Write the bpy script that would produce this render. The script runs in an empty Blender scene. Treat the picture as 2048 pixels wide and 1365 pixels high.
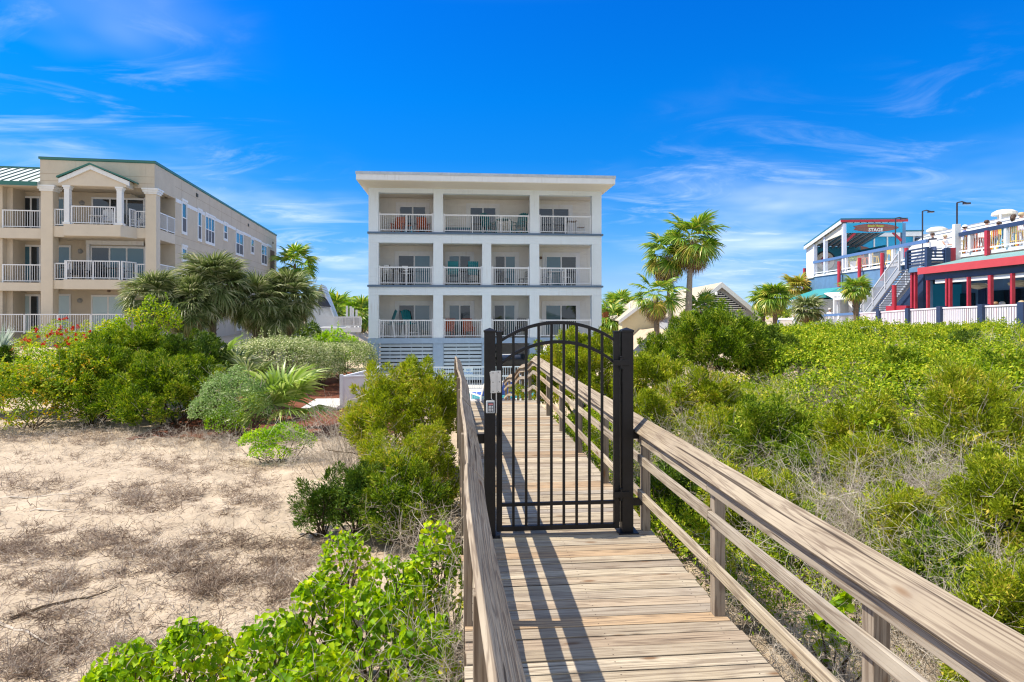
import bpy, math, random
import numpy as np
from mathutils import Matrix, Vector, noise as mnoise
R = math.radians
PI = math.pi
random.seed(7)
scene = bpy.context.scene
COL = scene.collection

# ------------------------------------------------------------------ camera model
TH, FPX, CX, HY, H = R(4.88), 1252.0, 1024.0, 623.0, 2.4
ST, CT = math.sin(TH), math.cos(TH)

def P(u, v, d):
    """world point that lies d metres in front of the camera on the sight line through photo pixel u, v"""
    a = (u - CX) / FPX
    return Vector((d * (ST + a * CT), d * (CT - a * ST), H + (HY - v) / FPX * d))

def X_at(u, Y):
    return Y * math.tan(TH + math.atan((u - CX) / FPX))

def Z_at(u, v, Y):
    a = (u - CX) / FPX
    return H + (HY - v) / FPX * Y / (CT - a * ST)

class Frame:
    """a rotated plan frame for a building: local x along its front, local y into it"""
    def __init__(s, x, y, deg):
        s.q = Vector((x, y)); c, n = math.cos(R(deg)), math.sin(R(deg)); s.deg = deg
        s.ex = Vector((c, n)); s.ey = Vector((-n, c))
    def hit(s, u, p, e):
        a = (u - CX) / FPX
        D = Vector((ST + a * CT, CT - a * ST))
        den = D.x * e.y - D.y * e.x
        k = (p.y * D.x - p.x * D.y) / -den
        w = p + e * k
        return k, w.x * ST + w.y * CT
    def x(s, u, yl=0.0):
        return s.hit(u, s.q + s.ey * yl, s.ex)[0]
    def y(s, u, xl=0.0):
        return s.hit(u, s.q + s.ex * xl, s.ey)[0]
    def z(s, u, v, yl=0.0):
        return H + (HY - v) / FPX * s.hit(u, s.q + s.ey * yl, s.ex)[1]
    def zs(s, u, v, xl=0.0):
        return H + (HY - v) / FPX * s.hit(u, s.q + s.ex * xl, s.ey)[1]
    def w(s, x, y, z=0.0):
        p = s.q + s.ex * x + s.ey * y
        return Vector((p.x, p.y, z))
    def m(s):
        return Matrix.Translation((s.q.x, s.q.y, 0)) @ Matrix.Rotation(R(s.deg), 4, 'Z')

def smooth(t):
    t = max(0.0, min(1.0, t)); return t * t * (3 - 2 * t)

def ground_z(x, y):
    zl = -1.1 - 0.18 * smooth((y - 12) / 8)
    if x > 2.3:
        s = smooth((x - 2.3) / 4.5)
        yy = min(max(y - 5.5, 0), 22)
        zr = -0.95 + yy * 0.085
        zl = zl + (zr - zl) * s * (1 - 0.9 * smooth((y - 34) / 6) * smooth((16 - x) / 3))
    if x < -8:
        zl = zl + smooth((y - 24) / 12) * smooth((-x - 8) / 6) * 1.7
    amp = 0.10 if y < 45 else 0.3
    zl += amp * mnoise.noise(Vector((x * 0.32, y * 0.32, 1.3))) + 0.03 * mnoise.noise(Vector((x * 1.1, y * 1.1, 4.3)))
    # open sand swells a little on the left of the walk
    zl += 0.14 * math.exp(-((x + 5) / 3.0) ** 2 - ((y - 11) / 2.2) ** 2) - 0.05 * math.exp(-((x + 4) / 2) ** 2 - ((y - 7.5) / 1.6) ** 2)
    if y > 60:
        zl = min(zl, 0.4)
    return zl

# ------------------------------------------------------------------ object helpers
def tag(o, label=None, cat=None, group=None, kind=None):
    if label: o['label'] = label
    if cat: o['category'] = cat
    if group: o['group'] = group
    if kind: o['kind'] = kind
    return o

def thing(name, label, cat, loc=(0, 0, 0), rot=0.0, group=None):
    o = bpy.data.objects.new(name, None)
    o.empty_display_size = 0.3
    COL.objects.link(o)
    o.location = loc
    o.rotation_euler = (0, 0, rot)
    return tag(o, label, cat, group)

def copy_tree(o, loc=None, rot=None, parent=None, scale=None):
    c = o.copy(); COL.objects.link(c)
    if parent is not None: c.parent = parent
    if loc is not None: c.location = loc
    if rot is not None: c.rotation_euler = (0, 0, rot)
    if scale is not None: c.scale = scale if hasattr(scale, '__len__') else (scale,) * 3
    for ch in list(o.children):
        copy_tree(ch, parent=c)
    return c

def link_mesh(name, me, parent=None, mats=(), loc=None):
    for m in mats: me.materials.append(m)
    o = bpy.data.objects.new(name, me)
    COL.objects.link(o)
    if parent is not None: o.parent = parent
    if loc is not None: o.location = loc
    return o

class MB:
    """collects simple solids, then makes ONE mesh object of them"""
    def __init__(s, M=None):
        s.v = []; s.f = []; s.mi = []; s.M = M; s.cur = 0
    def add(s, vs, fs):
        b = len(s.v)
        for p in vs:
            p = Vector(p)
            s.v.append(s.M @ p if s.M is not None else p)
        for f in fs:
            s.f.append([b + i for i in f]); s.mi.append(s.cur)
        return s
    def box(s, x0, x1, y0, y1, z0, z1):
        if x0 > x1: x0, x1 = x1, x0
        if y0 > y1: y0, y1 = y1, y0
        if z0 > z1: z0, z1 = z1, z0
        return s.add([(x0, y0, z0), (x1, y0, z0), (x1, y1, z0), (x0, y1, z0), (x0, y0, z1), (x1, y0, z1), (x1, y1, z1), (x0, y1, z1)],
                     [(0, 3, 2, 1), (4, 5, 6, 7), (0, 1, 5, 4), (1, 2, 6, 5), (2, 3, 7, 6), (3, 0, 4, 7)])
    def bar(s, a, b, w, h, up=(0, 0, 1)):
        """rectangular bar from a to b, w wide, h high about its axis"""
        a, b = Vector(a), Vector(b); t = (b - a).normalized(); up = Vector(up)
        if abs(t.dot(up)) > 0.98: up = Vector((0, 1, 0))
        x = t.cross(up).normalized(); y = x.cross(t).normalized()
        vs = []
        for p in (a, b):
            for i, j in ((-1, -1), (1, -1), (1, 1), (-1, 1)):
                vs.append(p + x * (w / 2 * i) + y * (h / 2 * j))
        return s.add(vs, [(0, 1, 2, 3), (7, 6, 5, 4), (0, 4, 5, 1), (1, 5, 6, 2), (2, 6, 7, 3), (3, 7, 4, 0)])
    def tube(s, pts, r, n=8, cap=True):
        pts = [Vector(p) for p in pts]
        rs = r if hasattr(r, '__len__') else [r] * len(pts)
        vs = []; fs = []
        for i, p in enumerate(pts):
            t = (pts[min(i + 1, len(pts) - 1)] - pts[max(i - 1, 0)]).normalized()
            up = Vector((0, 0, 1)) if abs(t.z) < 0.95 else Vector((0, 1, 0))
            x = t.cross(up).normalized(); y = x.cross(t)
            for k in range(n):
                an = 2 * PI * k / n
                vs.append(p + (x * math.cos(an) + y * math.sin(an)) * rs[i])
        for i in range(len(pts) - 1):
            for k in range(n):
                fs.append((i * n + k, i * n + (k + 1) % n, (i + 1) * n + (k + 1) % n, (i + 1) * n + k))
        if cap:
            fs.append(tuple(range(n))[::-1]); fs.append(tuple((len(pts) - 1) * n + k for k in range(n)))
        return s.add(vs, fs)
    def lathe(s, c, prof, n=16):
        """prof: list of (radius, z) about the vertical through c"""
        c = Vector(c); vs = []; fs = []
        for r, z in prof:
            for k in range(n):
                an = 2 * PI * k / n
                vs.append(c + Vector((r * math.cos(an), r * math.sin(an), z)))
        for i in range(len(prof) - 1):
            for k in range(n):
                fs.append((i * n + k, i * n + (k + 1) % n, (i + 1) * n + (k + 1) % n, (i + 1) * n + k))
        fs.append(tuple(range(n))[::-1]); fs.append(tuple((len(prof) - 1) * n + k for k in range(n)))
        return s.add(vs, fs)
    def prism(s, poly, off):
        """polygon of 3-D points pushed along off"""
        n = len(poly); off = Vector(off)
        vs = [Vector(p) for p in poly] + [Vector(p) + off for p in poly]
        return s.add(vs, [tuple(range(n))[::-1], tuple(range(n, 2 * n))] + [(i, (i + 1) % n, n + (i + 1) % n, n + i) for i in range(n)])
    def quad(s, a, b, c, d):
        return s.add([a, b, c, d], [(0, 1, 2, 3)])
    def build(s, name, mats, parent=None, smooth_sh=False, bevel=0.0):
        """vertices stay in the coordinates they were given in, minus the parent's place"""
        if not isinstance(mats, (list, tuple)): mats = [mats]
        me = bpy.data.meshes.new(name)
        off = Vector((0, 0, 0))
        vs = s.v
        if parent is not None and s.M is not None or getattr(s, 'world', False):
            inv = parent_world(parent).inverted() if parent is not None else None
            if inv is not None: vs = [inv @ p for p in vs]
        me.from_pydata([tuple(p) for p in vs], [], s.f)
        for m in mats: me.materials.append(m)
        me.polygons.foreach_set('material_index', s.mi)
        if smooth_sh: me.polygons.foreach_set('use_smooth', [True] * len(s.f))
        import bmesh
        bm = bmesh.new(); bm.from_mesh(me); bmesh.ops.recalc_face_normals(bm, faces=bm.faces[:]); bm.to_mesh(me); bm.free()
        o = bpy.data.objects.new(name, me); COL.objects.link(o)
        if parent is not None: o.parent = parent
        if bevel > 0:
            md = o.modifiers.new('bevel', 'BEVEL'); md.width = bevel; md.segments = 2; md.limit_method = 'ANGLE'; md.angle_limit = R(40)
        return o

def parent_world(o):
    m = Matrix.Translation(o.location) @ o.rotation_euler.to_matrix().to_4x4()
    if o.parent is not None: m = parent_world(o.parent) @ m
    return m

def WB(M=None):
    """an MB whose points are world points even under a parent"""
    b = MB(M); b.world = True
    return b

def np_mesh(name, verts, quads=None, tris=None, mat_idx=None):
    me = bpy.data.meshes.new(name)
    verts = np.asarray(verts, dtype=np.float32)
    loops = []; starts = []; tot = []; n = 0
    if quads is not None and len(quads):
        q = np.asarray(quads, dtype=np.int32); loops.append(q.ravel()); starts.append(np.arange(len(q)) * 4); n = len(q) * 4; tot.append(np.full(len(q), 4))
    if tris is not None and len(tris):
        t = np.asarray(tris, dtype=np.int32); loops.append(t.ravel()); starts.append(n + np.arange(len(t)) * 3); tot.append(np.full(len(t), 3))
    L = np.concatenate(loops).astype(np.int32); S = np.concatenate(starts).astype(np.int32)
    me.vertices.add(len(verts)); me.vertices.foreach_set('co', verts.ravel())
    me.loops.add(len(L)); me.loops.foreach_set('vertex_index', L)
    me.polygons.add(len(S)); me.polygons.foreach_set('loop_start', S)
    if mat_idx is not None: me.polygons.foreach_set('material_index', np.asarray(mat_idx, dtype=np.int32))
    me.update(calc_edges=True)
    me.validate()
    return me

# ------------------------------------------------------------------ materials
MATS = {}
def mat(name, col, rough=0.6, metal=0.0, spec=0.4, noise=0.0, nscale=8.0, bump=0.0, bscale=60.0, trans=0.0, col2=None, streak=0.0, scol=(0.36, 0.30, 0.24)):
    """principled paint/stone/metal with some procedural unevenness"""
    if name in MATS: return MATS[name]
    m = bpy.data.materials.new(name); m.use_nodes = True
    nt = m.node_tree; N = nt.nodes; L = nt.links
    b = N['Principled BSDF']
    b.inputs['Roughness'].default_value = rough; b.inputs['Metallic'].default_value = metal
    b.inputs['Specular IOR Level'].default_value = spec
    c = (*col, 1)
    b.inputs['Base Color'].default_value = c
    tc = N.new('ShaderNodeTexCoord')
    if noise > 0 or col2:
        no = N.new('ShaderNodeTexNoise'); no.inputs['Scale'].default_value = nscale; no.inputs['Detail'].default_value = 6; no.inputs['Roughness'].default_value = 0.65
        L.new(tc.outputs['Object'], no.inputs['Vector'])
        mx = N.new('ShaderNodeMix'); mx.data_type = 'RGBA'
        rp = N.new('ShaderNodeMapRange'); rp.inputs[1].default_value = 0.3; rp.inputs[2].default_value = 0.7
        L.new(no.outputs['Fac'], rp.inputs[0]); L.new(rp.outputs[0], mx.inputs[0])
        k = 1 - noise
        c2 = (*col2, 1) if col2 else (col[0] * k, col[1] * k, col[2] * k, 1)
        mx.inputs[6].default_value = c2; mx.inputs[7].default_value = c
        L.new(mx.outputs[2], b.inputs['Base Color'])
        if streak > 0:                      # thin run-down weather stains, gathered in a few places
            mp = N.new('ShaderNodeMapping'); mp.inputs['Scale'].default_value = (9.0, 9.0, 0.55); L.new(tc.outputs['Object'], mp.inputs['Vector'])
            ns = N.new('ShaderNodeTexNoise'); ns.inputs['Scale'].default_value = 1.0; ns.inputs['Detail'].default_value = 4; L.new(mp.outputs[0], ns.inputs['Vector'])
            nb = N.new('ShaderNodeTexNoise'); nb.inputs['Scale'].default_value = 0.55; nb.inputs['Detail'].default_value = 2; L.new(tc.outputs['Object'], nb.inputs['Vector'])
            r1 = N.new('ShaderNodeMapRange'); r1.inputs[1].default_value = 0.54; r1.inputs[2].default_value = 0.75; L.new(ns.outputs['Fac'], r1.inputs[0])
            r2 = N.new('ShaderNodeMapRange'); r2.inputs[1].default_value = 0.48; r2.inputs[2].default_value = 0.68; r2.inputs[4].default_value = streak; L.new(nb.outputs['Fac'], r2.inputs[0])
            mm = N.new('ShaderNodeMath'); mm.operation = 'MULTIPLY'; L.new(r1.outputs[0], mm.inputs[0]); L.new(r2.outputs[0], mm.inputs[1])
            m3 = N.new('ShaderNodeMix'); m3.data_type = 'RGBA'; L.new(mm.outputs[0], m3.inputs[0]); L.new(mx.outputs[2], m3.inputs[6]); m3.inputs[7].default_value = (*scol, 1)
            L.new(m3.outputs[2], b.inputs['Base Color'])
    if bump > 0:
        n2 = N.new('ShaderNodeTexNoise'); n2.inputs['Scale'].default_value = bscale; n2.inputs['Detail'].default_value = 5
        L.new(tc.outputs['Object'], n2.inputs['Vector'])
        bp = N.new('ShaderNodeBump'); bp.inputs['Strength'].default_value = bump; bp.inputs['Distance'].default_value = 0.02
        L.new(n2.outputs['Fac'], bp.inputs['Height']); L.new(bp.outputs['Normal'], b.inputs['Normal'])
    MATS[name] = m
    return m

def leaf_mat(name, cols, trans=0.35, rough=0.6, spec=0.14):
    """foliage: every leaf (mesh island) picks its own colour from a ramp; thin leaves let light through"""
    if name in MATS: return MATS[name]
    m = bpy.data.materials.new(name); m.use_nodes = True
    nt = m.node_tree; N = nt.nodes; L = nt.links
    b = N['Principled BSDF']; out = N['Material Output']
    b.inputs['Roughness'].default_value = rough; b.inputs['Specular IOR Level'].default_value = spec
    g = N.new('ShaderNodeNewGeometry')
    r = N.new('ShaderNodeValToRGB')
    el = r.color_ramp.elements
    el[0].position = cols[0][0]; el[0].color = (*cols[0][1], 1)
    el[1].position = cols[-1][0]; el[1].color = (*cols[-1][1], 1)
    for p, c in cols[1:-1]:
        e = el.new(p); e.color = (*c, 1)
    # clumps: neighbouring leaves share a tendency
    tc = N.new('ShaderNodeTexCoord')
    no = N.new('ShaderNodeTexNoise'); no.inputs['Scale'].default_value = 1.7; no.inputs['Detail'].default_value = 2
    L.new(tc.outputs['Object'], no.inputs['Vector'])
    ma = N.new('ShaderNodeMath'); ma.operation = 'MULTIPLY_ADD'; ma.inputs[1].default_value = 1.5; ma.inputs[2].default_value = -0.75
    L.new(no.outputs['Fac'], ma.inputs[0])
    ad = N.new('ShaderNodeMath'); ad.operation = 'ADD'; ad.use_clamp = True
    L.new(g.outputs['Random Per Island'], ad.inputs[0]); L.new(ma.outputs[0], ad.inputs[1])
    L.new(ad.outputs[0], r.inputs['Fac'])
    L.new(r.outputs['Color'], b.inputs['Base Color'])
    t = N.new('ShaderNodeBsdfTranslucent')
    hs = N.new('ShaderNodeHueSaturation'); hs.inputs['Value'].default_value = 1.5; hs.inputs['Saturation'].default_value = 1.1
    L.new(r.outputs['Color'], hs.inputs['Color']); L.new(hs.outputs['Color'], t.inputs['Color'])
    mx = N.new('ShaderNodeMixShader'); mx.inputs[0].default_value = trans
    L.new(b.outputs[0], mx.inputs[1]); L.new(t.outputs[0], mx.inputs[2]); L.new(mx.outputs[0], out.inputs['Surface'])
    MATS[name] = m
    return m

def wood_mat(name, axis='X', light=(0.475, 0.405, 0.30), mid=(0.315, 0.258, 0.18), dark=(0.12, 0.085, 0.06), knots=True, warm=(0.38, 0.25, 0.14), gain=1.0):
    """weathered timber with grain along axis, its own tone for every board (mesh island)"""
    if name in MATS: return MATS[name]
    m = bpy.data.materials.new(name); m.use_nodes = True
    nt = m.node_tree; N = nt.nodes; L = nt.links
    b = N['Principled BSDF']; b.inputs['Roughness'].default_value = 0.8; b.inputs['Specular IOR Level'].default_value = 0.2
    tc = N.new('ShaderNodeTexCoord'); g = N.new('ShaderNodeNewGeometry')
    # shift the pattern for every board
    vm = N.new('ShaderNodeVectorMath'); vm.operation = 'SCALE'; vm.inputs[0].default_value = (37.0, 53.0, 71.0)
    L.new(g.outputs['Random Per Island'], vm.inputs['Scale'])
    va = N.new('ShaderNodeVectorMath'); va.operation = 'ADD'
    L.new(tc.outputs['Object'], va.inputs[0]); L.new(vm.outputs[0], va.inputs[1])
    def mapped(sc):
        mp = N.new('ShaderNodeMapping')
        s = {'X': (sc[0], sc[1], sc[1]), 'Y': (sc[1], sc[0], sc[1]), 'Z': (sc[1], sc[1], sc[0])}[axis]
        mp.inputs['Scale'].default_value = s
        L.new(va.outputs[0], mp.inputs['Vector']); return mp
    mp = mapped((0.35, 9.0))
    n1 = N.new('ShaderNodeTexNoise'); n1.inputs['Scale'].default_value = 1.0; n1.inputs['Detail'].default_value = 4; n1.inputs['Distortion'].default_value = 0.6
    L.new(mp.outputs[0], n1.inputs['Vector'])
    # rings of grain: noise value folded
    mu = N.new('ShaderNodeMath'); mu.operation = 'MULTIPLY'; mu.inputs[1].default_value = 58.0
    L.new(n1.outputs['Fac'], mu.inputs[0])
    si = N.new('ShaderNodeMath'); si.operation = 'SINE'; L.new(mu.outputs[0], si.inputs[0])
    mr = N.new('ShaderNodeMapRange'); mr.inputs[1].default_value = -1; mr.inputs[2].default_value = 1
    L.new(si.outputs[0], mr.inputs[0])
    pw = N.new('ShaderNodeMath'); pw.operation = 'POWER'; pw.inputs[1].default_value = 2.2
    L.new(mr.outputs[0], pw.inputs[0])
    mp2 = mapped((1.3, 105.0))
    n2 = N.new('ShaderNodeTexNoise'); n2.inputs['Scale'].default_value = 1.0; n2.inputs['Detail'].default_value = 5; n2.inputs['Roughness'].default_value = 0.7
    L.new(mp2.outputs[0], n2.inputs['Vector'])
    mp3 = mapped((0.9, 3.0))
    n3 = N.new('ShaderNodeTexNoise'); n3.inputs['Scale'].default_value = 1.3; n3.inputs['Detail'].default_value = 3
    L.new(mp3.outputs[0], n3.inputs['Vector'])
    def mix(fac, a, c, blend='MIX'):
        x = N.new('ShaderNodeMix'); x.data_type = 'RGBA'; x.blend_type = blend
        for sock, val in ((x.inputs[0], fac), (x.inputs[6], a), (x.inputs[7], c)):
            if isinstance(val, bpy.types.NodeSocket): L.new(val, sock)
            elif isinstance(val, tuple): sock.default_value = (*val, 1)
            else: sock.default_value = val
        return x.outputs[2]
    def rng(sock, a, bb, c=0.0, d=1.0):
        x = N.new('ShaderNodeMapRange'); x.inputs[1].default_value = a; x.inputs[2].default_value = bb; x.inputs[3].default_value = c; x.inputs[4].default_value = d
        L.new(sock, x.inputs[0]); return x.outputs[0]
    g3 = lambda c: tuple(min(1, k * gain) for k in c)
    base = mix(rng(n3.outputs['Fac'], 0.35, 0.68), g3(mid), g3(light))
    # board to board
    wn = N.new('ShaderNodeTexWhiteNoise'); wn.noise_dimensions = '1D'; L.new(g.outputs['Random Per Island'], wn.inputs['W'])
    base = mix(rng(wn.outputs['Value'], 0.45, 1.0, 0.0, 0.6), base, g3(light))
    sv = N.new('ShaderNodeSeparateColor'); L.new(wn.outputs['Color'], sv.inputs[0])
    base = mix(rng(sv.outputs[1], 0.6, 1.0, 0.0, 0.55), base, g3((0.27, 0.25, 0.235)))
    stn = N.new('ShaderNodeTexNoise'); stn.inputs['Scale'].default_value = 4.5; stn.inputs['Detail'].default_value = 5
    L.new(tc.outputs['Object'], stn.inputs['Vector'])
    base = mix(rng(stn.outputs['Fac'], 0.52, 0.75, 0.0, 0.5), base, g3((0.22, 0.18, 0.145)))
    base = mix(rng(g.outputs['Random Per Island'], 0.72, 0.95, 0.0, 0.75), base, g3(warm))
    base = mix(rng(sv.outputs[2], 0.62, 1.0, 0.0, 0.6), base, g3((0.20, 0.155, 0.115)))
    base = mix(rng(pw.outputs[0], 0.25, 1.0, 0.0, 0.62), base, g3(dark))
    base = mix(rng(n2.outputs['Fac'], 0.53, 0.68, 0.0, 0.85), base, g3(dark))
    mpc = mapped((0.5, 34.0))
    nc = N.new('ShaderNodeTexNoise'); nc.inputs['Scale'].default_value = 1.0; nc.inputs['Detail'].default_value = 2; nc.inputs['Distortion'].default_value = 0.3
    L.new(mpc.outputs[0], nc.inputs['Vector'])
    base = mix(rng(nc.outputs['Fac'], 0.655, 0.69, 0.0, 0.9), base, (0.045, 0.032, 0.024))
    hgt = mix(0.5, pw.outputs[0], n2.outputs['Fac'])
    if knots:
        mpk = mapped((1.5, 5.0))
        vo = N.new('ShaderNodeTexVoronoi'); vo.inputs['Scale'].default_value = 1.0; vo.inputs['Randomness'].default_value = 1.0
        L.new(mpk.outputs[0], vo.inputs['Vector'])
        base = mix(rng(vo.outputs['Distance'], 0.05, 0.13, 0.85, 0.0), base, (0.16, 0.08, 0.035))
    L.new(base, b.inputs['Base Color'])
    bp = N.new('ShaderNodeBump'); bp.inputs['Strength'].default_value = 0.5; bp.inputs['Distance'].default_value = 0.004; bp.invert = True
    L.new(hgt, bp.inputs['Height']); L.new(bp.outputs['Normal'], b.inputs['Normal'])
    MATS[name] = m
    return m

def glass_mat(name, col, rough=0.03):
    return mat(name, col, rough=rough, spec=0.9)

W_PAINT = mat('white paint', (0.78, 0.79, 0.80), 0.55, noise=0.08, nscale=3, streak=0.35)
W_RAIL = mat('white railing enamel', (0.75, 0.76, 0.79), 0.4)
W_SIDING = mat('white lap siding', (0.73, 0.80, 0.86), 0.6, noise=0.07, nscale=1.6, streak=0.4)
CREAM = mat('cream lap siding', (0.80, 0.78, 0.73), 0.6, noise=0.1, nscale=1.5, streak=0.3)
SOFFIT = mat('cream soffit paint', (0.80, 0.75, 0.66), 0.6, noise=0.06, nscale=2)
SLATE = mat('slate blue trim', (0.10, 0.16, 0.25), 0.5)
BLUEGREY = mat('blue grey stucco', (0.32, 0.44, 0.60), 0.7, noise=0.12, nscale=3)
BLUESLAT = mat('pale blue slats', (0.44, 0.55, 0.66), 0.6, noise=0.08)
FLASH = mat('galvanised flashing', (0.52, 0.55, 0.58), 0.35, 0.6, noise=0.25, nscale=5)
DARKGLASS = glass_mat('dark window glass', (0.012, 0.02, 0.03))
TEALGLASS = glass_mat('teal window glass', (0.05, 0.14, 0.19))
GREYGLASS = glass_mat('grey blue window glass', (0.10, 0.16, 0.20))
BLINDGLASS = glass_mat('blind behind glass', (0.42, 0.55, 0.58), 0.12)
BLACKM = mat('black powder coat', (0.012, 0.012, 0.014), 0.42, spec=0.3, noise=0.45, nscale=9, bump=0.05, bscale=90)
STUCCO = mat('tan stucco', (0.60, 0.52, 0.41), 0.85, noise=0.13, nscale=1.1, bump=0.3, bscale=40, streak=0.45)
STUCCO_P = mat('pale tan stucco trim', (0.66, 0.58, 0.47), 0.85, noise=0.08, nscale=2)
GREENM = mat('green metal coping', (0.035, 0.16, 0.13), 0.4, spec=0.5)
GREENROOF = mat('pale standing seam roof', (0.60, 0.66, 0.62), 0.45, 0.2)
RED = mat('red painted timber', (0.50, 0.035, 0.06), 0.5, noise=0.3, nscale=2.5)
CORAL = mat('coral red fascia', (0.55, 0.065, 0.075), 0.5, noise=0.1, nscale=2)
NAVY = mat('navy painted timber', (0.03, 0.055, 0.13), 0.5, noise=0.3, nscale=3)
ROYAL = mat('royal blue painted rail', (0.10, 0.20, 0.42), 0.5, noise=0.15)
DBLUE = mat('steel blue wall', (0.13, 0.26, 0.44), 0.7, noise=0.3, nscale=1.2)
TURQ = mat('turquoise wall', (0.02, 0.36, 0.62), 0.6, noise=0.12, nscale=2)
TEALW = mat('deep teal wall', (0.01, 0.20, 0.30), 0.6, noise=0.15)
TEALROOF = mat('teal metal roof', (0.04, 0.30, 0.31), 0.45, noise=0.1)
SEAROOF = mat('pale sea green roofing', (0.20, 0.36, 0.35), 0.6, noise=0.2, nscale=3)
WROOF = mat('white ribbed roof', (0.62, 0.63, 0.62), 0.5, noise=0.1, nscale=1)
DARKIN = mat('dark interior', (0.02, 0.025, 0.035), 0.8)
TANROOF = mat('tan shingle roof', (0.50, 0.43, 0.33), 0.9, noise=0.15, nscale=3, bump=0.3, bscale=25)
YELLOWW = mat('pale yellow wall', (0.66, 0.58, 0.38), 0.8, noise=0.08)
GREYW = mat('grey wall', (0.40, 0.42, 0.45), 0.8, noise=0.1)
ORANGE = mat('burnt orange plastic', (0.45, 0.085, 0.02), 0.45)
TEALP = mat('teal plastic', (0.006, 0.17, 0.20), 0.45)
YELLOWP = mat('yellow plastic', (0.78, 0.50, 0.03), 0.45)
SKYP = mat('sky blue plastic', (0.10, 0.45, 0.60), 0.45)
REDP = mat('orange red plastic', (0.75, 0.16, 0.06), 0.45)
WHITEP = mat('white plastic', (0.80, 0.80, 0.80), 0.4)
BLACKP = mat('black plastic', (0.02, 0.02, 0.022), 0.5)
STEEL = mat('brushed steel', (0.60, 0.62, 0.64), 0.32, 0.7, noise=0.12, nscale=30)
GREYPLASTIC = mat('grey keypad housing', (0.42, 0.45, 0.48), 0.35)
CONCRETE = mat('pale concrete', (0.60, 0.59, 0.56), 0.85, noise=0.15, nscale=2, bump=0.1)
WOODX = wood_mat('weathered deck boards', 'X', gain=1.16)
WOODY = wood_mat('weathered rail boards', 'Y', gain=1.12)
WOODZ = wood_mat('weathered posts', 'Z', light=(0.42, 0.36, 0.29), mid=(0.30, 0.25, 0.19))
BARK = mat('palm bark', (0.22, 0.17, 0.12), 0.95, noise=0.5, nscale=14, bump=0.8, bscale=30)
BARKG = mat('grey palm bark', (0.36, 0.31, 0.27), 0.95, noise=0.35, nscale=10, bump=0.6, bscale=24)
TWIG = leaf_mat('grey dead twigs', [(0.0, (0.31, 0.255, 0.205)), (0.5, (0.50, 0.435, 0.36)), (1.0, (0.68, 0.61, 0.52))], 0.0, 0.9, 0.1)
STEM = leaf_mat('brown stems', [(0.0, (0.07, 0.05, 0.035)), (1.0, (0.16, 0.12, 0.08))], 0.0, 0.9, 0.1)
DRYGRASS = leaf_mat('dry beach grass', [(0.0, (0.15, 0.105, 0.075)), (0.35, (0.29, 0.215, 0.16)), (0.7, (0.44, 0.355, 0.28)), (1.0, (0.60, 0.52, 0.43))], 0.1, 0.9, 0.1)
# ================================================================== vegetation
def nrmz(a):
    return a / np.maximum(np.linalg.norm(a, axis=-1, keepdims=True), 1e-9)

def dome_lobes(w, dp, h, k, rng, base=0.0, tall=0.5):
    """lumpy outline: a low core and k smaller lobes sitting on it (local coordinates, ground at z=base)"""
    lob = [(np.array([0, 0, base + h * 0.36]), np.array([w * 0.36, dp * 0.36, h * 0.44]))]
    for i in range(k):
        an = 2 * PI * (i + rng.random() * 0.8) / k
        el = rng.random() ** 0.8
        rr = 0.34 * (1 - 0.6 * el * el)
        c = np.array([math.cos(an) * w * rr, math.sin(an) * dp * rr, base + h * (0.22 + 0.50 * el)])
        s = rng.uniform(0.13, 0.27)
        lob.append((c, np.array([w * s, dp * s, max(h * rng.uniform(0.2, 0.32), 0.08)])))
    return lob

def lobe_points(lobes, n, rng, lo=0.78, hi=1.06, down=-0.35, zmin=None):
    area = np.array([(l[1][0] * l[1][1] + l[1][0] * l[1][2] + l[1][1] * l[1][2]) for l in lobes]); area /= area.sum()
    pos = []; nor = []; need = n
    C = np.array([l[0] for l in lobes]); Rr = np.array([l[1] for l in lobes])
    while need > 0:
        m = int(need * 1.8) + 64
        li = rng.choice(len(lobes), m, p=area)
        d = nrmz(rng.normal(size=(m, 3)))
        d = d[d[:, 2] > down]; li = li[:len(d)]
        r = rng.uniform(lo, hi, len(d))[:, None]
        p = C[li] + Rr[li] * d * r
        nn = nrmz(d / Rr[li])
        keep = np.ones(len(p), bool)
        for j in range(len(lobes)):
            q = (p - C[j]) / Rr[j]
            keep &= ~(((q * q).sum(1) < 0.55) & (li != j))
        if zmin is not None: keep &= p[:, 2] > zmin
        p = p[keep]; nn = nn[keep]
        pos.append(p); nor.append(nn); need -= len(p)
    return np.concatenate(pos)[:n], np.concatenate(nor)[:n]

def perp(v, rng):
    a = rng.normal(size=v.shape)
    return nrmz(a - (a * v).sum(1, keepdims=True) * v)

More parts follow.
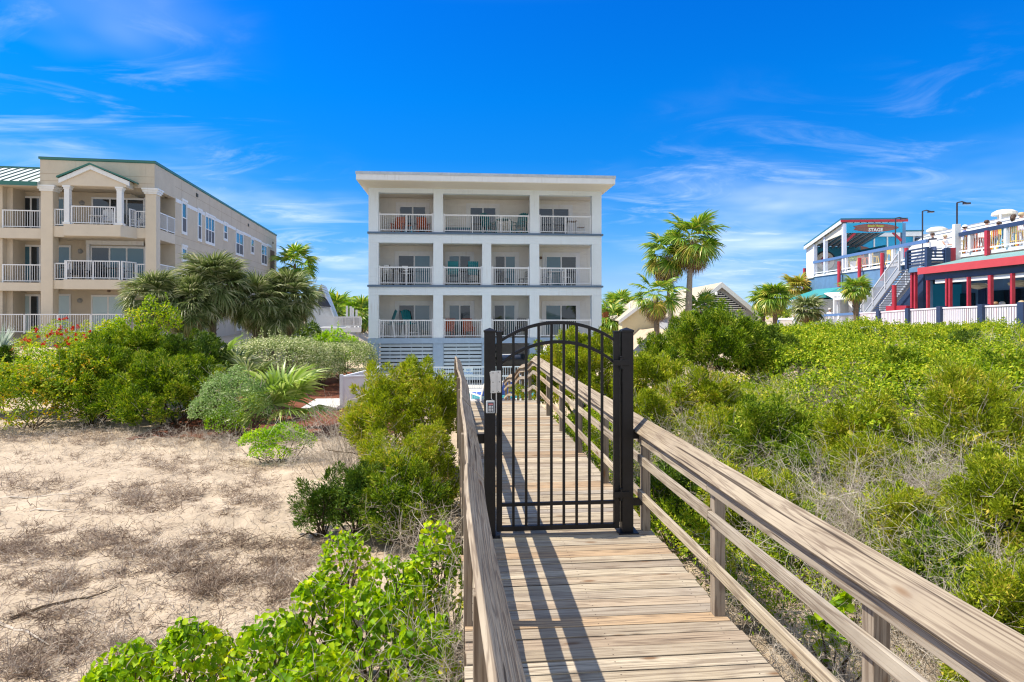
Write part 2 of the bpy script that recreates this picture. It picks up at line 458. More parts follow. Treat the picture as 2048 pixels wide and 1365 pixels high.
def leaves(pos, nor, rng, L, Wd, kind='quad', tilt=0.7, droop=0.0, up=0.0):
    """one small folded blade per position"""
    n = len(pos)
    nn = nrmz(nor + rng.normal(size=(n, 3)) * tilt + np.array([0, 0, up]))
    d = perp(nn, rng)
    d = nrmz(d + nor * 0.35 + np.array([0, 0, -droop]))
    s = nrmz(np.cross(d, nn))
    nn = np.cross(s, d)
    l = (np.asarray(L) * rng.uniform(0.65, 1.25, n))[:, None]; w = (np.asarray(Wd) * rng.uniform(0.7, 1.2, n))[:, None]
    if kind == 'quad':
        v = np.stack([pos, pos + d * l * 0.45 + s * w * 0.5 - nn * l * 0.06, pos + d * l, pos + d * l * 0.45 - s * w * 0.5 - nn * l * 0.06], 1).reshape(-1, 3)
        q = np.arange(n * 4).reshape(n, 4)
        return v, q
    # heart: two halves folded on the midrib
    f = nn * w * 0.18
    v = np.stack([pos, pos + d * l * 0.12 + s * w * 0.46 + f, pos + d * l * 0.5 + s * w * 0.42 + f * 0.8, pos + d * l - nn * l * 0.1,
                  pos + d * l * 0.5 - s * w * 0.42 + f * 0.8, pos + d * l * 0.12 - s * w * 0.46 + f], 1).reshape(-1, 3)
    b = (np.arange(n) * 6)[:, None]
    q = np.concatenate([b + np.array([[0, 1, 2, 3]]), b + np.array([[0, 3, 4, 5]])], 0)
    return v, q

def sprays(pos, nor, rng, length, m, nl, nw, upb=0.5, spread=0.75):
    """feathery conifer tips: m needles along each small axis"""
    n = len(pos)
    ax = nrmz(nor * 0.7 + np.array([0, 0, upb]) + rng.normal(size=(n, 3)) * 0.45)
    t = np.tile(np.linspace(0.0, 1.0, m), n)
    A = np.repeat(ax, m, 0); B = np.repeat(pos, m, 0)
    Ls = np.repeat(length * rng.uniform(0.6, 1.3, n), m)
    base = B + A * (t * Ls)[:, None] - A * (Ls * 0.35)[:, None]
    pd = perp(A, rng)
    d = nrmz(A * (1 - spread) + pd * spread * (1.05 - t * 0.6)[:, None])
    s = nrmz(np.cross(d, perp(d, rng)))
    N = n * m
    l = (nl * rng.uniform(0.6, 1.3, N) * (1.1 - 0.5 * t))[:, None]; w = nw * rng.uniform(0.7, 1.3, N)[:, None]
    v = np.stack([base, base + d * l * 0.5 + s * w * 0.5, base + d * l, base + d * l * 0.5 - s * w * 0.5], 1).reshape(-1, 3)
    return v, np.arange(N * 4).reshape(N, 4)

def ribbons(p, rng, w0, w1=0.3):
    """flat twigs: p is (N, K, 3) polylines"""
    n, k, _ = p.shape
    t = np.gradient(p, axis=1); t = nrmz(t)
    ref = rng.normal(size=(n, 1, 3)); s = nrmz(np.cross(t, np.repeat(ref, k, 1)))
    w = (w0 if np.ndim(w0) else np.full(n, w0))[:, None, None] * np.linspace(1, w1, k)[None, :, None]
    v = np.stack([p - s * w / 2, p + s * w / 2], 2).reshape(-1, 3)
    b = (np.arange(n) * k * 2)[:, None, None] + (np.arange(k - 1) * 2)[None, :, None]
    q = (b + np.array([0, 1, 3, 2])[None, None, :]).reshape(-1, 4)
    return v, q

def tri_tubes(p, r0, r1):
    """three-sided branches along (N, K, 3) polylines"""
    n, k, _ = p.shape
    t = nrmz(np.gradient(p, axis=1))
    a = np.cross(t, np.array([0.31, 0.52, 0.79])); a = nrmz(a); c = np.cross(t, a)
    r = (r0 if np.ndim(r0) else np.full(n, r0))[:, None, None] * np.linspace(1, r1, k)[None, :, None]
    vs = [p + (a * math.cos(x) + c * math.sin(x)) * r for x in (0, 2 * PI / 3, 4 * PI / 3)]
    v = np.stack(vs, 2).reshape(-1, 3)
    b = (np.arange(n) * k * 3)[:, None, None] + (np.arange(k - 1) * 3)[None, :, None]
    qs = [(b + np.array([i, (i + 1) % 3, 3 + (i + 1) % 3, 3 + i])[None, None, :]).reshape(-1, 4) for i in range(3)]
    return v, np.concatenate(qs)

def wander(start, dirs, length, k, rng, curl=0.35, grav=0.0):
    """polylines that wander from start along dirs"""
    n = len(start); out = [start]; d = nrmz(dirs)
    L = (length if np.ndim(length) else np.full(n, length))[:, None] / (k - 1)
    for i in range(k - 1):
        d = nrmz(d + rng.normal(size=(n, 3)) * curl + np.array([0, 0, -grav]))
        out.append(out[-1] + d * L)
    return np.stack(out, 1)

def dead_branches(center, rad, h, n, rng, r=0.006, ups=0.6, sub=6, curl=0.22):
    """a bundle of bare branching stems; returns tubes"""
    st = np.column_stack([rng.normal(size=n) * rad[0] * 0.35, rng.normal(size=n) * rad[1] * 0.35, np.zeros(n)]) + center
    d = np.column_stack([rng.normal(size=n) * 0.5, rng.normal(size=n) * 0.5, rng.uniform(ups * 0.6, ups * 1.7, n)])
    p = wander(st, d, h * rng.uniform(0.55, 1.1, n), 7, rng, curl)
    v, q = tri_tubes(p, r * rng.uniform(0.7, 1.4, n), 0.35)
    m = n * sub
    i = rng.integers(0, n, m); j = rng.integers(2, 6, m)
    d2 = nrmz(p[i, j] - p[i, j - 1] + rng.normal(size=(m, 3)) * 0.65)
    p2 = wander(p[i, j], d2, h * rng.uniform(0.2, 0.45, m), 6, rng, curl * 1.2)
    v2, q2 = tri_tubes(p2, r * 0.55, 0.35)
    m3 = m * 3
    i = rng.integers(0, m, m3); j = rng.integers(2, 5, m3)
    d3 = nrmz(p2[i, j] - p2[i, j - 1] + rng.normal(size=(m3, 3)) * 0.7)
    p3 = wander(p2[i, j], d3, h * rng.uniform(0.08, 0.22, m3), 4, rng, curl * 1.3)
    v3, q3 = tri_tubes(p3, r * 0.36, 0.4)
    V = np.concatenate([v, v2, v3]); Q = np.concatenate([q, q2 + len(v), q3 + len(v) + len(v2)])
    return V, Q

def join(parts):
    V = []; Q = []; n = 0
    for v, q in parts:
        V.append(v); Q.append(q + n); n += len(v)
    return np.concatenate(V), np.concatenate(Q)

def plant(name, label, cat, x, y, parts, group=None, z=None, rot=0.0):
    """parts: (part_name, verts, quads, material) in local coordinates"""
    t = thing(name, label, cat, (x, y, ground_z(x, y) if z is None else z), rot, group)
    for pn, v, q, m in parts:
        o = link_mesh(pn, np_mesh(pn, v, q), t, [m])
        if pn in ('dead_twigs', 'brown_tips', 'flower'): o['kind'] = 'stuff'
    return t

# -------- foliage colours
L_JUN = leaf_mat('juniper green', [(0.0, (0.035, 0.085, 0.006)), (0.45, (0.135, 0.225, 0.012)), (0.85, (0.31, 0.40, 0.022)), (1.0, (0.44, 0.44, 0.06))], 0.2)
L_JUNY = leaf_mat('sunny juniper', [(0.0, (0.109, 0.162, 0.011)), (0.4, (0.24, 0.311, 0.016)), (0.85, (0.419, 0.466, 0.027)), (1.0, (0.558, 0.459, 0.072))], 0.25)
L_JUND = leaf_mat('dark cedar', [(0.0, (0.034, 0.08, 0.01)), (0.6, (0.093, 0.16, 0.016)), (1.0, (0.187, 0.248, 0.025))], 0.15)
L_VINE = leaf_mat('lime vine leaves', [(0.0, (0.10, 0.22, 0.004)), (0.3, (0.22, 0.38, 0.004)), (0.8, (0.42, 0.56, 0.008)), (1.0, (0.66, 0.62, 0.02))], 0.38, 0.5, 0.2)
L_BRIGHT = leaf_mat('bright yellow green leaves', [(0.0, (0.112, 0.21, 0.009)), (0.45, (0.256, 0.392, 0.013)), (0.85, (0.432, 0.532, 0.018)), (1.0, (0.64, 0.56, 0.036))], 0.35)
L_SCRUB = leaf_mat('dune scrub leaves', [(0.0, (0.06, 0.115, 0.006)), (0.35, (0.19, 0.30, 0.012)), (0.8, (0.38, 0.46, 0.018)), (1.0, (0.58, 0.54, 0.06))], 0.3)
L_ORANGE = leaf_mat('yellow and orange leaves', [(0.0, (0.08, 0.17, 0.01)), (0.5, (0.26, 0.36, 0.02)), (0.88, (0.44, 0.44, 0.03)), (1.0, (0.58, 0.36, 0.03))], 0.3)
L_GREY = leaf_mat('grey green leaves', [(0.0, (0.084, 0.162, 0.042)), (0.5, (0.21, 0.331, 0.09)), (1.0, (0.406, 0.513, 0.228))], 0.3)
L_HEDGE = leaf_mat('variegated hedge leaves', [(0.0, (0.105, 0.168, 0.033)), (0.45, (0.273, 0.347, 0.104)), (0.7, (0.483, 0.525, 0.257)), (1.0, (0.735, 0.724, 0.446))], 0.25)
L_LAWN = leaf_mat('vivid green shrub leaves', [(0.0, (0.119, 0.27, 0.005)), (0.5, (0.255, 0.459, 0.009)), (1.0, (0.459, 0.608, 0.018))], 0.35)
L_PALM = leaf_mat('palm blades', [(0.0, (0.075, 0.11, 0.03)), (0.5, (0.175, 0.225, 0.07)), (0.8, (0.34, 0.37, 0.16)), (1.0, (0.58, 0.56, 0.34))], 0.25, 0.42, 0.3)
L_PALMG = leaf_mat('fresh palm blades', [(0.0, (0.084, 0.176, 0.017)), (0.5, (0.189, 0.324, 0.033)), (0.85, (0.35, 0.459, 0.066)), (1.0, (0.588, 0.513, 0.099))], 0.3, 0.38, 0.5)
L_YOUNG = leaf_mat('young palmetto blades', [(0.0, (0.144, 0.24, 0.033)), (0.5, (0.288, 0.408, 0.077)), (1.0, (0.552, 0.624, 0.22))], 0.3, 0.38, 0.5)
L_DEAD = leaf_mat('dead palm blades', [(0.0, (0.184, 0.121, 0.063)), (0.5, (0.345, 0.231, 0.126)), (1.0, (0.529, 0.396, 0.231))], 0.15, 0.8)
L_GOLD = leaf_mat('yellowing palm blades', [(0.0, (0.20, 0.25, 0.03)), (0.6, (0.42, 0.38, 0.06)), (1.0, (0.52, 0.34, 0.10))], 0.3)
L_SILVER = leaf_mat('silver blades', [(0.0, (0.35, 0.42, 0.34)), (1.0, (0.62, 0.66, 0.58))], 0.2, 0.5)
L_BROWN = leaf_mat('browned seed heads', [(0.0, (0.36, 0.22, 0.09)), (1.0, (0.50, 0.38, 0.18))], 0.2, 0.8)
L_FLOWER = leaf_mat('red bottlebrush flowers', [(0.0, (0.45, 0.02, 0.02)), (1.0, (0.75, 0.05, 0.04))], 0.2)

# -------- palms
def frond(rng, petiole, rb, nseg=26, span=112, droop=0.35, fold=0.35, wseg=None, tip_droop=0.35, curve=0.2):
    """one fan leaf along +x from the origin; returns verts, quads (blade and stalk)"""
    an = np.radians(np.linspace(-span, span, nseg)) + rng.normal(size=nseg) * 0.03
    s = np.array([0.04, 0.42, 0.75, 1.0])
    wd = np.array([0.25, 1.0, 0.62, 0.08])
    ws = (wseg or rb * 2 * math.radians(span) / nseg * 0.70)
    rl = rb * (0.78 + 0.22 * np.cos(an * 0.55)) * rng.uniform(0.9, 1.06, nseg)
    d = np.stack([np.cos(an), np.sin(an), np.zeros(nseg)], 1)
    side = np.stack([-np.sin(an), np.cos(an), np.zeros(nseg)], 1)
    pleat = np.where(np.arange(nseg) % 2 == 0, 1.0, -1.0) * 0.55
    up = np.array([0, 0, 1.0])
    sd = nrmz(side + up * pleat[:, None])
    P0 = d[:, None, :] * (s[None, :, None] * rl[:, None, None])
    z = fold * np.abs(np.sin(an))[:, None] * s[None, :] * rl[:, None] * 0.8 - droop * (s[None, :] ** 2) * rl[:, None] * (0.5 + 0.5 * np.cos(an / 2))[:, None]
    td = rng.uniform(0.4, 1.6, nseg)[:, None] * tip_droop
    z -= td * np.clip(s[None, :] - 0.6, 0, 1) ** 1.5 * rl[:, None] * 2.2
    P0[:, :, 2] += z
    P0 = P0 + np.array([petiole, 0, -curve * petiole])
    w = wd[None, :, None] * ws
    v = np.stack([P0 - sd[:, None, :] * w / 2, P0 + sd[:, None, :] * w / 2], 2).reshape(-1, 3)
    b = (np.arange(nseg) * 8)[:, None, None] + (np.arange(3) * 2)[None, :, None]
    q = (b + np.array([0, 1, 3, 2])[None, None, :]).reshape(-1, 4)
    xs = np.linspace(0, 1.15, 5)
    pp = np.stack([xs * petiole, 0 * xs, -curve * petiole * np.minimum(xs, 1) ** 2], 1)[None]
    pv, pq = tri_tubes(pp, max(0.012, rb * 0.016), 0.6)
    return join([(v, q), (pv, pq)])

def place(v, az, el, roll, org):
    M = Matrix.Rotation(az, 3, 'Z') @ Matrix.Rotation(-el, 3, 'Y') @ Matrix.Rotation(roll, 3, 'X')
    return v @ np.array(M).T + np.asarray(org)

def crown(rng, n, petiole, rb, e0, e1, top, nseg=26, droop=(0.2, 0.6), tip=0.35, span=112, spread=0.12, fold=0.35, azr=None):
    """n fan leaves from elevation e1 (youngest, upright) down to e0"""
    parts = []
    for i in range(n):
        f = (i + rng.random() * 0.6) / n
        el = R(e1 + (e0 - e1) * f ** 0.9) + rng.normal() * 0.12
        az = i * 2.39996 + rng.normal() * 0.25
        if azr: az = R(azr[0] + (azr[1] - azr[0]) * rng.random())
        pl = petiole * rng.uniform(0.75, 1.15) * (0.7 + 0.3 * math.cos(el))
        v, q = frond(rng, pl, rb * rng.uniform(0.85, 1.1), nseg, span, rng.uniform(*droop), fold, None, tip)
        org = np.array(top) + np.array([math.cos(az), math.sin(az), 0]) * spread - np.array([0, 0, 0.5 * f * spread * 3])
        parts.append((place(v, az, el, rng.normal() * 0.3, org), q))
    return join(parts)

def trunk_mb(rng, h, r0, r1, lean=(0, 0), boots=0):
    m = MB(); pts = []; rs = []
    k = 12
    for i in range(k + 1):
        f = i / k
        pts.append((lean[0] * f * f, lean[1] * f * f, h * f)); rs.append((r0 + (r1 - r0) * f) * (1 + rng.normal() * 0.04) * (1.25 - 0.25 * min(1, f * 6)))
    m.tube(pts, rs, 10)
    for i in range(boots):
        f = 0.25 + 0.75 * i / boots; an = i * 2.4
        c = Vector((lean[0] * f * f, lean[1] * f * f, h * f)); d = Vector((math.cos(an), math.sin(an), 0))
        m.bar(c + d * r0 * 0.8, c + d * (r0 + 0.10) + Vector((0, 0, 0.16)), 0.06, 0.025)
    return m

def palm(name, label, cat, x, y, z0, h, rb, seed, n=32, pet=0.8, e=(-55, 80), r=(0.17, 0.13), lean=(0, 0), live=None, dead=10, gold=0, nseg=26, group=None, droop=(0.2, 0.6), tip=0.4, boots=30, bark=None, dead_e=(-88, -45), dpet=None):
    rng = np.random.default_rng(seed)
    t = thing(name, label, cat, (x, y, z0), 0, group)
    trunk_mb(rng, h - min(0.35, 0.3 * rb + 0.06), r[0], r[1], lean, boots).build('trunk', bark or BARK, t, smooth_sh=False)
    top = (lean[0], lean[1], h)
    v, q = crown(rng, n, pet, rb, e[0], e[1], top, nseg, droop, tip)
    link_mesh('crown', np_mesh('crown', v, q), t, [live or L_PALM])
    if dead:
        v, q = crown(rng, dead, (dpet or pet * 0.8), rb * 0.85, dead_e[0], dead_e[1], (top[0], top[1], h - 0.15), nseg, (0.5, 0.9), 0.7, span=85)
        link_mesh('dead_fronds', np_mesh('dead_fronds', v, q), t, [L_DEAD])
    if gold:
        v, q = crown(rng, gold, pet * 0.9, rb * 0.9, -50, -10, (top[0], top[1], h - 0.1), nseg, (0.3, 0.6), 0.5)
        link_mesh('yellow_fronds', np_mesh('yellow_fronds', v, q), t, [L_GOLD])
    return t

# -------- shrubs
def stems(rng, w, dp, h, n, r=0.012):
    st = np.column_stack([rng.normal(size=n) * w * 0.07, rng.normal(size=n) * dp * 0.07, np.full(n, -0.08)])
    tx = np.column_stack([rng.uniform(-0.4, 0.4, n) * w, rng.uniform(-0.4, 0.4, n) * dp, rng.uniform(0.45, 0.85, n) * h])
    p = wander(st, tx, np.linalg.norm(tx, axis=1), 7, rng, 0.18)
    return tri_tubes(p, r * rng.uniform(0.7, 1.5, n), 0.35)

def leafy_bush(name, label, cat, x, y, w, dp, h, seed, m, n=9000, L=0.06, Wd=0.035, kind='quad', k=12, twigs=0, group=None, z=None, tilt=0.7, droop=0.0, nstem=14, lobes=None, down=-0.35, extra=()):
    rng = np.random.default_rng(seed)
    lob = lobes or dome_lobes(w, dp, h, k, rng)
    pos, nor = lobe_points(lob, n, rng, down=down, zmin=0.02)
    v, q = leaves(pos, nor, rng, L, Wd, kind, tilt, droop, 0.2)
    # loose leaf sprigs standing out of the outline
    ns = max(10, n // 350)
    ps, pn = lobe_points(lob, ns, rng, 0.98, 1.05, 0.0, zmin=0.1)
    axis = nrmz(pn * 0.5 + np.array([0, 0, 0.9]) + rng.normal(size=(ns, 3)) * 0.35)
    mm = 16
    sp = np.repeat(ps, mm, 0) + np.repeat(axis, mm, 0) * (np.tile(np.linspace(0, 1, mm), ns) * np.repeat(rng.uniform(0.08, 0.20, ns) * min(w, h * 1.5), mm))[:, None]
    v2, q2 = leaves(sp, np.repeat(axis, mm, 0), rng, L * 0.9, Wd * 0.9, kind, 0.8, droop, 0.1)
    parts = [('foliage', *join([(v, q), (v2, q2)]), m)]
    parts.append(('stem', *stems(rng, w, dp, h, nstem, 0.009 + 0.004 * h), STEM))
    if twigs:
        tp, tn = lobe_points(lob, twigs, rng, 0.55, 0.95, -0.2, zmin=0.05)
        pl = wander(tp, tn * 0.6 + rng.normal(size=tn.shape) * 0.5 + np.array([0, 0, 0.3]), rng.uniform(0.08, 0.25, twigs) * h, 5, rng, 0.16)
        parts.append(('dead_twigs', *tri_tubes(pl, 0.0022 + 0.0016 * h, 0.4), TWIG))
    parts += list(extra)
    return plant(name, label, cat, x, y, parts, group, z)

def plumes(org, ax, ln, rad, m, nl, nw, rng):
    """feathery pointed tufts: m small blades filling a cone along each axis"""
    n = len(org); N = n * m
    A = np.repeat(ax, m, 0); O = np.repeat(org, m, 0); Ln = np.repeat(ln, m); Rd = np.repeat(rad, m)
    t = rng.random(N) ** 0.75
    pd = perp(A, rng)
    rr = Rd * np.sqrt(rng.random(N)) * (0.25 + 0.95 * np.sin(PI * (0.16 + 0.84 * t)) ** 0.8)
    base = O + A * (t * Ln)[:, None] + pd * rr[:, None]
    d = nrmz(A * 0.8 + pd * (0.75 * (1 - 0.4 * t))[:, None] + rng.normal(size=(N, 3)) * 0.28)
    s_ = perp(d, rng)
    l = (nl * rng.uniform(0.55, 1.35, N))[:, None]; w = (nw * rng.uniform(0.7, 1.3, N))[:, None]
    v = np.stack([base, base + d * l * 0.45 + s_ * w * 0.5, base + d * l, base + d * l * 0.45 - s_ * w * 0.5], 1).reshape(-1, 3)
    return v, np.arange(N * 4).reshape(N, 4)

def conifer_bush(name, label, cat, x, y, w, dp, h, seed, m, n=2200, sl=0.28, needles=18, nl=0.075, nw=0.014, k=12, twigs=0, group=None, z=None, upb=0.5, brown=0, lobes=None, down=-0.3, spread=0.75):
    rng = np.random.default_rng(seed)
    lob = lobes or dome_lobes(w * 0.92, dp * 0.92, h * 0.90, k, rng)
    area = sum(l[1][0] * l[1][2] for l in lob)
    pl_len = sl * 1.75
    npl = int(min(420, max(26, 5.2 * area / (pl_len * pl_len) ))) 
    ps, pn = lobe_points(lob, npl, rng, 0.80, 1.0, down, zmin=0.04)
    ax = nrmz(pn * 0.75 + np.array([0.12, 0, upb * 0.75]) + rng.normal(size=ps.shape) * 0.26)
    ln = pl_len * rng.uniform(0.6, 1.45, npl); rad = ln * rng.uniform(0.20, 0.32, npl)
    per = int(min(330, max(90, n * needles * 0.9 / npl)))
    v, q = plumes(ps - ax * (ln * 0.35)[:, None], ax, ln, rad, per, nl * 1.15, nw * 1.35, rng)
    ci, cn = lobe_points(lob, int(n * 1.6), rng, 0.55, 0.86, down, zmin=0.03)
    v3, q3 = leaves(ci, cn, rng, nl * 1.5, nw * 2.6, 'quad', 0.9)
    parts = [('foliage', *join([(v, q), (v3, q3)]), m), ('stem', *stems(rng, w, dp, h, 12, 0.012 + 0.004 * h), STEM)]
    if twigs:
        tp, tn = lobe_points(lob, twigs, rng, 0.7, 1.04, -0.2, zmin=0.05)
        pl = wander(tp, tn * 0.7 + rng.normal(size=tn.shape) * 0.45 + np.array([0, 0, 0.4]), rng.uniform(0.06, 0.2, twigs) * h, 5, rng, 0.14)
        parts.append(('dead_twigs', *tri_tubes(pl, 0.0022 + 0.0008 * h, 0.4), TWIG))
    if brown:
        bp, bn = lobe_points(lob, brown, rng, 0.95, 1.05, -0.1, zmin=0.1)
        parts.append(('brown_tips', *sprays(bp, bn, rng, sl, needles, nl, nw, upb), L_BROWN))
    return plant(name, label, cat, x, y, parts, group, z)

def dead_shrub(name, label, x, y, w, h, seed, n=60, r=0.006, group=None, z=None, ups=0.7, green=0, gm=None, curl=0.22, dp=None):
    rng = np.random.default_rng(seed)
    v, q = dead_branches(np.array([0, 0, 0.0]), (w, dp or w), h, n, rng, r, ups, curl=curl)
    v = v.copy(); v[:, 2] = np.maximum(v[:, 2], -0.03)
    parts = [('branches', v, q, TWIG)]
    if green:
        i = rng.integers(0, len(v), green)
        vv, qq = sprays(v[i], nrmz(rng.normal(size=(green, 3))), rng, 0.10, 14, 0.04, 0.009)
        parts.append(('foliage', vv, qq, gm or L_JUNY))
    return plant(name, label, 'dead shrub', x, y, parts, group, z)

def blades_plant(name, label, cat, x, y, n, L, w, seed, m, z=None, el=(25, 85), group=None, droop=0.5, stem=0):
    """strap or sword leaves from one point"""
    rng = np.random.default_rng(seed)
    az = rng.uniform(0, 2 * PI, n); e = np.radians(rng.uniform(*el, n)); ln = L * rng.uniform(0.6, 1.1, n)
    k = 6; s = np.linspace(0, 1, k)
    d = np.stack([np.cos(az) * np.cos(e), np.sin(az) * np.cos(e), np.sin(e)], 1)
    p = d[:, None, :] * (s[None, :, None] * ln[:, None, None])
    p[:, :, 2] -= droop * ln[:, None] * s[None, :] ** 2.2 * np.cos(e)[:, None] * 0.8
    p[:, :, 2] += stem
    side = np.stack([-np.sin(az), np.cos(az), np.zeros(n)], 1)
    ww = np.array([0.7, 1.0, 0.95, 0.75, 0.42, 0.05]) * w
    v = np.stack([p - side[:, None, :] * ww[None, :, None] / 2, p + side[:, None, :] * ww[None, :, None] / 2], 2).reshape(-1, 3)
    b = (np.arange(n) * k * 2)[:, None, None] + (np.arange(k - 1) * 2)[None, :, None]
    q = (b + np.array([0, 1, 3, 2])[None, None, :]).reshape(-1, 4)
    parts = [('blades', v, q, m)]
    return plant(name, label, cat, x, y, parts, group, z)
# ================================================================== camera, sky, sun
cam = bpy.data.cameras.new('camera'); co = bpy.data.objects.new('camera', cam); COL.objects.link(co)
cam.sensor_width = 36.0; cam.lens = 36.0 * FPX / 2048.0
cam.shift_y = -(682.5 - HY) / 2048.0
cam.clip_start = 0.05; cam.clip_end = 6000
co.location = (0, 0, H); co.rotation_euler = (R(90), 0, -TH)
scene.camera = co

SUN_EL, SUN_AZ = R(55), PI + TH          # sunlight comes from the left, square to the view
sdir = Vector((math.cos(SUN_EL) * -CT, math.cos(SUN_EL) * ST, math.sin(SUN_EL)))   # towards the sun
sl = bpy.data.lights.new('sun', 'SUN'); sl.energy = 5.0; sl.angle = R(0.5); sl.color = (1.0, 0.92, 0.78)
so = bpy.data.objects.new('sun', sl); COL.objects.link(so)
so.rotation_euler = (-sdir).to_track_quat('-Z', 'Y').to_euler()
so.location = sdir * 100

w = bpy.data.worlds.new('World'); scene.world = w; w.use_nodes = True
nt = w.node_tree; N = nt.nodes; L = nt.links
bg = N['Background']; bg.inputs['Strength'].default_value = 0.15
sky = N.new('ShaderNodeTexSky'); sky.sky_type = 'NISHITA'; sky.sun_disc = False
sky.sun_elevation = SUN_EL; sky.sun_rotation = math.atan2(sdir.x, sdir.y); sky.altitude = 0; sky.air_density = 1.0; sky.dust_density = 0.3; sky.ozone_density = 3.0
tc = N.new('ShaderNodeTexCoord')
hsv = N.new('ShaderNodeHueSaturation'); hsv.inputs['Saturation'].default_value = 1.0
hsv.inputs['Value'].default_value = 1.0
L.new(sky.outputs[0], hsv.inputs['Color'])
def vmath(op, a=None, b=None):
    n = N.new('ShaderNodeVectorMath'); n.operation = op
    for i, x in enumerate((a, b)):
        if x is None: continue
        if isinstance(x, bpy.types.NodeSocket): L.new(x, n.inputs[i])
        else: n.inputs[i].default_value = x
    return n
def smath(op, a, b=None, c=None, clamp=False):
    n = N.new('ShaderNodeMath'); n.operation = op; n.use_clamp = clamp
    for i, x in enumerate((a, b, c)):
        if x is None: continue
        if isinstance(x, bpy.types.NodeSocket): L.new(x, n.inputs[i])
        else: n.inputs[i].default_value = x
    return n.outputs[0]
def mrange(x, a, b, c=0.0, d=1.0, it='SMOOTHSTEP'):
    n = N.new('ShaderNodeMapRange'); n.interpolation_type = it
    L.new(x, n.inputs[0])
    for i, k in enumerate((a, b, c, d)): n.inputs[1 + i].default_value = k
    return n.outputs[0]
dirn = tc.outputs['Generated']
sep = N.new('ShaderNodeSeparateXYZ'); L.new(dirn, sep.inputs[0])
# cirrus: project the direction on a high flat layer, stretch and warp
inv = smath('DIVIDE', 1.0, smath('MAXIMUM', smath('ADD', sep.outputs['Z'], 0.10), 0.02))
comb = N.new('ShaderNodeCombineXYZ')
L.new(smath('MULTIPLY', sep.outputs['X'], inv), comb.inputs[0]); L.new(smath('MULTIPLY', sep.outputs['Y'], inv), comb.inputs[1])
mp = N.new('ShaderNodeMapping'); mp.inputs['Rotation'].default_value = (0, 0, R(28)); mp.inputs['Scale'].default_value = (0.75, 1.35, 1.0)
L.new(comb.outputs[0], mp.inputs['Vector'])
n1 = N.new('ShaderNodeTexNoise'); n1.inputs['Scale'].default_value = 1.5; n1.inputs['Detail'].default_value = 9; n1.inputs['Roughness'].default_value = 0.62; n1.inputs['Distortion'].default_value = 1.6
L.new(mp.outputs[0], n1.inputs['Vector'])
wisp = mrange(n1.outputs['Fac'], 0.47, 0.82)
n2 = N.new('ShaderNodeTexNoise'); n2.inputs['Scale'].default_value = 0.7; n2.inputs['Detail'].default_value = 4
L.new(comb.outputs[0], n2.inputs['Vector'])
soft = mrange(n2.outputs['Fac'], 0.42, 0.75)
def patch(u, v, rin, rout):
    a = (u - CX) / FPX; b = (HY - v) / FPX
    d = Vector((ST + a * CT, CT - a * ST, b)).normalized()
    df = vmath('SUBTRACT', dirn, tuple(d)); ln = vmath('LENGTH', df.outputs[0])
    return mrange(ln.outputs['Value'], rin, rout, 1.0, 0.0)
def addall(xs):
    o = xs[0]
    for x in xs[1:]: o = smath('ADD', o, x)
    return o
areas = addall([smath('MULTIPLY', patch(u, v, a, b), k) for u, v, a, b, k in
    ((60, 170, 0.02, 0.24, 1.0), (330, 100, 0.0, 0.16, 0.7), (470, 370, 0.01, 0.13, 1.0), (150, 330, 0.02, 0.2, 0.5), (620, 480, 0.02, 0.16, 0.9), 
     (1450, 430, 0.03, 0.22, 0.85), (1290, 410, 0.02, 0.12, 0.8), (1750, 400, 0.03, 0.2, 0.6), (1950, 330, 0.02, 0.2, 0.55), (680, 580, 0.03, 0.2, 0.8), (1560, 560, 0.03, 0.2, 0.7))])
low = mrange(sep.outputs['Z'], 0.0, 0.30, 1.0, 0.0)
streak = smath('MULTIPLY', smath('MULTIPLY', wisp, areas), 0.38)
veil = smath('MULTIPLY', smath('MULTIPLY', soft, areas), 0.42)
cl = smath('ADD', streak, veil, clamp=True)
# deepen the blue in view, paler below; unseen upper sky kept lighter for fill
grade = N.new('ShaderNodeValToRGB')
ge = grade.color_ramp.elements
ge[0].position = 0.0; ge[0].color = (0.38, 0.60, 1.08, 1)
ge[1].position = 1.0; ge[1].color = (0.80, 0.92, 1.05, 1)
for p, c in ((0.05, (0.29, 0.47, 0.82, 1)), (0.138, (0.13, 0.44, 0.77, 1)), (0.235, (0.018, 0.41, 0.86, 1)), (0.32, (0.004, 0.43, 0.95, 1)), (0.44, (0.004, 0.41, 1.02, 1)), (0.62, (0.45, 0.70, 1.08, 1))):
    e_ = ge.new(p); e_.color = c
L.new(sep.outputs['Z'], grade.inputs['Fac'])
mg = N.new('ShaderNodeMix'); mg.data_type = 'RGBA'; mg.blend_type = 'MULTIPLY'; mg.inputs[0].default_value = 1.0
L.new(hsv.outputs[0], mg.inputs[6]); L.new(grade.outputs[0], mg.inputs[7])
mc = N.new('ShaderNodeMix'); mc.data_type = 'RGBA'
L.new(cl, mc.inputs[0]); L.new(mg.outputs[2], mc.inputs[6]); mc.inputs[7].default_value = (4.6, 5.3, 6.0, 1)
# a bank of unseen pale cloud added behind the viewer to fill the shaded fronts
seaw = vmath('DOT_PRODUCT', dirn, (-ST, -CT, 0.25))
fill_bank = smath('MULTIPLY', mrange(seaw.outputs['Value'], 0.15, 0.75), mrange(n2.outputs['Fac'], 0.2, 0.6, 0.55, 1.0))
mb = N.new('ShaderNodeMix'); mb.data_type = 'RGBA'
L.new(fill_bank, mb.inputs[0]); L.new(mc.outputs[2], mb.inputs[6]); mb.inputs[7].default_value = (3.7, 4.1, 4.6, 1)
L.new(mb.outputs[2], bg.inputs['Color'])

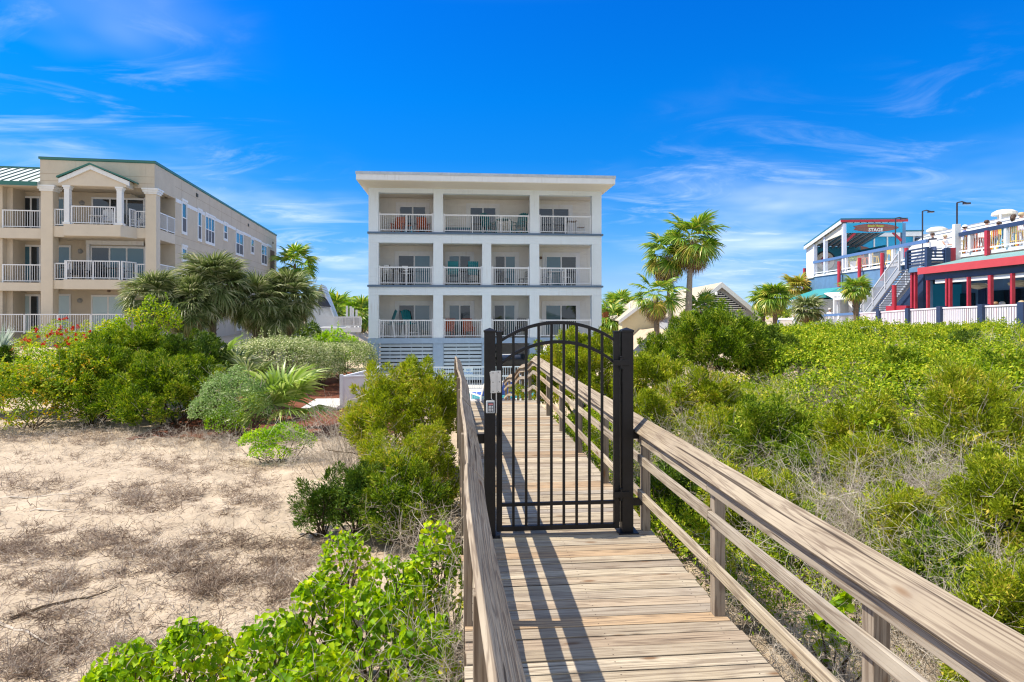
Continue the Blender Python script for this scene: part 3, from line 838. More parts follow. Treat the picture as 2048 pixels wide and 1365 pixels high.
scene.view_settings.view_transform = 'Standard'
scene.view_settings.look = 'None'
scene.view_settings.exposure = 0.54
scene.view_settings.gamma = 1.0
scene.cycles.max_bounces = 7
scene.cycles.diffuse_bounces = 3
scene.cycles.transmission_bounces = 3
scene.cycles.glossy_bounces = 2
scene.cycles.use_denoising = True
scene.cycles.filter_width = 1.2
scene.cycles.sample_clamp_indirect = 4.0
# ================================================================== ground
_g0 = ground_z
def _rect(x, y, x0, x1, y0, y1, s):
    return smooth((x - x0) / s + 1) * smooth((x1 - x) / s + 1) * smooth((y - y0) / s + 1) * smooth((y1 - y) / s + 1)
def ground_z(x, y):
    z = _g0(x, y)
    k = max(_rect(x, y, -0.2, 2.4, 19.5, 29, 1.6), _rect(x, y, -3.0, 9.2, 27, 41, 2.2))
    if x < 0.2 and 3 < y < 20:          # trampled sand: dimples and small ridges
        z += 0.045 * mnoise.noise(Vector((x * 2.6, y * 2.6, 9.1))) + 0.030 * mnoise.noise(Vector((x * 6.0, y * 6.0, 3.7)))
        z -= 0.045 * max(0.0, mnoise.noise(Vector((x * 4.1, y * 4.1, 21.0))))
    return z + (min(z, -1.95) - z) * k

def axis(segs):
    out = []
    for a, b, st in segs:
        n = max(1, int(round((b - a) / st)))
        out += [a + (b - a) * i / n for i in range(n)]
    return out + [segs[-1][1]]
gx = axis([(-900, -120, 60), (-120, -40, 8), (-40, -15, 1.2), (-15, -9, 0.25), (-9, 0, 0.08), (0, 3, 0.2), (3, 14, 0.3), (14, 50, 1.5), (50, 130, 8), (130, 900, 70)])
gy = axis([(-40, -2, 4), (-2, 2, 0.5), (2, 14, 0.085), (14, 24, 0.22), (24, 45, 0.6), (45, 120, 6), (120, 400, 40), (400, 2500, 300)])
V = []
for y in gy:
    for x in gx: V.append((x, y, ground_z(x, y)))
nx = len(gx)
qi = np.array([[j * nx + i, j * nx + i + 1, (j + 1) * nx + i + 1, (j + 1) * nx + i] for j in range(len(gy) - 1) for i in range(nx - 1)])

def ground_material(name, base, base2, litter, amount, grain=0.15, mulch=False):
    m = bpy.data.materials.new(name); m.use_nodes = True
    nt = m.node_tree; N = nt.nodes; L = nt.links
    b = N['Principled BSDF']; b.inputs['Roughness'].default_value = 0.95; b.inputs['Specular IOR Level'].default_value = 0.1
    tc = N.new('ShaderNodeTexCoord')
    def noise(sc, det=5, rough=0.6, dist=0.0):
        n = N.new('ShaderNodeTexNoise'); n.inputs['Scale'].default_value = sc; n.inputs['Detail'].default_value = det; n.inputs['Roughness'].default_value = rough; n.inputs['Distortion'].default_value = dist
        L.new(tc.outputs['Object'], n.inputs['Vector']); return n.outputs['Fac']
    def rng(s, a, c, d=0.0, e=1.0):
        x = N.new('ShaderNodeMapRange'); L.new(s, x.inputs[0])
        for i, k in enumerate((a, c, d, e)): x.inputs[1 + i].default_value = k
        return x.outputs[0]
    def mix(f, a, c):
        x = N.new('ShaderNodeMix'); x.data_type = 'RGBA'; L.new(f, x.inputs[0])
        for s, v in ((x.inputs[6], a), (x.inputs[7], c)):
            if isinstance(v, tuple): s.default_value = (*v, 1)
            else: L.new(v, s)
        return x.outputs[2]
    c = mix(rng(noise(1.1, 6), 0.35, 0.65), base, base2)
    # scattered plant litter: fine dark flecks gathered in drifts
    drift = rng(noise(0.75, 5, 0.6, 0.4), 0.44, 0.62)
    fleck = rng(noise(38 if not mulch else 26, 6, 0.75, 1.5), 0.5, 0.58)
    mu = N.new('ShaderNodeMath'); mu.operation = 'MULTIPLY'; L.new(drift, mu.inputs[0]); L.new(fleck, mu.inputs[1])
    m2 = N.new('ShaderNodeMath'); m2.operation = 'MULTIPLY'; L.new(mu.outputs[0], m2.inputs[0]); m2.inputs[1].default_value = amount
    c = mix(m2.outputs[0], c, litter)
    fl2 = rng(noise(90, 3, 0.7), 0.62, 0.7, 0.0, 0.55)
    c = mix(fl2, c, litter)
    L.new(c, b.inputs['Base Color'])
    bp = N.new('ShaderNodeBump'); bp.inputs['Strength'].default_value = 0.8; bp.inputs['Distance'].default_value = 0.05
    h1 = noise(9, 8, 0.7); L.new(h1, bp.inputs['Height']); L.new(bp.outputs['Normal'], b.inputs['Normal'])
    return m
SAND = ground_material('beach sand', (0.56, 0.455, 0.335), (0.45, 0.36, 0.26), (0.20, 0.145, 0.10), 0.45)
MULCH = ground_material('red bark mulch', (0.22, 0.085, 0.05), (0.15, 0.055, 0.035), (0.07, 0.03, 0.02), 0.8, mulch=True)
g = link_mesh('ground', np_mesh('ground', V, qi), None, [SAND])
g.data.polygons.foreach_set('use_smooth', [True] * len(g.data.polygons))
tag(g, 'pale dune sand with dry plant litter', kind='structure')

def patch_sheet(name, m, inside, x0, x1, y0, y1, st, lift, label):
    xs = axis([(x0, x1, st)]); ys = axis([(y0, y1, st)]); V = []; Q = []
    for y in ys:
        for x in xs: V.append((x, y, ground_z(x, y) + lift))
    n = len(xs)
    for j in range(len(ys) - 1):
        for i in range(n - 1):
            if inside((xs[i] + xs[i + 1]) / 2, (ys[j] + ys[j + 1]) / 2): Q.append((j * n + i, j * n + i + 1, (j + 1) * n + i + 1, (j + 1) * n + i))
    o = link_mesh(name, np_mesh(name, V, Q), None, [m]); o.data.polygons.foreach_set('use_smooth', [True] * len(o.data.polygons))
    return tag(o, label, kind='structure')
def in_mulch(x, y):
    wob = 0.9 * mnoise.noise(Vector((x * 0.6, y * 0.6, 7))) + 0.5 * mnoise.noise(Vector((x * 2.2, y * 2.2, 2)))
    return y > 19.0 + wob and -9.5 < x < -1.9 + 0.5 * wob and y < 38
patch_sheet('mulch_bed', MULCH, in_mulch, -10, -1, 17, 38, 0.2, 0.03, 'reddish bark mulch under the palmetto and beside the hedges')
b = WB(); b.box(-5.75, -4.45, 23.5, 25.9, -1.5, -1.13)
tag(b.build('pavement', CONCRETE, None, bevel=0.02), 'pale concrete slab beside the white screen', kind='structure')
b = WB(); b.box(-2.6, 9.0, 27.0, 48.0, -2.2, -1.75)
tag(b.build('pool_deck', CONCRETE, None), 'pale concrete terrace round the pool and under the white building', kind='structure')
POOLW = mat('pool water', (0.02, 0.33, 0.38), 0.06, spec=0.7, bump=0.25, bscale=6)
b = WB(); b.box(-1.6, 5.0, 29.4, 32.0, -2.1, -1.742)
tag(b.build('water', POOLW, None), 'turquoise pool water', kind='structure')
b = WB(); b.cur = 0
for a in ((-1.85, -1.6, 29.15, 32.25), (5.0, 5.25, 29.15, 32.25), (-1.6, 5.0, 29.15, 29.4), (-1.6, 5.0, 32.0, 32.25)): b.box(a[0], a[1], a[2], a[3], -1.8, -1.70)
tag(b.build('pool_kerb', W_PAINT, None, bevel=0.02), 'white coping round the pool', kind='structure')

# ================================================================== boardwalk
def lerp(xs, ys, x):
    return float(np.interp(x, xs, ys))
LX = lambda y: lerp([-2, 2, 3.2, 4.2, 6.4, 8.2, 11, 14, 16.5, 28], [0.127, 0.125, 0.10, 0.08, 0.07, 0.06, 0.03, -0.02, -0.08, -0.12], y)
def deck_z(y):
    return 0.0 if y < 16.6 else -(y - 16.6) * 0.165
bw = thing('boardwalk', 'weathered timber boardwalk with leaning handrails running through the gate', 'boardwalk', (1.08, 6.0, 0))
rnd = random.Random(3)
b = WB(); y = -1.4
while y < 27.2:
    x0 = 0.05 + rnd.uniform(-0.014, 0.012) + (LX(y) - 0.09) * 0.5; x1 = 2.115 + rnd.uniform(-0.014, 0.014)
    z = deck_z(y) + rnd.uniform(-0.003, 0.003); sl = 0.0 if y < 16.6 else -0.165
    tw = rnd.uniform(-0.004, 0.004); wd = 0.1385
    vs = []
    for xx, dz in ((x0, -tw), (x1, tw)):
        for yy, zz in ((0, -0.036), (wd, -0.036), (wd, 0), (0, 0)):
            vs.append((xx, y + yy, z + zz + dz + sl * yy))
    b.add(vs, [(0, 1, 2, 3), (7, 6, 5, 4), (0, 4, 5, 1), (1, 5, 6, 2), (2, 6, 7, 3), (3, 7, 4, 0)])
    if y < 11:
        b.cur = 1
        for xx in (0.16, 1.08, 1.98):
            for fy in (0.03, 0.105):
                qx, qy = xx + rnd.uniform(-0.012, 0.012), y + fy + rnd.uniform(-0.006, 0.006)
                b.add([(qx + 0.0048 * math.cos(k * PI / 3), qy + 0.0048 * math.sin(k * PI / 3), z + tw * (2 * (qx - x0) / (x1 - x0) - 1) + 0.0012) for k in range(6)], [tuple(range(6))])
        b.cur = 0
    y += 0.148 + rnd.uniform(-0.0015, 0.003)
b.build('deck', [WOODX, mat('rusty screw heads', (0.07, 0.045, 0.035), 0.6)], bw, bevel=0.003)
b = WB()
for xx in (0.16, 1.08, 1.98):
    b.bar((xx, -1.4, -0.135), (xx, 16.6, -0.135), 0.04, 0.19); b.bar((xx, 16.6, -0.135), (xx, 27.0, -0.135 + deck_z(27.0)), 0.04, 0.19)
b.build('joists', WOODY, bw)
b = WB()
for yy in (0.5, 3.8, 7.4, 11, 14.6, 17.6, 21):
    for xx in (0.27, 1.89): b.box(xx - 0.07, xx + 0.07, yy - 0.07, yy + 0.07, -2.2, deck_z(yy) - 0.23)
b.build('piles', WOODZ, bw)

def sweep(b, prof, ys, dx, dz):
    """closed section prof of (x, z) pairs carried along y"""
    n = len(prof); vs = []; fs = []
    for yy in ys:
        for x, z in prof: vs.append((x + dx(yy), yy, z + dz(yy)))
    for i in range(len(ys) - 1):
        for k in range(n): fs.append((i * n + k, i * n + (k + 1) % n, (i + 1) * n + (k + 1) % n, (i + 1) * n + k))
    fs += [tuple(range(n))[::-1], tuple((len(ys) - 1) * n + k for k in range(n))]
    b.add(vs, fs)
POSTS = [-0.85, 1.05, 2.93, 4.82, 6.74, 8.62, 10.5, 12.4, 14.3, 16.2, 18.1, 20.0, 21.9, 23.8, 25.7, 27.1]
JOIN = [-1.4, 1.08, 4.84, 8.6, 12.42, 16.35, 20.0, 23.8, 27.2]
for side in (0, 1):
    rnd = random.Random(20 + side)
    if side: dxf = lambda y: lerp([-2, 4, 9, 14, 16.5, 20, 24, 28], [0, 0, -0.015, 0.0, 0.02, 0.0, 0.06, -0.02], y); mir = lambda x: x
    else: dxf = lambda y: LX(y) - 0.10; mir = lambda x: 2.14 - x
    wave = lambda y: deck_z(y) + (0.0 if y < 16.6 else 0.05 * math.sin(y * 1.3))
    rail_b = WB()
    for za, zb in (((0.735, 0.825), (0.355, 0.445), (0.965, 1.11)) if side else ((0.705, 0.84), (0.33, 0.465), (0.965, 1.11))):
        js = JOIN if za > 0.9 else [JOIN[0]] + [p + rnd.uniform(-0.01, 0.01) for p in (1.05, 4.82, 8.62, 12.4, 16.2, 20.0, 23.8)] + [27.2]
        for j in range(len(js) - 1):
            ys = [js[j] + 0.002 + (js[j + 1] - js[j] - 0.004) * i / 6 for i in range(7)]
            o1, o2 = rnd.uniform(-0.006, 0.006), rnd.uniform(-0.008, 0.008)
            sweep(rail_b, [(mir(1.972), za), (mir(2.0095), za), (mir(2.0095), zb), (mir(1.972), zb)], ys,
                  lambda y, o=o1: dxf(y) + o * 0.0, lambda y, o=o2: wave(y) + o)
    rl = rail_b.build('railing', WOODY, bw, bevel=0.004)
    tag(rl, 'leaning timber handrail along the %s side of the walk' % ('bushy right' if side else 'sandy left'))
    for yy in POSTS:
        pb = WB(); ox = dxf(yy); z0 = deck_z(yy)
        xa, xb = sorted((mir(2.011), mir(2.10))) if side else (0.062, 0.129)
        pb.box(xa + ox, xb + ox, yy - 0.045, yy + 0.045, z0 - 0.3 if yy > -5 else 0, z0 + (1.03 if side else 1.09))
        pb.build('post', WOODZ, rl, bevel=0.004)
    for j in range(len(JOIN) - 1):
        cb = WB(); a, c = JOIN[j] + 0.002, JOIN[j + 1] - 0.002
        n = 16; ys = [a + (c - a) * i / n for i in range(n + 1)]
        tilt = rnd.uniform(-0.012, 0.012); lat = rnd.uniform(-0.008, 0.008)
        pr = [(1.915, 1.09), (2.042, 1.226), (2.07, 1.199), (1.943, 1.063)]
        pr = [(mir(x), z + (tilt if i in (1, 2) else 0)) for i, (x, z) in enumerate(pr)]
        wob = (lambda y: 0.0) if side else (lambda y: 0.010 * math.sin(y * 1.3))
        sweep(cb, pr, ys, lambda y: dxf(y) + lat + wob(y), lambda y: wave(y) + wob(y) * 0.6)
        cb.build('top_rail', WOODY, rl, bevel=0.005)

# ================================================================== gate
GY = 6.70
gx_ = lambda u: X_at(u, GY)
gz_ = lambda v, u=1115: Z_at(u, v, GY)
gate = thing('metal_gate', 'black arched metal gate with keypad closing the boardwalk', 'gate', (gx_(1115), GY, 0))
def gp(b, name, m=BLACKM, bev=0.003): return b.build(name, m, gate, bevel=bev)
for u0, u1 in ((968.5, 990.6), (1242.0, 1264.0)):
    x0, x1 = gx_(u0), gx_(u1); zt = gz_(663)
    b = WB(); b.box(x0, x1, GY - 0.06, GY + 0.06, 0.012, zt); b.box(x0 - 0.05, x1 + 0.05, GY - 0.11, GY + 0.11, 0.002, 0.012)
    po = gp(b, 'gate_post')
    xm = (x0 + x1) / 2; hw = (x1 - x0) / 2 + 0.006
    b = WB(); q = [(xm - hw, GY - 0.066), (xm + hw, GY - 0.066), (xm + hw, GY + 0.066), (xm - hw, GY + 0.066)]
    b.add([(x, y, zt - 0.012) for x, y in q] + [(x, y, zt + 0.012) for x, y in q] + [(xm, GY, zt + 0.04)],
          [(3, 2, 1, 0), (0, 1, 5, 4), (1, 2, 6, 5), (2, 3, 7, 6), (3, 0, 4, 7), (4, 5, 8), (5, 6, 8), (6, 7, 8), (7, 4, 8)])
    b.build('post_cap', BLACKM, po, bevel=0.003)
xl0, xl1, xr0, xr1 = gx_(992.8), gx_(1004), gx_(1227), gx_(1237.7)
zb0 = 0.045
b = WB()
b.box(xl0, xl1, GY - 0.03, GY + 0.03, zb0, gz_(666)); b.box(xr0, xr1, GY - 0.03, GY + 0.03, zb0, gz_(666))
for x0, x1 in ((xl0, xl1), (xr0, xr1)): b.box(x0 - 0.004, x1 + 0.004, GY - 0.034, GY + 0.034, gz_(666), gz_(666) + 0.018)
b.box(xl1, xr0, GY - 0.026, GY + 0.026, zb0, zb0 + 0.052)
b.box(xl1, xr0, GY - 0.019, GY + 0.019, gz_(1010), gz_(1003.5))
def arch(ze, zp, hh):
    xc = (xl1 + xr0) / 2; hw = (xr0 - xl1) / 2; s = zp - ze; rad = (hw * hw + s * s) / (2 * s)
    pts = []
    for i in range(25):
        x = xl1 + (xr0 - xl1) * i / 24
        pts.append((x, zp - rad + math.sqrt(rad * rad - (x - xc) ** 2)))
    return pts
A1 = arch(gz_(680), gz_(645.5), 0.034); A2 = arch(gz_(725), gz_(684), 0.034)
for A in (A1, A2):
    vs = []; fs = []
    for x, z in A: vs += [(x, GY - 0.02, z - 0.018), (x, GY + 0.02, z - 0.018), (x, GY + 0.02, z + 0.018), (x, GY - 0.02, z + 0.018)]
    for i in range(24):
        for k in range(4): fs.append((i * 4 + k, i * 4 + (k + 1) % 4, i * 4 + 4 + (k + 1) % 4, i * 4 + 4 + k))
    b.add(vs, fs)
leaf = gp(b, 'gate_frame')
for u in (1026.7, 1052.3, 1077.2, 1102.8, 1127.6, 1153.2, 1178.8, 1204):
    x = gx_(u); zt = lerp([p[0] for p in A1], [p[1] for p in A1], x)
    b = WB(); b.box(x - 0.0135, x + 0.0135, GY - 0.0135, GY + 0.0135, zb0 + 0.05, zt - 0.01)
    b.build('picket', BLACKM, leaf)
for v in (726, 989):
    z = gz_(v); x = gx_(1240)
    b = WB(); b.tube([(x, GY - 0.06, z - 0.06), (x, GY - 0.06, z + 0.06)], 0.016, 10); b.box(x - 0.09, x + 0.09, GY - 0.075, GY - 0.0635, z - 0.03, z + 0.03)
    b.tube([(x, GY - 0.06, z + 0.06), (x, GY - 0.06, z + 0.068)], 0.022, 10); b.tube([(x, GY - 0.06, z - 0.068), (x, GY - 0.06, z - 0.06)], 0.022, 10)
    gp(b, 'hinge')
GREYROD = mat('worn grey rod', (0.20, 0.20, 0.20), 0.45, 0.5)
b = WB(); b.tube([(gx_(1239.8), GY + 0.02, 0.1), (gx_(1239.8), GY + 0.02, gz_(664))], 0.010, 8); gp(b, 'hinge_rod', GREYROD)
for x0, x1, v0, v1 in ((gx_(1264), 2.03, 881, 862), (gx_(1264), 2.03, 1016, 1001), (LX(GY) + 0.02, gx_(968.5), 885, 866), (LX(GY) + 0.02, gx_(968.5), 1016, 1001)):
    b = WB(); b.box(x0, x1, GY + 0.0, GY + 0.035, gz_(v0), gz_(v1)); gp(b, 'bracket')
b = WB(); b.box(gx_(980.5), gx_(992.6), GY - 0.105, GY - 0.062, gz_(783), gz_(740)); b.box(gx_(992.8), gx_(1001), GY - 0.098, GY - 0.032, gz_(782), gz_(739.5))
b.prism([(gx_(980.4), GY - 0.1, gz_(760)), (gx_(980.4), GY - 0.1, gz_(742)), (gx_(978.4), GY - 0.1, gz_(742))], (0, 0.04, 0))
lock = gp(b, 'lock_box', STEEL)
b = WB()
for u, v in ((985, 743.5), (985, 761.5), (985, 779.5), (995.6, 742), (997.6, 761), (996, 780)):
    x, z = gx_(u), gz_(v); yy = GY - 0.105 if u < 992 else GY - 0.098
    b.tube([(x, yy + 0.002, z), (x, yy - 0.004, z)], 0.006, 8)
b.build('screws', GREYROD, lock)
b = WB(); b.tube([(gx_(982), GY - 0.07, gz_(783)), (gx_(982), GY - 0.07, gz_(794)), (gx_(984), GY - 0.07, gz_(797))], 0.005, 6)
b.tube([(gx_(992), GY - 0.055, gz_(783)), (gx_(992), GY - 0.055, gz_(800)), (gx_(992), GY - 0.055, gz_(824))], 0.009, 6)
gp(b, 'conduit', STEEL)
b = WB(); b.tube([(gx_(1001), GY - 0.06, gz_(809)), (gx_(1001), GY - 0.06, gz_(871))], 0.012, 8); b.box(gx_(1000), gx_(1002), GY - 0.055, GY - 0.03, gz_(814), gz_(811)); b.box(gx_(1000), gx_(1002), GY - 0.055, GY - 0.03, gz_(868), gz_(865))
gp(b, 'handle')
b = WB(); b.box(gx_(971.5), gx_(988.7), GY - 0.095, GY - 0.06, gz_(822.5), gz_(798))
kp = gp(b, 'keypad', GREYPLASTIC, 0.008)
b = WB(); b.box(gx_(975.2), gx_(986), GY - 0.0985, GY - 0.094, gz_(819.5), gz_(801.5)); b.build('keypad_face', BLACKP, kp)
b = WB(); b.box(gx_(976.2), gx_(985), GY - 0.1005, GY - 0.0975, gz_(806), gz_(803.2)); b.build('status_strip', mat('pink red strip', (0.62, 0.22, 0.22), 0.5), kp)
for r_ in range(4):
    for c_ in range(3):
        u = 976.4 + c_ * 3.15; v = 807.6 + r_ * 2.95
        b = WB(); b.box(gx_(u), gx_(u + 2.15), GY - 0.1035, GY - 0.098, gz_(v + 1.9), gz_(v)); b.build('key', WHITEP, kp)
# ================================================================== centre: white three-storey building
YF = 35.86
fx = lambda u, y=YF: X_at(u, y)
fz = lambda v, y=YF: Z_at(740, v, y)
XL, XR = fx(737), fx(1203)
ZB = -1.75
bld = thing('apartment_building', 'white three storey beach building with open balconies and flat overhanging roof', 'building', ((XL + XR) / 2, YF, ZB))
z3t, z3 = fz(385), fz(463.5)
z2t, z2 = fz(485.5), fz(570)
z1t, z1 = fz(590.5), fz(677)
zbb = fz(688)
zroof = fz(374)
B3 = [(757, 867), (886, 1060), (1078.5, 1184)]
B2 = [(757, 866.5), (886, 964.5), (982.5, 1059.5), (1078.5, 1184)]
def piers(bs):
    e = [737] + [k for p in bs for k in p] + [1203]
    return [(fx(e[i]), fx(e[i + 1])) for i in range(0, len(e), 2)]
def clap(b, x0, x1, y, z0, z1, step=0.155, lip=0.014, face=-1):
    """real lap siding: each course leans out over the one below"""
    z = z0
    while z < z1 - 0.01:
        zt = min(z + step, z1)
        b.quad((x0, y + face * lip, z), (x1, y + face * lip, z), (x1, y, zt), (x0, y, zt))
        b.quad((x0, y, z), (x1, y, z), (x1, y + face * lip, z), (x0, y + face * lip, z))
        z = zt
b = WB()
b.box(XL, XR, YF, YF + 0.42, z3t, zroof)                    # top beam
b.box(XL, XR, YF, YF + 0.42, z2t, z3 - 0.11); b.box(XL, XR, YF, YF + 0.42, z1t, z2 - 0.11)
for x0, x1 in piers(B3): b.box(x0, x1, YF + 0.002, YF + 0.41, z3, z3t)
for za, zb, bs in ((z2, z2t, B2), (z1, z1t, B2)):
    for x0, x1 in piers(bs): b.box(x0, x1, YF + 0.002, YF + 0.41, za, zb)
# lap courses proud of the beams and of the right corner pier
for z0, zt in ((z2t + 0.02, z3 - 0.13), (z1t + 0.02, z2 - 0.13)): clap(b, XL, XR, YF - 0.002, z0, zt, 0.14, 0.01)
for z0, zt in ((z2, z2t), (z1, z1t)): clap(b, fx(1187), XR, YF - 0.002, z0 + 0.02, zt, 0.15, 0.012); clap(b, XL, fx(753), YF - 0.002, z0 + 0.02, zt, 0.15, 0.012)
b.box(XL, XL + 0.25, YF + 0.42, YF + 13, z1 - 0.05, zroof); b.box(XR - 0.25, XR, YF + 2.0, YF + 13, z1 - 0.05, zroof); b.box(XL, XR, YF + 13, YF + 13.2, z1 - 0.05, zroof)
b.box(XR - 0.2, XR, YF + 0.42, YF + 2.0, z1 - 0.02, z1 + 0.12)
b.build('facade', W_SIDING, bld)
b = WB()
for zf in (z1, z2, z3): b.box(XL + 0.25, XR - 0.02, YF + 0.42, YF + 13, zf - 0.10, zf - 0.004)
b.build('floor', CONCRETE, bld)
b = WB()
for zc in (z3t + 0.03, z2t + 0.03, z1t + 0.03): b.box(XL + 0.25, XR - 0.25, YF + 0.42, YF + 2.06, zc, zc + 0.05)
b.build('balcony_ceiling', SOFFIT, bld)
YB = YF + 1.95
b = WB()
for za, zb in ((z3, z3t + 0.03), (z2, z2t + 0.03), (z1, z1t + 0.03)): clap(b, XL + 0.25, XR - 0.25, YB, za, zb, 0.165, 0.02)
b.build('back_wall', CREAM, bld)
b = WB()
for za, zb, bs in ((z3, z3t + 0.03, B3), (z2, z2t + 0.03, B2), (z1, z1t + 0.03, B2)):
    for x0, x1 in piers(bs)[1:-1]: xm = (x0 + x1) / 2; b.box(xm - 0.08, xm + 0.08, YF + 0.41, YB - 0.022, za, zb)
b.build('party_wall', CREAM, bld)
# slate edge strips and blue grey base
for zf in (z3, z2):
    b = WB(); b.box(XL - 0.06, XR + 0.09, YF - 0.09, YF + 0.3, zf - 0.115, zf - 0.008); b.build('edge_strip', SLATE, bld)
b = WB(); b.box(XL - 0.03, XR + 0.03, YF - 0.04, YF + 0.4, zbb, z1 - 0.006); b.build('base_band', BLUEGREY, bld)
for x0, x1 in piers(B2):
    b = WB(); b.box(x0, x1, YF, YF + 0.42, ZB, zbb); b.build('base_pier', BLUEGREY, bld)
b = WB()
for y in (YF + 5, YF + 9.5, YF + 12.7):
    for x in (XL + 0.3, -1.3, 1.7, 4.7, XR - 0.3): b.box(x - 0.2, x + 0.2, y - 0.2, y + 0.2, ZB, z1 - 0.12)
b.build('pile', BLUEGREY, bld)
PP = piers(B2)
for i in (0, 1):
    x0, x1 = PP[i][1] + 0.02, PP[i + 1][0] - 0.02
    b = WB(); z = zbb - 0.17
    while z > ZB + 0.1: b.box(x0, x1, YF + 0.10, YF + 0.13, z - 0.02, z + 0.13); z -= 0.213
    k = 5 if i == 0 else 3
    for j in range(k + 1): xx = x0 + (x1 - x0) * j / k; b.box(xx - 0.02, xx + 0.02, YF + 0.13, YF + 0.17, ZB + 0.02, zbb - 0.02)
    b.build('slat_panel', BLUESLAT, bld)
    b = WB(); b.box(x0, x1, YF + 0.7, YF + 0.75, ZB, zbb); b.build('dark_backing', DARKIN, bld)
# roof
yo = YF - 2.05
rx0, rx1 = X_at(712, yo), X_at(1230.5, yo)
zf0, zf1, zf2 = Z_at(740, 360.5, yo), Z_at(740, 348.5, yo), Z_at(740, 343, yo)
b = WB(); b.box(rx0, rx1, yo, YF + 13.5, zf0 + 0.02, zf1); r_ = b.build('roof', W_PAINT, bld)
b = WB(); b.box(rx0 - 0.03, rx1 + 0.03, yo - 0.03, YF + 13.53, zf1, zf2); b.build('roof_flashing', FLASH, r_)
b = WB(); b.box(rx0 + 0.02, rx1 - 0.02, yo + 0.03, YF + 0.2, zf0 - 0.01, zf0 + 0.018); b.box(rx0 + 0.02, XL, YF + 0.2, YF + 13.4, zf0 - 0.01, zf0 + 0.018); b.box(XR, rx1 - 0.02, YF + 0.2, YF + 13.4, zf0 - 0.01, zf0 + 0.018)
b.build('soffit', SOFFIT, r_)

def balcony_rail(b, x0, x1, y, zf, h=1.04, sp=0.118, mid=True):
    """white balusters between two rails, posts at the ends"""
    b.box(x0, x1, y - 0.025, y + 0.025, zf + h - 0.075, zf + h); b.box(x0, x1, y - 0.02, y + 0.02, zf + 0.09, zf + 0.135)
    n = max(2, int((x1 - x0) / sp))
    for i in range(1, n):
        x = x0 + (x1 - x0) * i / n; b.box(x - 0.0095, x + 0.0095, y - 0.0095, y + 0.0095, zf + 0.13, zf + h - 0.07)
    ps = [x0 + 0.03, x1 - 0.03]
    if mid: ps += [x0 + (x1 - x0) * i / max(2, round((x1 - x0) / 1.55)) for i in range(1, max(2, round((x1 - x0) / 1.55)))]
    for i, x in enumerate(ps): r = 0.035 if i < 2 else 0.024; b.box(x - r, x + r, y - r, y + r, zf + 0.005, zf + h + (0.05 if i < 2 else -0.01))
doors = {3: [(800.5, 850.5), (941, 990.6), (1075, 1136.5)], 2: [(798, 859.5), (899, 939.5), (991, 1029.5), (1093, 1151)], 1: [(799, 859), (899, 940), (989, 1028.5), (1092, 1151.5)]}
tops = {3: 415, 2: 512.5, 1: 611.5}
kinds = {3: 'dd dd dd', 2: 'dt td dt td', 1: 'dg gD dg gd'}
GL = {'d': DARKGLASS, 't': TEALGLASS, 'g': GREYGLASS, 'D': DARKGLASS}
for fl, zf, bs in ((3, z3, B3), (2, z2, B2), (1, z1, B2)):
    for i, (u0, u1) in enumerate(bs):
        b = WB(); balcony_rail(b, fx(u0) + 0.02, fx(u1) - 0.02, YF + 0.12, zf, mid=(u1 - u0) > 90)
        b.build('railing', W_RAIL, bld)
    for i, (u0, u1) in enumerate(doors[fl]):
        x0, x1 = X_at(u0, YB), X_at(u1, YB); zt = Z_at(820, tops[fl], YB); xm = (x0 + x1) / 2; yy = YB - 0.03
        b = WB()
        b.box(x0 - 0.06, x1 + 0.06, yy - 0.05, yy + 0.02, zt, zt + 0.08)
        for xx in (x0 - 0.06, x1, ): b.box(xx, xx + 0.06, yy - 0.05, yy + 0.02, zf + 0.02, zt)
        b.box(xm - 0.04, xm + 0.04, yy - 0.045, yy + 0.02, zf + 0.08, zt); b.box(x0, x1, yy - 0.05, yy + 0.02, zf + 0.005, zf + 0.08)
        # wide flat casing
        b.box(x0 - 0.26, x0 - 0.06, yy - 0.022, yy + 0.01, zf + 0.005, zt + 0.28); b.box(x1 + 0.06, x1 + 0.26, yy - 0.022, yy + 0.01, zf + 0.005, zt + 0.28); b.box(x0 - 0.06, x1 + 0.06, yy - 0.022, yy + 0.01, zt + 0.08, zt + 0.28)
        dr = b.build('sliding_door', W_PAINT, bld)
        k = kinds[fl].split()[i]
        for j, (a, c) in enumerate(((x0, xm - 0.04), (xm + 0.04, x1))):
            g_ = WB(); g_.box(a, c, yy - 0.02 - 0.01 * j, yy - 0.005, zf + 0.08, zt); g_.build('glass_pane', GL[k[j]], dr)
LAMPM = mat('bronze wall lamp', (0.10, 0.06, 0.04), 0.4, 0.5)
b = WB(); x = X_at(1081, YB); z = Z_at(1081, 516.5, YB); b.tube([(x, YB - 0.02, z), (x, YB - 0.16, z)], [0.05, 0.09], 10); b.build('wall_lamp', LAMPM, bld)

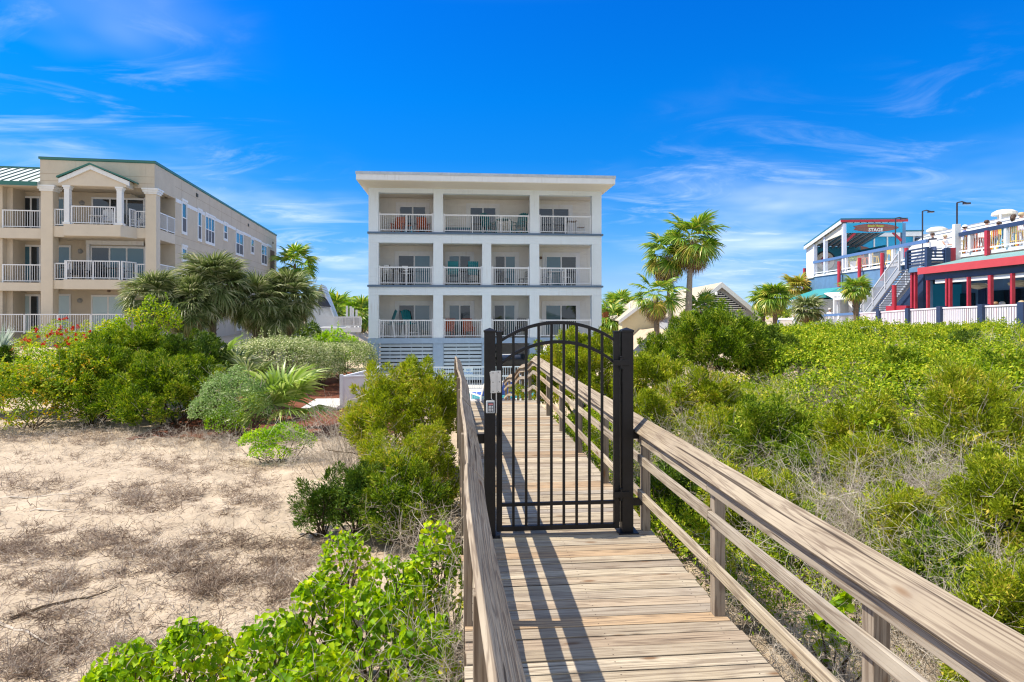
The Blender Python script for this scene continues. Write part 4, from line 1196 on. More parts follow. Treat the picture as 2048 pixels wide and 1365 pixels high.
# ------------------------------------------------------------------ balcony furniture
def adirondack(name, label, x, y, z, rot, seat_m, leg_m=None, tall=0.0, group=None, square=False):
    """slatted garden chair; tall lifts the seat on long legs"""
    leg_m = leg_m or seat_m
    t = thing(name, label, 'chair', (x, y, z), rot, group)
    sh = 0.38 + tall
    b = MB()
    for i in range(6): yy = -0.26 + i * 0.1; b.box(-0.27, 0.27, yy, yy + 0.085, sh - 0.012 * i, sh - 0.012 * i + 0.022)
    b.build('seat', seat_m, t)
    b = MB()
    for i in range(5):
        xx = -0.24 + i * 0.12; top = (0.70 if square else 0.70 + 0.12 * math.cos((i - 2) * 0.6)) + sh
        b.bar((xx, 0.27, sh), (xx * (1.0 if square else 1.12), 0.27 + 0.26, top), 0.105, 0.022, (0, 1, 0))
    b.bar((-0.29, 0.345, sh + 0.18), (0.29, 0.345, sh + 0.18), 0.03, 0.07); b.bar((-0.29, 0.47, sh + 0.56), (0.29, 0.47, sh + 0.56), 0.03, 0.07)
    b.build('backrest', seat_m, t)
    for s in (-1, 1):
        b = MB(); b.box(s * 0.33 - 0.06, s * 0.33 + 0.06, -0.34, 0.36, sh + 0.20, sh + 0.225); b.build('arm', seat_m, t)
        k = 0.05 if tall else 0.0
        b = MB(); b.bar((s * 0.31, -0.26, sh + 0.2), (s * (0.31 + k), -0.28 - k, 0), 0.04, 0.09); b.build('leg', leg_m, t)
        b = MB(); b.bar((s * 0.31, 0.24, sh + 0.2), (s * (0.31 + k), 0.34 + k, 0), 0.04, 0.09); b.build('leg', leg_m, t)
    if tall:
        b = MB(); b.box(-0.30, 0.30, -0.31, -0.27, 0.25, 0.30); b.build('footrest', leg_m, t)
    return t
def table(name, label, x, y, z, m, w=0.8, d=0.8, h=0.74, rnd_=False, leg_m=None, legs=4, cat='table'):
    t = thing(name, label, cat, (x, y, z))
    b = MB()
    if rnd_: b.lathe((0, 0, 0), [(w / 2, h - 0.035), (w / 2, h)], 20)
    else:
        n = 6
        for i in range(n): b.box(-w / 2, w / 2, -d / 2 + d * i / n, -d / 2 + d * (i + 0.9) / n, h - 0.03, h)
    b.build('table_top', m, t)
    for sx in (-1, 1):
        for sy in (-1, 1):
            b = MB(); b.bar((sx * w * 0.36, sy * d * 0.36, h - 0.03), (sx * w * 0.42, sy * d * 0.42, 0), 0.05, 0.05); b.build('leg', leg_m or m, t)
    return t
def stick_chair(name, label, x, y, z, rot, m, h=0.45, cat='chair', group=None, canvas=None):
    """simple chair or bar chair with ladder back"""
    t = thing(name, label, cat, (x, y, z), rot, group)
    b = MB(); b.box(-0.22, 0.22, -0.22, 0.22, h - 0.03, h); b.build('seat', canvas or m, t)
    for sx in (-1, 1):
        b = MB(); b.bar((sx * 0.2, -0.2, h - 0.03), (sx * 0.24, -0.24, 0), 0.035, 0.035); b.build('leg', m, t)
        b = MB(); b.bar((sx * 0.2, 0.22, h + 0.45), (sx * 0.24, 0.26, 0), 0.035, 0.035); b.build('leg', m, t)
    b = MB()
    for k in range(3): b.box(-0.2, 0.2, 0.205, 0.225, h + 0.14 + k * 0.12, h + 0.20 + k * 0.12)
    b.build('backrest', canvas or m, t)
    b = MB(); b.bar((-0.22, -0.22, h * 0.4), (0.22, -0.22, h * 0.4), 0.03, 0.03); b.bar((-0.22, 0.24, h * 0.4), (0.22, 0.24, h * 0.4), 0.03, 0.03); b.build('stretcher', m, t)
    return t
yq = YF + 1.05
def at(u, y=yq): return X_at(u, y)
adirondack('patio_chair', 'orange slatted armchair left of the orange side table on the top left balcony', at(796), yq, z3, R(-12), ORANGE, square=True, group='orange chairs on the white building')
adirondack('patio_chair', 'orange slatted armchair right of the orange side table on the top left balcony', at(846), yq, z3, R(14), ORANGE, square=True, group='orange chairs on the white building')
table('side_table', 'small orange side table between the two orange armchairs', at(817), yq, z3, ORANGE, 0.45, 0.45, 0.5, leg_m=SKYP)
table('bar_table', 'tall round teal table on the long top middle balcony', at(1007), yq, z3, TEALP, 0.9, 0.9, 0.92, True, W_PAINT)
adirondack('tall_chair', 'teal high chair right of the round teal table on the top middle balcony', at(1038), yq, z3, R(-35), TEALP, TEALP, 0.2)
adirondack('tall_chair', 'teal high chair left of the round teal table in front of the dark door', at(978), yq + 0.2, z3, R(30), TEALP, TEALP, 0.2)
b = WB(); x0 = at(890, YF + 1.4); 
bt = thing('bench', 'low teal storage bench along the left of the top middle balcony', 'bench', (at(915), YF + 1.4, z3))
b = MB(); b.box(-0.75, 0.75, -0.25, 0.25, 0.38, 0.44); b.build('seat', TEALP, bt)
b = MB(); b.box(-0.72, 0.72, -0.22, 0.22, 0.02, 0.38); b.build('box', SLATE, bt)
table('bar_table', 'small dark topped table on the top right balcony', at(1144), yq, z3, mat('brown table top', (0.22, 0.13, 0.08), 0.5), 0.62, 0.6, 0.86, False, W_PAINT)
stick_chair('bar_chair', 'white wooden chair beside the dark topped table on the top right balcony', at(1160), yq - 0.1, z3, R(90), W_PAINT, 0.5, canvas=mat('brown table top', (0.22, 0.13, 0.08)))
stick_chair('director_chair', 'tall black framed chair with white canvas on the middle left balcony', at(777), yq - 0.2, z2, R(160), BLACKP, 0.72, canvas=WHITEP)
table('bar_table', 'tall dark square table beside the black framed chair', at(795), yq + 0.25, z2, BLACKP, 0.75, 0.7, 1.0)
stick_chair('director_chair', 'tall black framed chair behind the dark square table on the middle left balcony', at(812), yq - 0.1, z2, R(20), BLACKP, 0.72, canvas=WHITEP)
adirondack('tall_chair', 'teal high chair in the left of the narrow middle floor balcony', at(906), yq, z2, R(180), TEALP, BLACKP, 0.32, square=True)
adirondack('tall_chair', 'teal high chair in the right of the narrow middle floor balcony', at(946), yq, z2, R(180), TEALP, BLACKP, 0.32, square=True)
stick_chair('patio_chair', 'dark wire chair by the teal curtain on the middle floor', at(1012), yq, z2, R(60), BLACKP, 0.43)
stick_chair('patio_chair', 'dark wire chair near the right pier of the third bay', at(1048), yq, z2, R(-60), BLACKP, 0.43)
table('patio_table', 'white square table on the middle right balcony', at(1112), yq, z2, W_PAINT, 0.95, 0.8, 0.88)
stick_chair('patio_chair', 'white chair left of the white square table', at(1094), yq + 0.2, z2, R(-80), W_PAINT, 0.55)
stick_chair('patio_chair', 'white chair right of the white square table', at(1135), yq + 0.1, z2, R(80), W_PAINT, 0.55)
adirondack('tall_chair', 'teal and white high chair at the left end of the lowest balcony', at(774), yq - 0.1, z1, R(-70), TEALP, W_PAINT, 0.42)
adirondack('tall_chair', 'teal and white high chair in front of the dark door on the lowest balcony', at(821), yq, z1, R(40), TEALP, W_PAINT, 0.42)
table('bar_table', 'high teal topped table between the teal and white chairs', at(797), yq + 0.1, z1, TEALP, 0.7, 0.7, 0.80, False, W_PAINT)
adirondack('rocking_chair', 'orange slatted armchair against the left pier of the lowest floor', at(896), yq, z1, R(-15), ORANGE, square=True, group='orange chairs on the white building')
adirondack('rocking_chair', 'orange slatted armchair in the right half of the lowest second balcony', at(938), yq, z1, R(12), ORANGE, square=True, group='orange chairs on the white building')
adirondack('patio_chair', 'black slatted chair left on the third lowest balcony', at(1000), yq, z1, R(10), BLACKP, square=True)
adirondack('patio_chair', 'black slatted chair right on the third lowest balcony', at(1042), yq, z1, R(-10), BLACKP, square=True)

# ------------------------------------------------------------------ pool fence, loungers, car below
pf = thing('pool_fence', 'white picket pool fence in front of the slatted base', 'fence', (1.5, 33.0, -1.75))
b = WB()
zt, zl = Z_at(940, 733.5, 33.0), -1.68
b.box(-2.2, 6.5, 32.975, 33.025, zt - 0.06, zt); b.box(-2.2, 6.5, 32.98, 33.02, zl, zl + 0.05); b.box(-2.2, 6.5, 32.98, 33.02, Z_at(940, 754.5, 33), Z_at(940, 751.5, 33))
b.build('rails', W_RAIL, pf)
b = WB(); x = -2.15
while x < 6.5: b.box(x - 0.0125, x + 0.0125, 32.9885, 33.0115, zl + 0.05, zt - 0.06); x += 0.125
b.build('balusters', W_RAIL, pf)
for x in (-2.2, 0.0, 2.2, 4.4, 6.5):
    b = WB(); b.box(x - 0.04, x + 0.04, 32.96, 33.04, -1.75, zt + 0.06); b.build('post', W_RAIL, pf)
def text_mesh(name, body, size, m, parent, loc, rot=(R(90), 0, 0), ext=0.003, sx=1.0):
    cu = bpy.data.curves.new(name, 'FONT'); cu.body = body; cu.size = size; cu.extrude = ext; cu.align_x = 'CENTER'; cu.align_y = 'CENTER'; cu.offset = size * 0.02; cu.resolution_u = 2
    to = bpy.data.objects.new(name, cu); COL.objects.link(to); bpy.context.view_layer.update()
    me = bpy.data.meshes.new_from_object(to.evaluated_get(bpy.context.evaluated_depsgraph_get()))
    bpy.data.objects.remove(to); me.name = name
    o = link_mesh(name, me, parent, [m] if not me.materials else []); 
    if me.materials: me.materials[0] = m
    o.location = loc; o.rotation_euler = rot; o.scale = (sx, 1, 1)
    return o
sg = thing('pool_sign', 'white sign with blue lettering hung on the pool fence', 'sign', (X_at(937, 32.94), 32.94, Z_at(937, 744, 32.94)))
b = MB(); b.box(-0.24, 0.24, -0.012, 0.012, -0.24, 0.24); b.build('board', W_PAINT, sg)
SGB = mat('sign blue ink', (0.10, 0.25, 0.60), 0.5)
text_mesh('lettering', 'NO\nDIVING', 0.17, SGB, sg, (0, -0.014, 0), sx=0.8)
def lounger(label, x, y, z, rot):
    t = thing('pool_lounger', label, 'lounger', (x, y, z), rot, 'white pool loungers with blue slings')
    b = MB(); b.box(-0.33, -0.28, -1.0, 0.45, 0.30, 0.36); b.box(0.28, 0.33, -1.0, 0.45, 0.30, 0.36); b.box(-0.28, 0.28, -1.0, -0.95, 0.30, 0.36)
    b.bar((-0.305, 0.4, 0.34), (-0.305, 0.85, 1.0), 0.05, 0.05); b.bar((0.305, 0.4, 0.34), (0.305, 0.85, 1.0), 0.05, 0.05); b.bar((-0.305, 0.85, 1.0), (0.305, 0.85, 1.0), 0.05, 0.05)
    b.box(-0.36, -0.31, -0.1, 0.5, 0.55, 0.59); b.box(0.31, 0.36, -0.1, 0.5, 0.55, 0.59); b.box(-0.35, -0.31, -0.08, -0.04, 0.3, 0.55); b.box(0.31, 0.35, -0.08, -0.04, 0.3, 0.55)
    b.build('frame', WHITEP, t)
    for s in (-1, 1):
        for yy in (-0.85, 0.35):
            b = MB(); b.box(s * 0.30 - 0.03, s * 0.30 + 0.03, yy - 0.03, yy + 0.03, 0, 0.30); b.build('leg', WHITEP, t)
    b = MB(); b.box(-0.28, 0.28, -0.95, 0.42, 0.335, 0.35); b.bar((0, 0.40, 0.355), (0, 0.84, 0.97), 0.56, 0.015, (0, 1, 0)); b.build('sling', mat('blue sling fabric', (0.05, 0.12, 0.45), 0.8), t)
    return t
lounger('white lounger with blue sling left of the gate post behind the boardwalk', X_at(968, 28.6), 28.6, -1.75, R(200))
lounger('white lounger with blue sling seen just right of the gate stile', X_at(1010, 28.9), 28.9, -1.75, R(188))
# parked car seen under the building
def car(label, x, y, z, rot, paint):
    t = thing('parked_car', label, 'car', (x, y, z), rot)
    prof = [(-2.2, 0.35), (-2.25, 0.75), (-2.05, 0.98), (-1.2, 1.05), (-0.75, 1.55), (-0.2, 1.68), (1.35, 1.66), (1.85, 1.10), (2.2, 1.02), (2.22, 0.40)]
    b = MB(); b.prism([(px, -0.85, pz) for px, pz in prof], (0, 1.7, 0)); b.build('body', paint, t, bevel=0.06)
    for s in (-1, 1):
        b = MB(); y0 = s * 0.853
        for poly in ([(-0.98, 1.1), (-0.62, 1.48), (0.0, 1.58), (0.0, 1.1)], [(0.08, 1.1), (0.08, 1.58), (0.9, 1.58), (0.9, 1.1)], [(0.98, 1.1), (0.98, 1.57), (1.3, 1.55), (1.62, 1.12)]):
            b.prism([(px, y0, pz) for px, pz in poly], (0, s * 0.01, 0))
        b.build('window', DARKGLASS, t)
        for px in (-1.35, 1.4):
            b = MB(); b.tube([(px, s * 0.62, 0.33), (px, s * 0.88, 0.33)], 0.33, 18); wv = b.build('wheel', BLACKP, t)
            b = MB(); b.tube([(px, s * 0.87, 0.33), (px, s * 0.895, 0.33)], 0.2, 14); b.build('rim', STEEL, wv)
    b = MB(); b.prism([(-0.80, -0.7, 1.56), (-1.18, -0.74, 1.1), (-1.18, 0.74, 1.1), (-0.80, 0.7, 1.56)], (-0.02, 0, 0.01)); b.build('windscreen', DARKGLASS, t)
    return t
car('white car parked in the open bay under the white building', X_at(1022, 45), 45, -1.0, R(4), W_PAINT)
b = WB(); b.box(0.5, 9, 43, 60, -1.7, -1.0); tag(b.build('car_park', CONCRETE, None), 'grey paved parking under and behind the white building', kind='structure')
# white screen beside the mulch path
ws = thing('white_screen', 'white panel screen at the end of the mulch path by the junipers', 'fence', (-4.4, 24.2, -1.25))
a, c = P(683, 815, 23.7), P(758, 800, 27.6); 
a.z = c.z = 0
b = WB(); za, zb = -1.3, -0.06
b.bar((a.x, a.y, (za + zb) / 2), (c.x, c.y, (za + zb) / 2), 0.04, zb - za - 0.16); b.build('panel', W_PAINT, ws)
for p in (a, c):
    b = WB(); b.box(p.x - 0.06, p.x + 0.06, p.y - 0.06, p.y + 0.06, za - 0.2, zb + 0.06); b.build('post', W_RAIL, ws)
b = WB(); b.bar((a.x, a.y, zb - 0.03), (c.x, c.y, zb - 0.03), 0.10, 0.06); b.build('cap_rail', W_RAIL, ws)
b = WB(); b.bar((a.x, a.y, zb - 0.03), (a.x + 2.2, a.y + 0.9, zb - 0.03), 0.09, 0.06); b.bar((a.x, a.y, -0.7), (a.x + 2.2, a.y + 0.9, -0.7), 0.035, 1.2); b.build('return_panel', W_RAIL, ws)
# ================================================================== left: tan three-storey building
FL = Frame(-17.8, 38.45, 5.0)
ML = FL.m()
tb = thing('condo_building', 'tan stucco three storey building with green roof edge and white railings', 'building', (FL.q.x - 3, FL.q.y, 0.2), R(5))
def LB(): return MB(ML)
lx = FL.x; lz = lambda u, v, y=0.0: FL.z(u, v, y)
x_l = lx(80); zroofL = lz(200, 324); zop = lz(200, 374)
f3, f2, f1 = lz(300, 456), lz(300, 562), 1.10
s3, s2 = lz(300, 477), lz(300, 579)
yb = 2.0; W_END = FL.y(553)
ztop_end = zroofL
c0, c1 = lx(81), lx(105); c2, c3 = lx(290.5), lx(312)
# --- shell
b = LB()
b.box(x_l, 0, 0.0, 0.6, zop, zroofL)                          # front parapet
b.box(-0.6, 0, 0.6, 1.9, zop, zroofL)                         # parapet over the corner opening
b.box(x_l, x_l + 0.12, 0.6, W_END, zop, zroofL)
b.box(x_l, 0, W_END - 0.4, W_END, 0, zroofL)
ys0, ys1 = FL.y(313.5), FL.y(350.5)
b.box(-0.35, 0.0, ys1, W_END - 0.4, 0, zroofL)                # side wall
b.box(-0.35, 0, 1.9, ys1, zop, zroofL)
b.box(x_l + 0.004, -2.4, yb, yb + 0.3, 0, zop); b.box(-2.4, -2.1, yb, ys1 + 0.3, 0, zop); b.box(-2.1, -0.35, ys1, ys1 + 0.3, 0, zop)                   # back wall of balconies
b.box(x_l + 0.12, -0.6, 0.6, yb + 6, zop + 0.02, zop + 0.2)
w_ = b.build('wall', STUCCO, tb)
b = LB(); b.box(x_l, 0, 0, W_END, zroofL + 0.0, zroofL + 0.03); 
b.box(x_l - 0.06, 0.06, -0.06, 0.3, zroofL + 0.03, zroofL + 0.17); b.box(-0.24, 0.06, 0.3, W_END + 0.06, zroofL + 0.03, zroofL + 0.17); b.box(x_l - 0.06, x_l + 0.24, 0.3, W_END + 0.06, zroofL + 0.03, zroofL + 0.17)
b.build('roof', GREENM, tb)
# score lines cut into the stucco
SCORE = mat('stucco score line', (0.42, 0.33, 0.24), 0.9)
b = LB()
for v in (351, 365): 
    z = lz(200, v); b.box(x_l + 0.01, -0.01, -0.004, 0.05, z - 0.012, z + 0.012)
for z in (lz(313, 351), f3 - 0.02, s3 + 0.02, f2, s2): b.box(-0.05, 0.004, ys1 + 0.02, W_END - 0.02, z - 0.012, z + 0.012)
for yy in np.linspace(ys1 + 1.2, W_END - 1, 11): b.box(-0.05, 0.003, yy - 0.012, yy + 0.012, zop, zroofL - 0.02)
b.build('score_lines', SCORE, w_)
# --- columns with white capitals
for xa, xb in ((c0, c1), (c2, c3)):
    b = LB(); b.box(xa, xb, 0.02, 0.66, 0, zop - 0.33); cl = b.build('column', STUCCO_P, tb)
    b = LB(); b.box(xa - 0.06, xb + 0.06, -0.04, 0.70, zop - 0.33, zop - 0.22); b.box(xa - 0.12, xb + 0.12, -0.1, 0.76, zop - 0.22, zop - 0.10); b.box(xa - 0.17, xb + 0.17, -0.15, 0.80, zop - 0.10, zop - 0.003)
    b.build('capital', W_PAINT, cl)
b = LB(); xs = c3 - 0.02
# --- slabs
cb0, cb1 = lx(127, -1.0), lx(241, -1.0)
for zf, zs, bay in ((f3, s3, True), (f2, s2, True)):
    b = LB(); b.box(c1, c2, 0.10, yb, zs, zf); b.box(c2, 0.0, 0.665, yb, zs, zf); b.box(-2.1, 0.0, yb, ys1 - 0.01, zs, zf); b.build('floor_slab', STUCCO_P, tb)
    b = LB()
    b.prism([(cb0, -1.0, zs - 0.04), (cb1, -1.0, zs - 0.04), (cb1 + 0.45, 0.098, zs - 0.04), (cb0 - 0.45, 0.098, zs - 0.04)], (0, 0, zf - zs + 0.04)); b.build('bay_slab', STUCCO_P, tb)
b = LB(); b.box(x_l, 0, 0.3, yb, 0.6, f1); b.build('floor_slab', STUCCO_P, tb)
# --- pediment over the bay
pz0 = lz(180, 372, -1.0); pza = lz(181, 330, -1.0)
xa, xb, xm = lx(122, -1.0), lx(252, -1.0), lx(181, -1.0)
ze = lz(114, 354, -1.0)
b = LB(); b.prism([(xa, -0.95, pz0), (xb, -0.95, pz0), (xb, -0.95, ze - 0.05), (xm, -0.95, pza - 0.12), (xa, -0.95, ze - 0.05)], (0, 0.94, 0)); pd = b.build('pediment', STUCCO_P, tb)
def slope(xe, zee, sgn, name, m, t0, t1, y0, y1):
    b = LB(); b.prism([(xm, y0, pza + t0), (xe, y0, zee + t0), (xe, y0, zee + t1), (xm, y0, pza + t1)], (0, y1 - y0, 0)); return b.build(name, m, pd)
slope(lx(114, -1.05), ze - 0.06, -1, 'gable_roof', GREENM, 0.0, 0.09, -1.15, 0.0); slope(lx(262, -1.05), lz(262, 362, -1.05) - 0.02, 1, 'gable_roof', GREENM, 0.002, 0.092, -1.15, 0.0)
slope(lx(117, -1.05), ze - 0.09, -1, 'rake_board', W_PAINT, -0.26, -0.004, -1.06, -0.96); slope(lx(258, -1.05), lz(258, 362, -1.05) - 0.03, 1, 'rake_board', W_PAINT, -0.26, -0.004, -1.06, -0.96)
for u0, u1 in ((127.5, 140), (232.5, 245)):
    a, c = lx(u0, -0.9), lx(u1, -0.9)
    b = LB(); b.box(a + 0.03, c - 0.03, -0.93, -0.62, f3 + 0.12, pz0 - 0.2); cl = b.build('column', W_PAINT, tb)
    b = LB(); b.box(a - 0.03, c + 0.03, -0.98, -0.57, f3 + 0.0, f3 + 0.12); b.box(a - 0.04, c + 0.04, -0.99, -0.56, pz0 - 0.10, pz0 - 0.003); b.box(a, c, -0.95, -0.60, pz0 - 0.2, pz0 - 0.10); b.build('capital', W_PAINT, cl)
# --- railings
def lrail(name, p0, p1, zf, h=1.05, sp=0.12):
    p0, p1 = Vector(p0), Vector(p1); d = p1 - p0; n = max(2, int(d.length / sp)); b = LB()
    b.bar((p0.x, p0.y, zf + h - 0.03), (p1.x, p1.y, zf + h - 0.03), 0.06, 0.06); b.bar((p0.x, p0.y, zf + 0.10), (p1.x, p1.y, zf + 0.10), 0.045, 0.045)
    for i in range(1, n):
        q = p0 + d * i / n; b.box(q.x - 0.0095, q.x + 0.0095, q.y - 0.0095, q.y + 0.0095, zf + 0.1, zf + h - 0.05)
    m = max(1, round(d.length / 1.7))
    for i in range(m + 1):
        q = p0 + d * i / m; b.box(q.x - 0.03, q.x + 0.03, q.y - 0.03, q.y + 0.03, zf + 0.002, zf + h)
    return b.build(name, W_RAIL, tb)
lrail('railing', (c1 + 0.03, 0.2), (cb0 - 0.30, 0.2), f3, 1.0); lrail('railing', (cb0 + 0.35, -0.86), (cb1 - 0.35, -0.86), f3, 1.05); lrail('railing', (cb1 + 0.2, -0.3), (cb1 + 0.3, 0.2), f3); lrail('railing', (cb1 + 0.34, 0.2), (c2 - 0.03, 0.2), f3, 1.0)
lrail('railing', (c1 + 0.03, 0.2), (cb0 - 0.2, 0.2), f2, 1.0); lrail('railing', (cb0 + 0.1, -0.88), (cb1 - 0.1, -0.88), f2, 1.08); lrail('railing', (cb1 + 0.02, -0.86), (cb1 + 0.36, 0.14), f2, 1.08); lrail('railing', (cb0 + 0.02, -0.86), (cb0 - 0.3, 0.14), f2, 1.08); lrail('railing', (cb1 + 0.40, 0.2), (c2 - 0.03, 0.2), f2, 1.0)
lrail('railing', (-0.03, 0.72), (-0.03, ys1 - 0.05), f3, 1.05); lrail('railing', (-0.03, 0.72), (-0.03, ys1 - 0.05), f2, 1.05)
lrail('railing', (x_l - 4.0, -0.4), (0.2, -0.4), f1 + 0.05, 1.1)
# --- doors and windows on the balcony wall
def ldoor(name, u0, u1, v, zf, nl, kinds, y=yb, dx=0.0, casing=0.09, blind=False):
    a, c = lx(u0, y) + dx, lx(u1, y) + dx; zt = lz((u0 + u1) / 2, v, y); yy = y - 0.06
    b = LB(); b.box(a - casing, c + casing, yy, y + 0.02, zt, zt + casing * 1.3); b.box(a - casing, a, yy, y + 0.02, zf + 0.003, zt); b.box(c, c + casing, yy, y + 0.02, zf + 0.003, zt)
    for i in range(1, nl): x = a + (c - a) * i / nl; b.box(x - 0.045, x + 0.045, yy + 0.01, y + 0.02, zf + 0.06, zt)
    b.box(a, c, yy, y + 0.02, zf + 0.003, zf + 0.06)
    d = b.build(name, W_PAINT, tb)
    for i in range(nl):
        x0 = a + (c - a) * i / nl; x1 = a + (c - a) * (i + 1) / nl
        b = LB(); b.box(x0 + (0.045 if i else 0), x1 - (0.045 if i < nl - 1 else 0), yy + 0.02, y + 0.01, zf + 0.06, zt); b.build('glass_pane', kinds[i], d)
    return d
D_, T_, B_ = DARKGLASS, TEALGLASS, BLINDGLASS
ldoor('sliding_door', 187, 287, 400, f3, 3, (D_, D_, D_)); ldoor('window', 110, 128, 399, f3 + 0.02, 1, (T_,)); ldoor('sliding_door', 292, 312, 400, f3, 1, (D_,))
ldoor('sliding_door', 185, 288, 497, f2, 3, (D_, T_, T_)); ldoor('window', 108, 139, 495, f2 + 0.02, 1, (T_,))
b = LB(); b.box(lx(175, yb), lx(288, yb), yb - 0.22, yb - 0.07, lz(230, 491, yb), lz(230, 480, yb)); b.box(lx(175, yb), lx(181, yb), yb - 0.15, yb - 0.005, f2, lz(230, 491, yb)); b.build('shutter_box', W_PAINT, tb)
ldoor('sliding_door', 186, 247, 594, f1, 2, (B_, B_)); ldoor('window', 107, 139, 592, f1 + 0.1, 1, (B_,)); 
FIXT = mat('grey wall lamp', (0.30, 0.30, 0.30), 0.4)
for u, v in ((164, 406), (161, 503), (160, 601.5)):
    b = LB(); x, z = lx(u, yb), lz(u, v, yb); b.tube([(x, yb, z), (x, yb - 0.05, z), (x, yb - 0.12, z)], [0.15, 0.14, 0.07], 12); b.build('wall_lamp', FIXT, tb)
b = LB(); x, z = lx(218, 0.8), lz(218, 582, 0.8); b.lathe((x, 0.8, z), [(0.03, 0.12), (0.09, 0.05), (0.09, -0.05), (0.05, -0.09)], 10)
for k in range(4): an = k * PI / 2 + 0.5; b.bar((x + math.cos(an) * 0.08, 0.8 + math.sin(an) * 0.08, z - 0.01), (x + math.cos(an) * 0.62, 0.8 + math.sin(an) * 0.62, z - 0.02), 0.13, 0.012)
b.build('ceiling_fan', mat('brown fan', (0.16, 0.11, 0.08), 0.5), tb)
# --- side wall windows
def swin(u0, u1, v0, v1, nl, slats=True):
    """v0/v1: top and bottom of glass at the left jamb"""
    y0, y1 = FL.y(u0), FL.y(u1); zt, zb = FL.zs(u0, v0), FL.zs(u0, v1)
    b = LB(); cs = 0.13
    b.box(0.001, 0.06, y0 - cs, y1 + cs, zt, zt + 0.16); b.box(0.001, 0.10, y0 - cs - 0.05, y1 + cs + 0.05, zt + 0.16, zt + 0.30); b.box(0.001, 0.07, y0 - cs, y1 + cs, zb - 0.20, zb)
    b.box(0.001, 0.06, y0 - cs, y0, zb, zt); b.box(0.001, 0.06, y1, y1 + cs, zb, zt)
    zm = zb + (zt - zb) * 0.5
    b.box(0.001, 0.045, y0, y1, zm - 0.035, zm + 0.035)
    for i in range(1, nl): y = y0 + (y1 - y0) * i / nl; b.box(0.001, 0.045, y - 0.05, y + 0.05, zb, zm - 0.035); b.box(0.001, 0.045, y - 0.05, y + 0.05, zm + 0.035, zt)
    w = b.build('window', W_PAINT, tb)
    b = LB(); b.box(-0.1, 0.02, y0, y1, zm, zt); b.build('glass_pane', TEALGLASS, w)
    b = LB(); b.box(-0.1, 0.03, y0, y1, zb, zm); b.build('insect_screen', mat('grey insect screen', (0.10, 0.10, 0.11), 0.6), w)
    return (y0 - cs - 0.05, y1 + cs + 0.05, zt)
sw = []
for x0, x1, ya, yb_, nl in ((229, 256, 240, 440, 1), (343, 363, 305, 492, 1), (397, 457, 335, 510, 3), (529, 550, 398, 490, 1), (616, 665, 450, 595, 2), (724, 742, 500, 590, 1), (800, 836, 540, 668, 2)):
    sw.append(swin(300 + x0 * 0.2785, 300 + x1 * 0.2785, 340 + ya * 0.2785, 340 + yb_ * 0.2785, nl))
zc_ = sw[0][2]
for ya, yb_ in [(ys1 + 0.02, sw[0][0] - 0.003)] + [(sw[i][1] + 0.003, sw[i + 1][0] - 0.003) for i in range(len(sw) - 1)] + [(sw[-1][1] + 0.003, W_END - 3)]:
    if yb_ - ya > 0.05: b = LB(); b.box(0.001, 0.05, ya, yb_, zc_ - 0.12, zc_ + 0.12); b.build('string_course', W_PAINT, tb)
for x0, x1, ya, yb_, nl in ((229, 256, 568, 640, 1), (625, 650, 1085, 1140, 1)):
    swin(300 + x0 * 0.2785, 300 + x1 * 0.2785, 340 + ya * 0.2785, 340 + yb_ * 0.2785, nl)
VENT = mat('dark vent', (0.06, 0.06, 0.05), 0.7)
for xx, yy in ((336, 183), (705, 397), (882, 525)):
    u, v = 300 + xx * 0.2785, 340 + yy * 0.2785; y, z = FL.y(u), FL.zs(u, v); b = LB(); b.box(0.001, 0.05, y - 0.18, y + 0.18, z - 0.12, z + 0.12); b.build('wall_vent', VENT, tb)
y0 = FL.y(540.5); y1 = FL.y(549)
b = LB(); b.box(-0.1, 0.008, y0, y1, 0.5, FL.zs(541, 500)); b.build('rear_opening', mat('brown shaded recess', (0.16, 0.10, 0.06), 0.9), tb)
# --- left wing, set a little back, with pale seamed roof
wing_y = 0.35
xw0 = x_l - 14
zw = lz(40, 373, 0.2); zr = lz(40, 336, 3.0)
b = LB(); b.box(xw0, x_l - 0.005, yb, yb + 0.3, 0, zw + 0.1)
for u0, u1 in ((-30, 5),):
    b.box(lx(u0, wing_y), lx(u1, wing_y), wing_y, wing_y + 0.4, 0, zw)
b.box(xw0, lx(-60, wing_y), wing_y, wing_y + 0.4, 0, zw)
b.box(x_l - 0.9, x_l - 0.005, wing_y + 0.5, yb - 0.01, 0, zw) if False else None
b.box(xw0, x_l - 0.02, 0.0, yb - 0.004, zw + 0.0, zw + 0.018)
b.build('wing_wall', STUCCO, tb)
for zf, zs in ((f3, s3), (f2, s2)):
    b = LB(); b.box(xw0, x_l - 0.01, 0.15, yb - 0.005, zs - 0.12, zf - 0.15); b.build('wing_slab', STUCCO_P, tb)
    lrail('railing', (lx(6, 0.3), 0.3), (x_l - 0.05, 0.3), zf - 0.15, 1.05)
b = LB(); b.prism([(xw0, -0.25, zw + 0.20), (xw0, 3.2, zr), (xw0, 3.2, zr - 0.2), (xw0, 0.0, zw + 0.02), (xw0, -0.25, zw + 0.02)], (x_l - xw0 - 0.01, 0, 0)); wr = b.build('wing_roof', GREENROOF, tb)
b = LB()
x = xw0 + 0.2
while x < x_l - 0.1: b.bar((x, -0.27, zw + 0.225), (x, 3.2, zr + 0.03), 0.03, 0.05); x += 0.46
b.build('roof_seams', mat('dark seam', (0.10, 0.16, 0.14), 0.5), wr)
b = LB(); b.box(xw0, x_l - 0.01, -0.34, -0.25, zw - 0.02, zw + 0.20); b.box(xw0, x_l - 0.01, 3.2, 3.5, zr - 0.05, zr + 0.12); b.build('gutter', GREENM, wr)
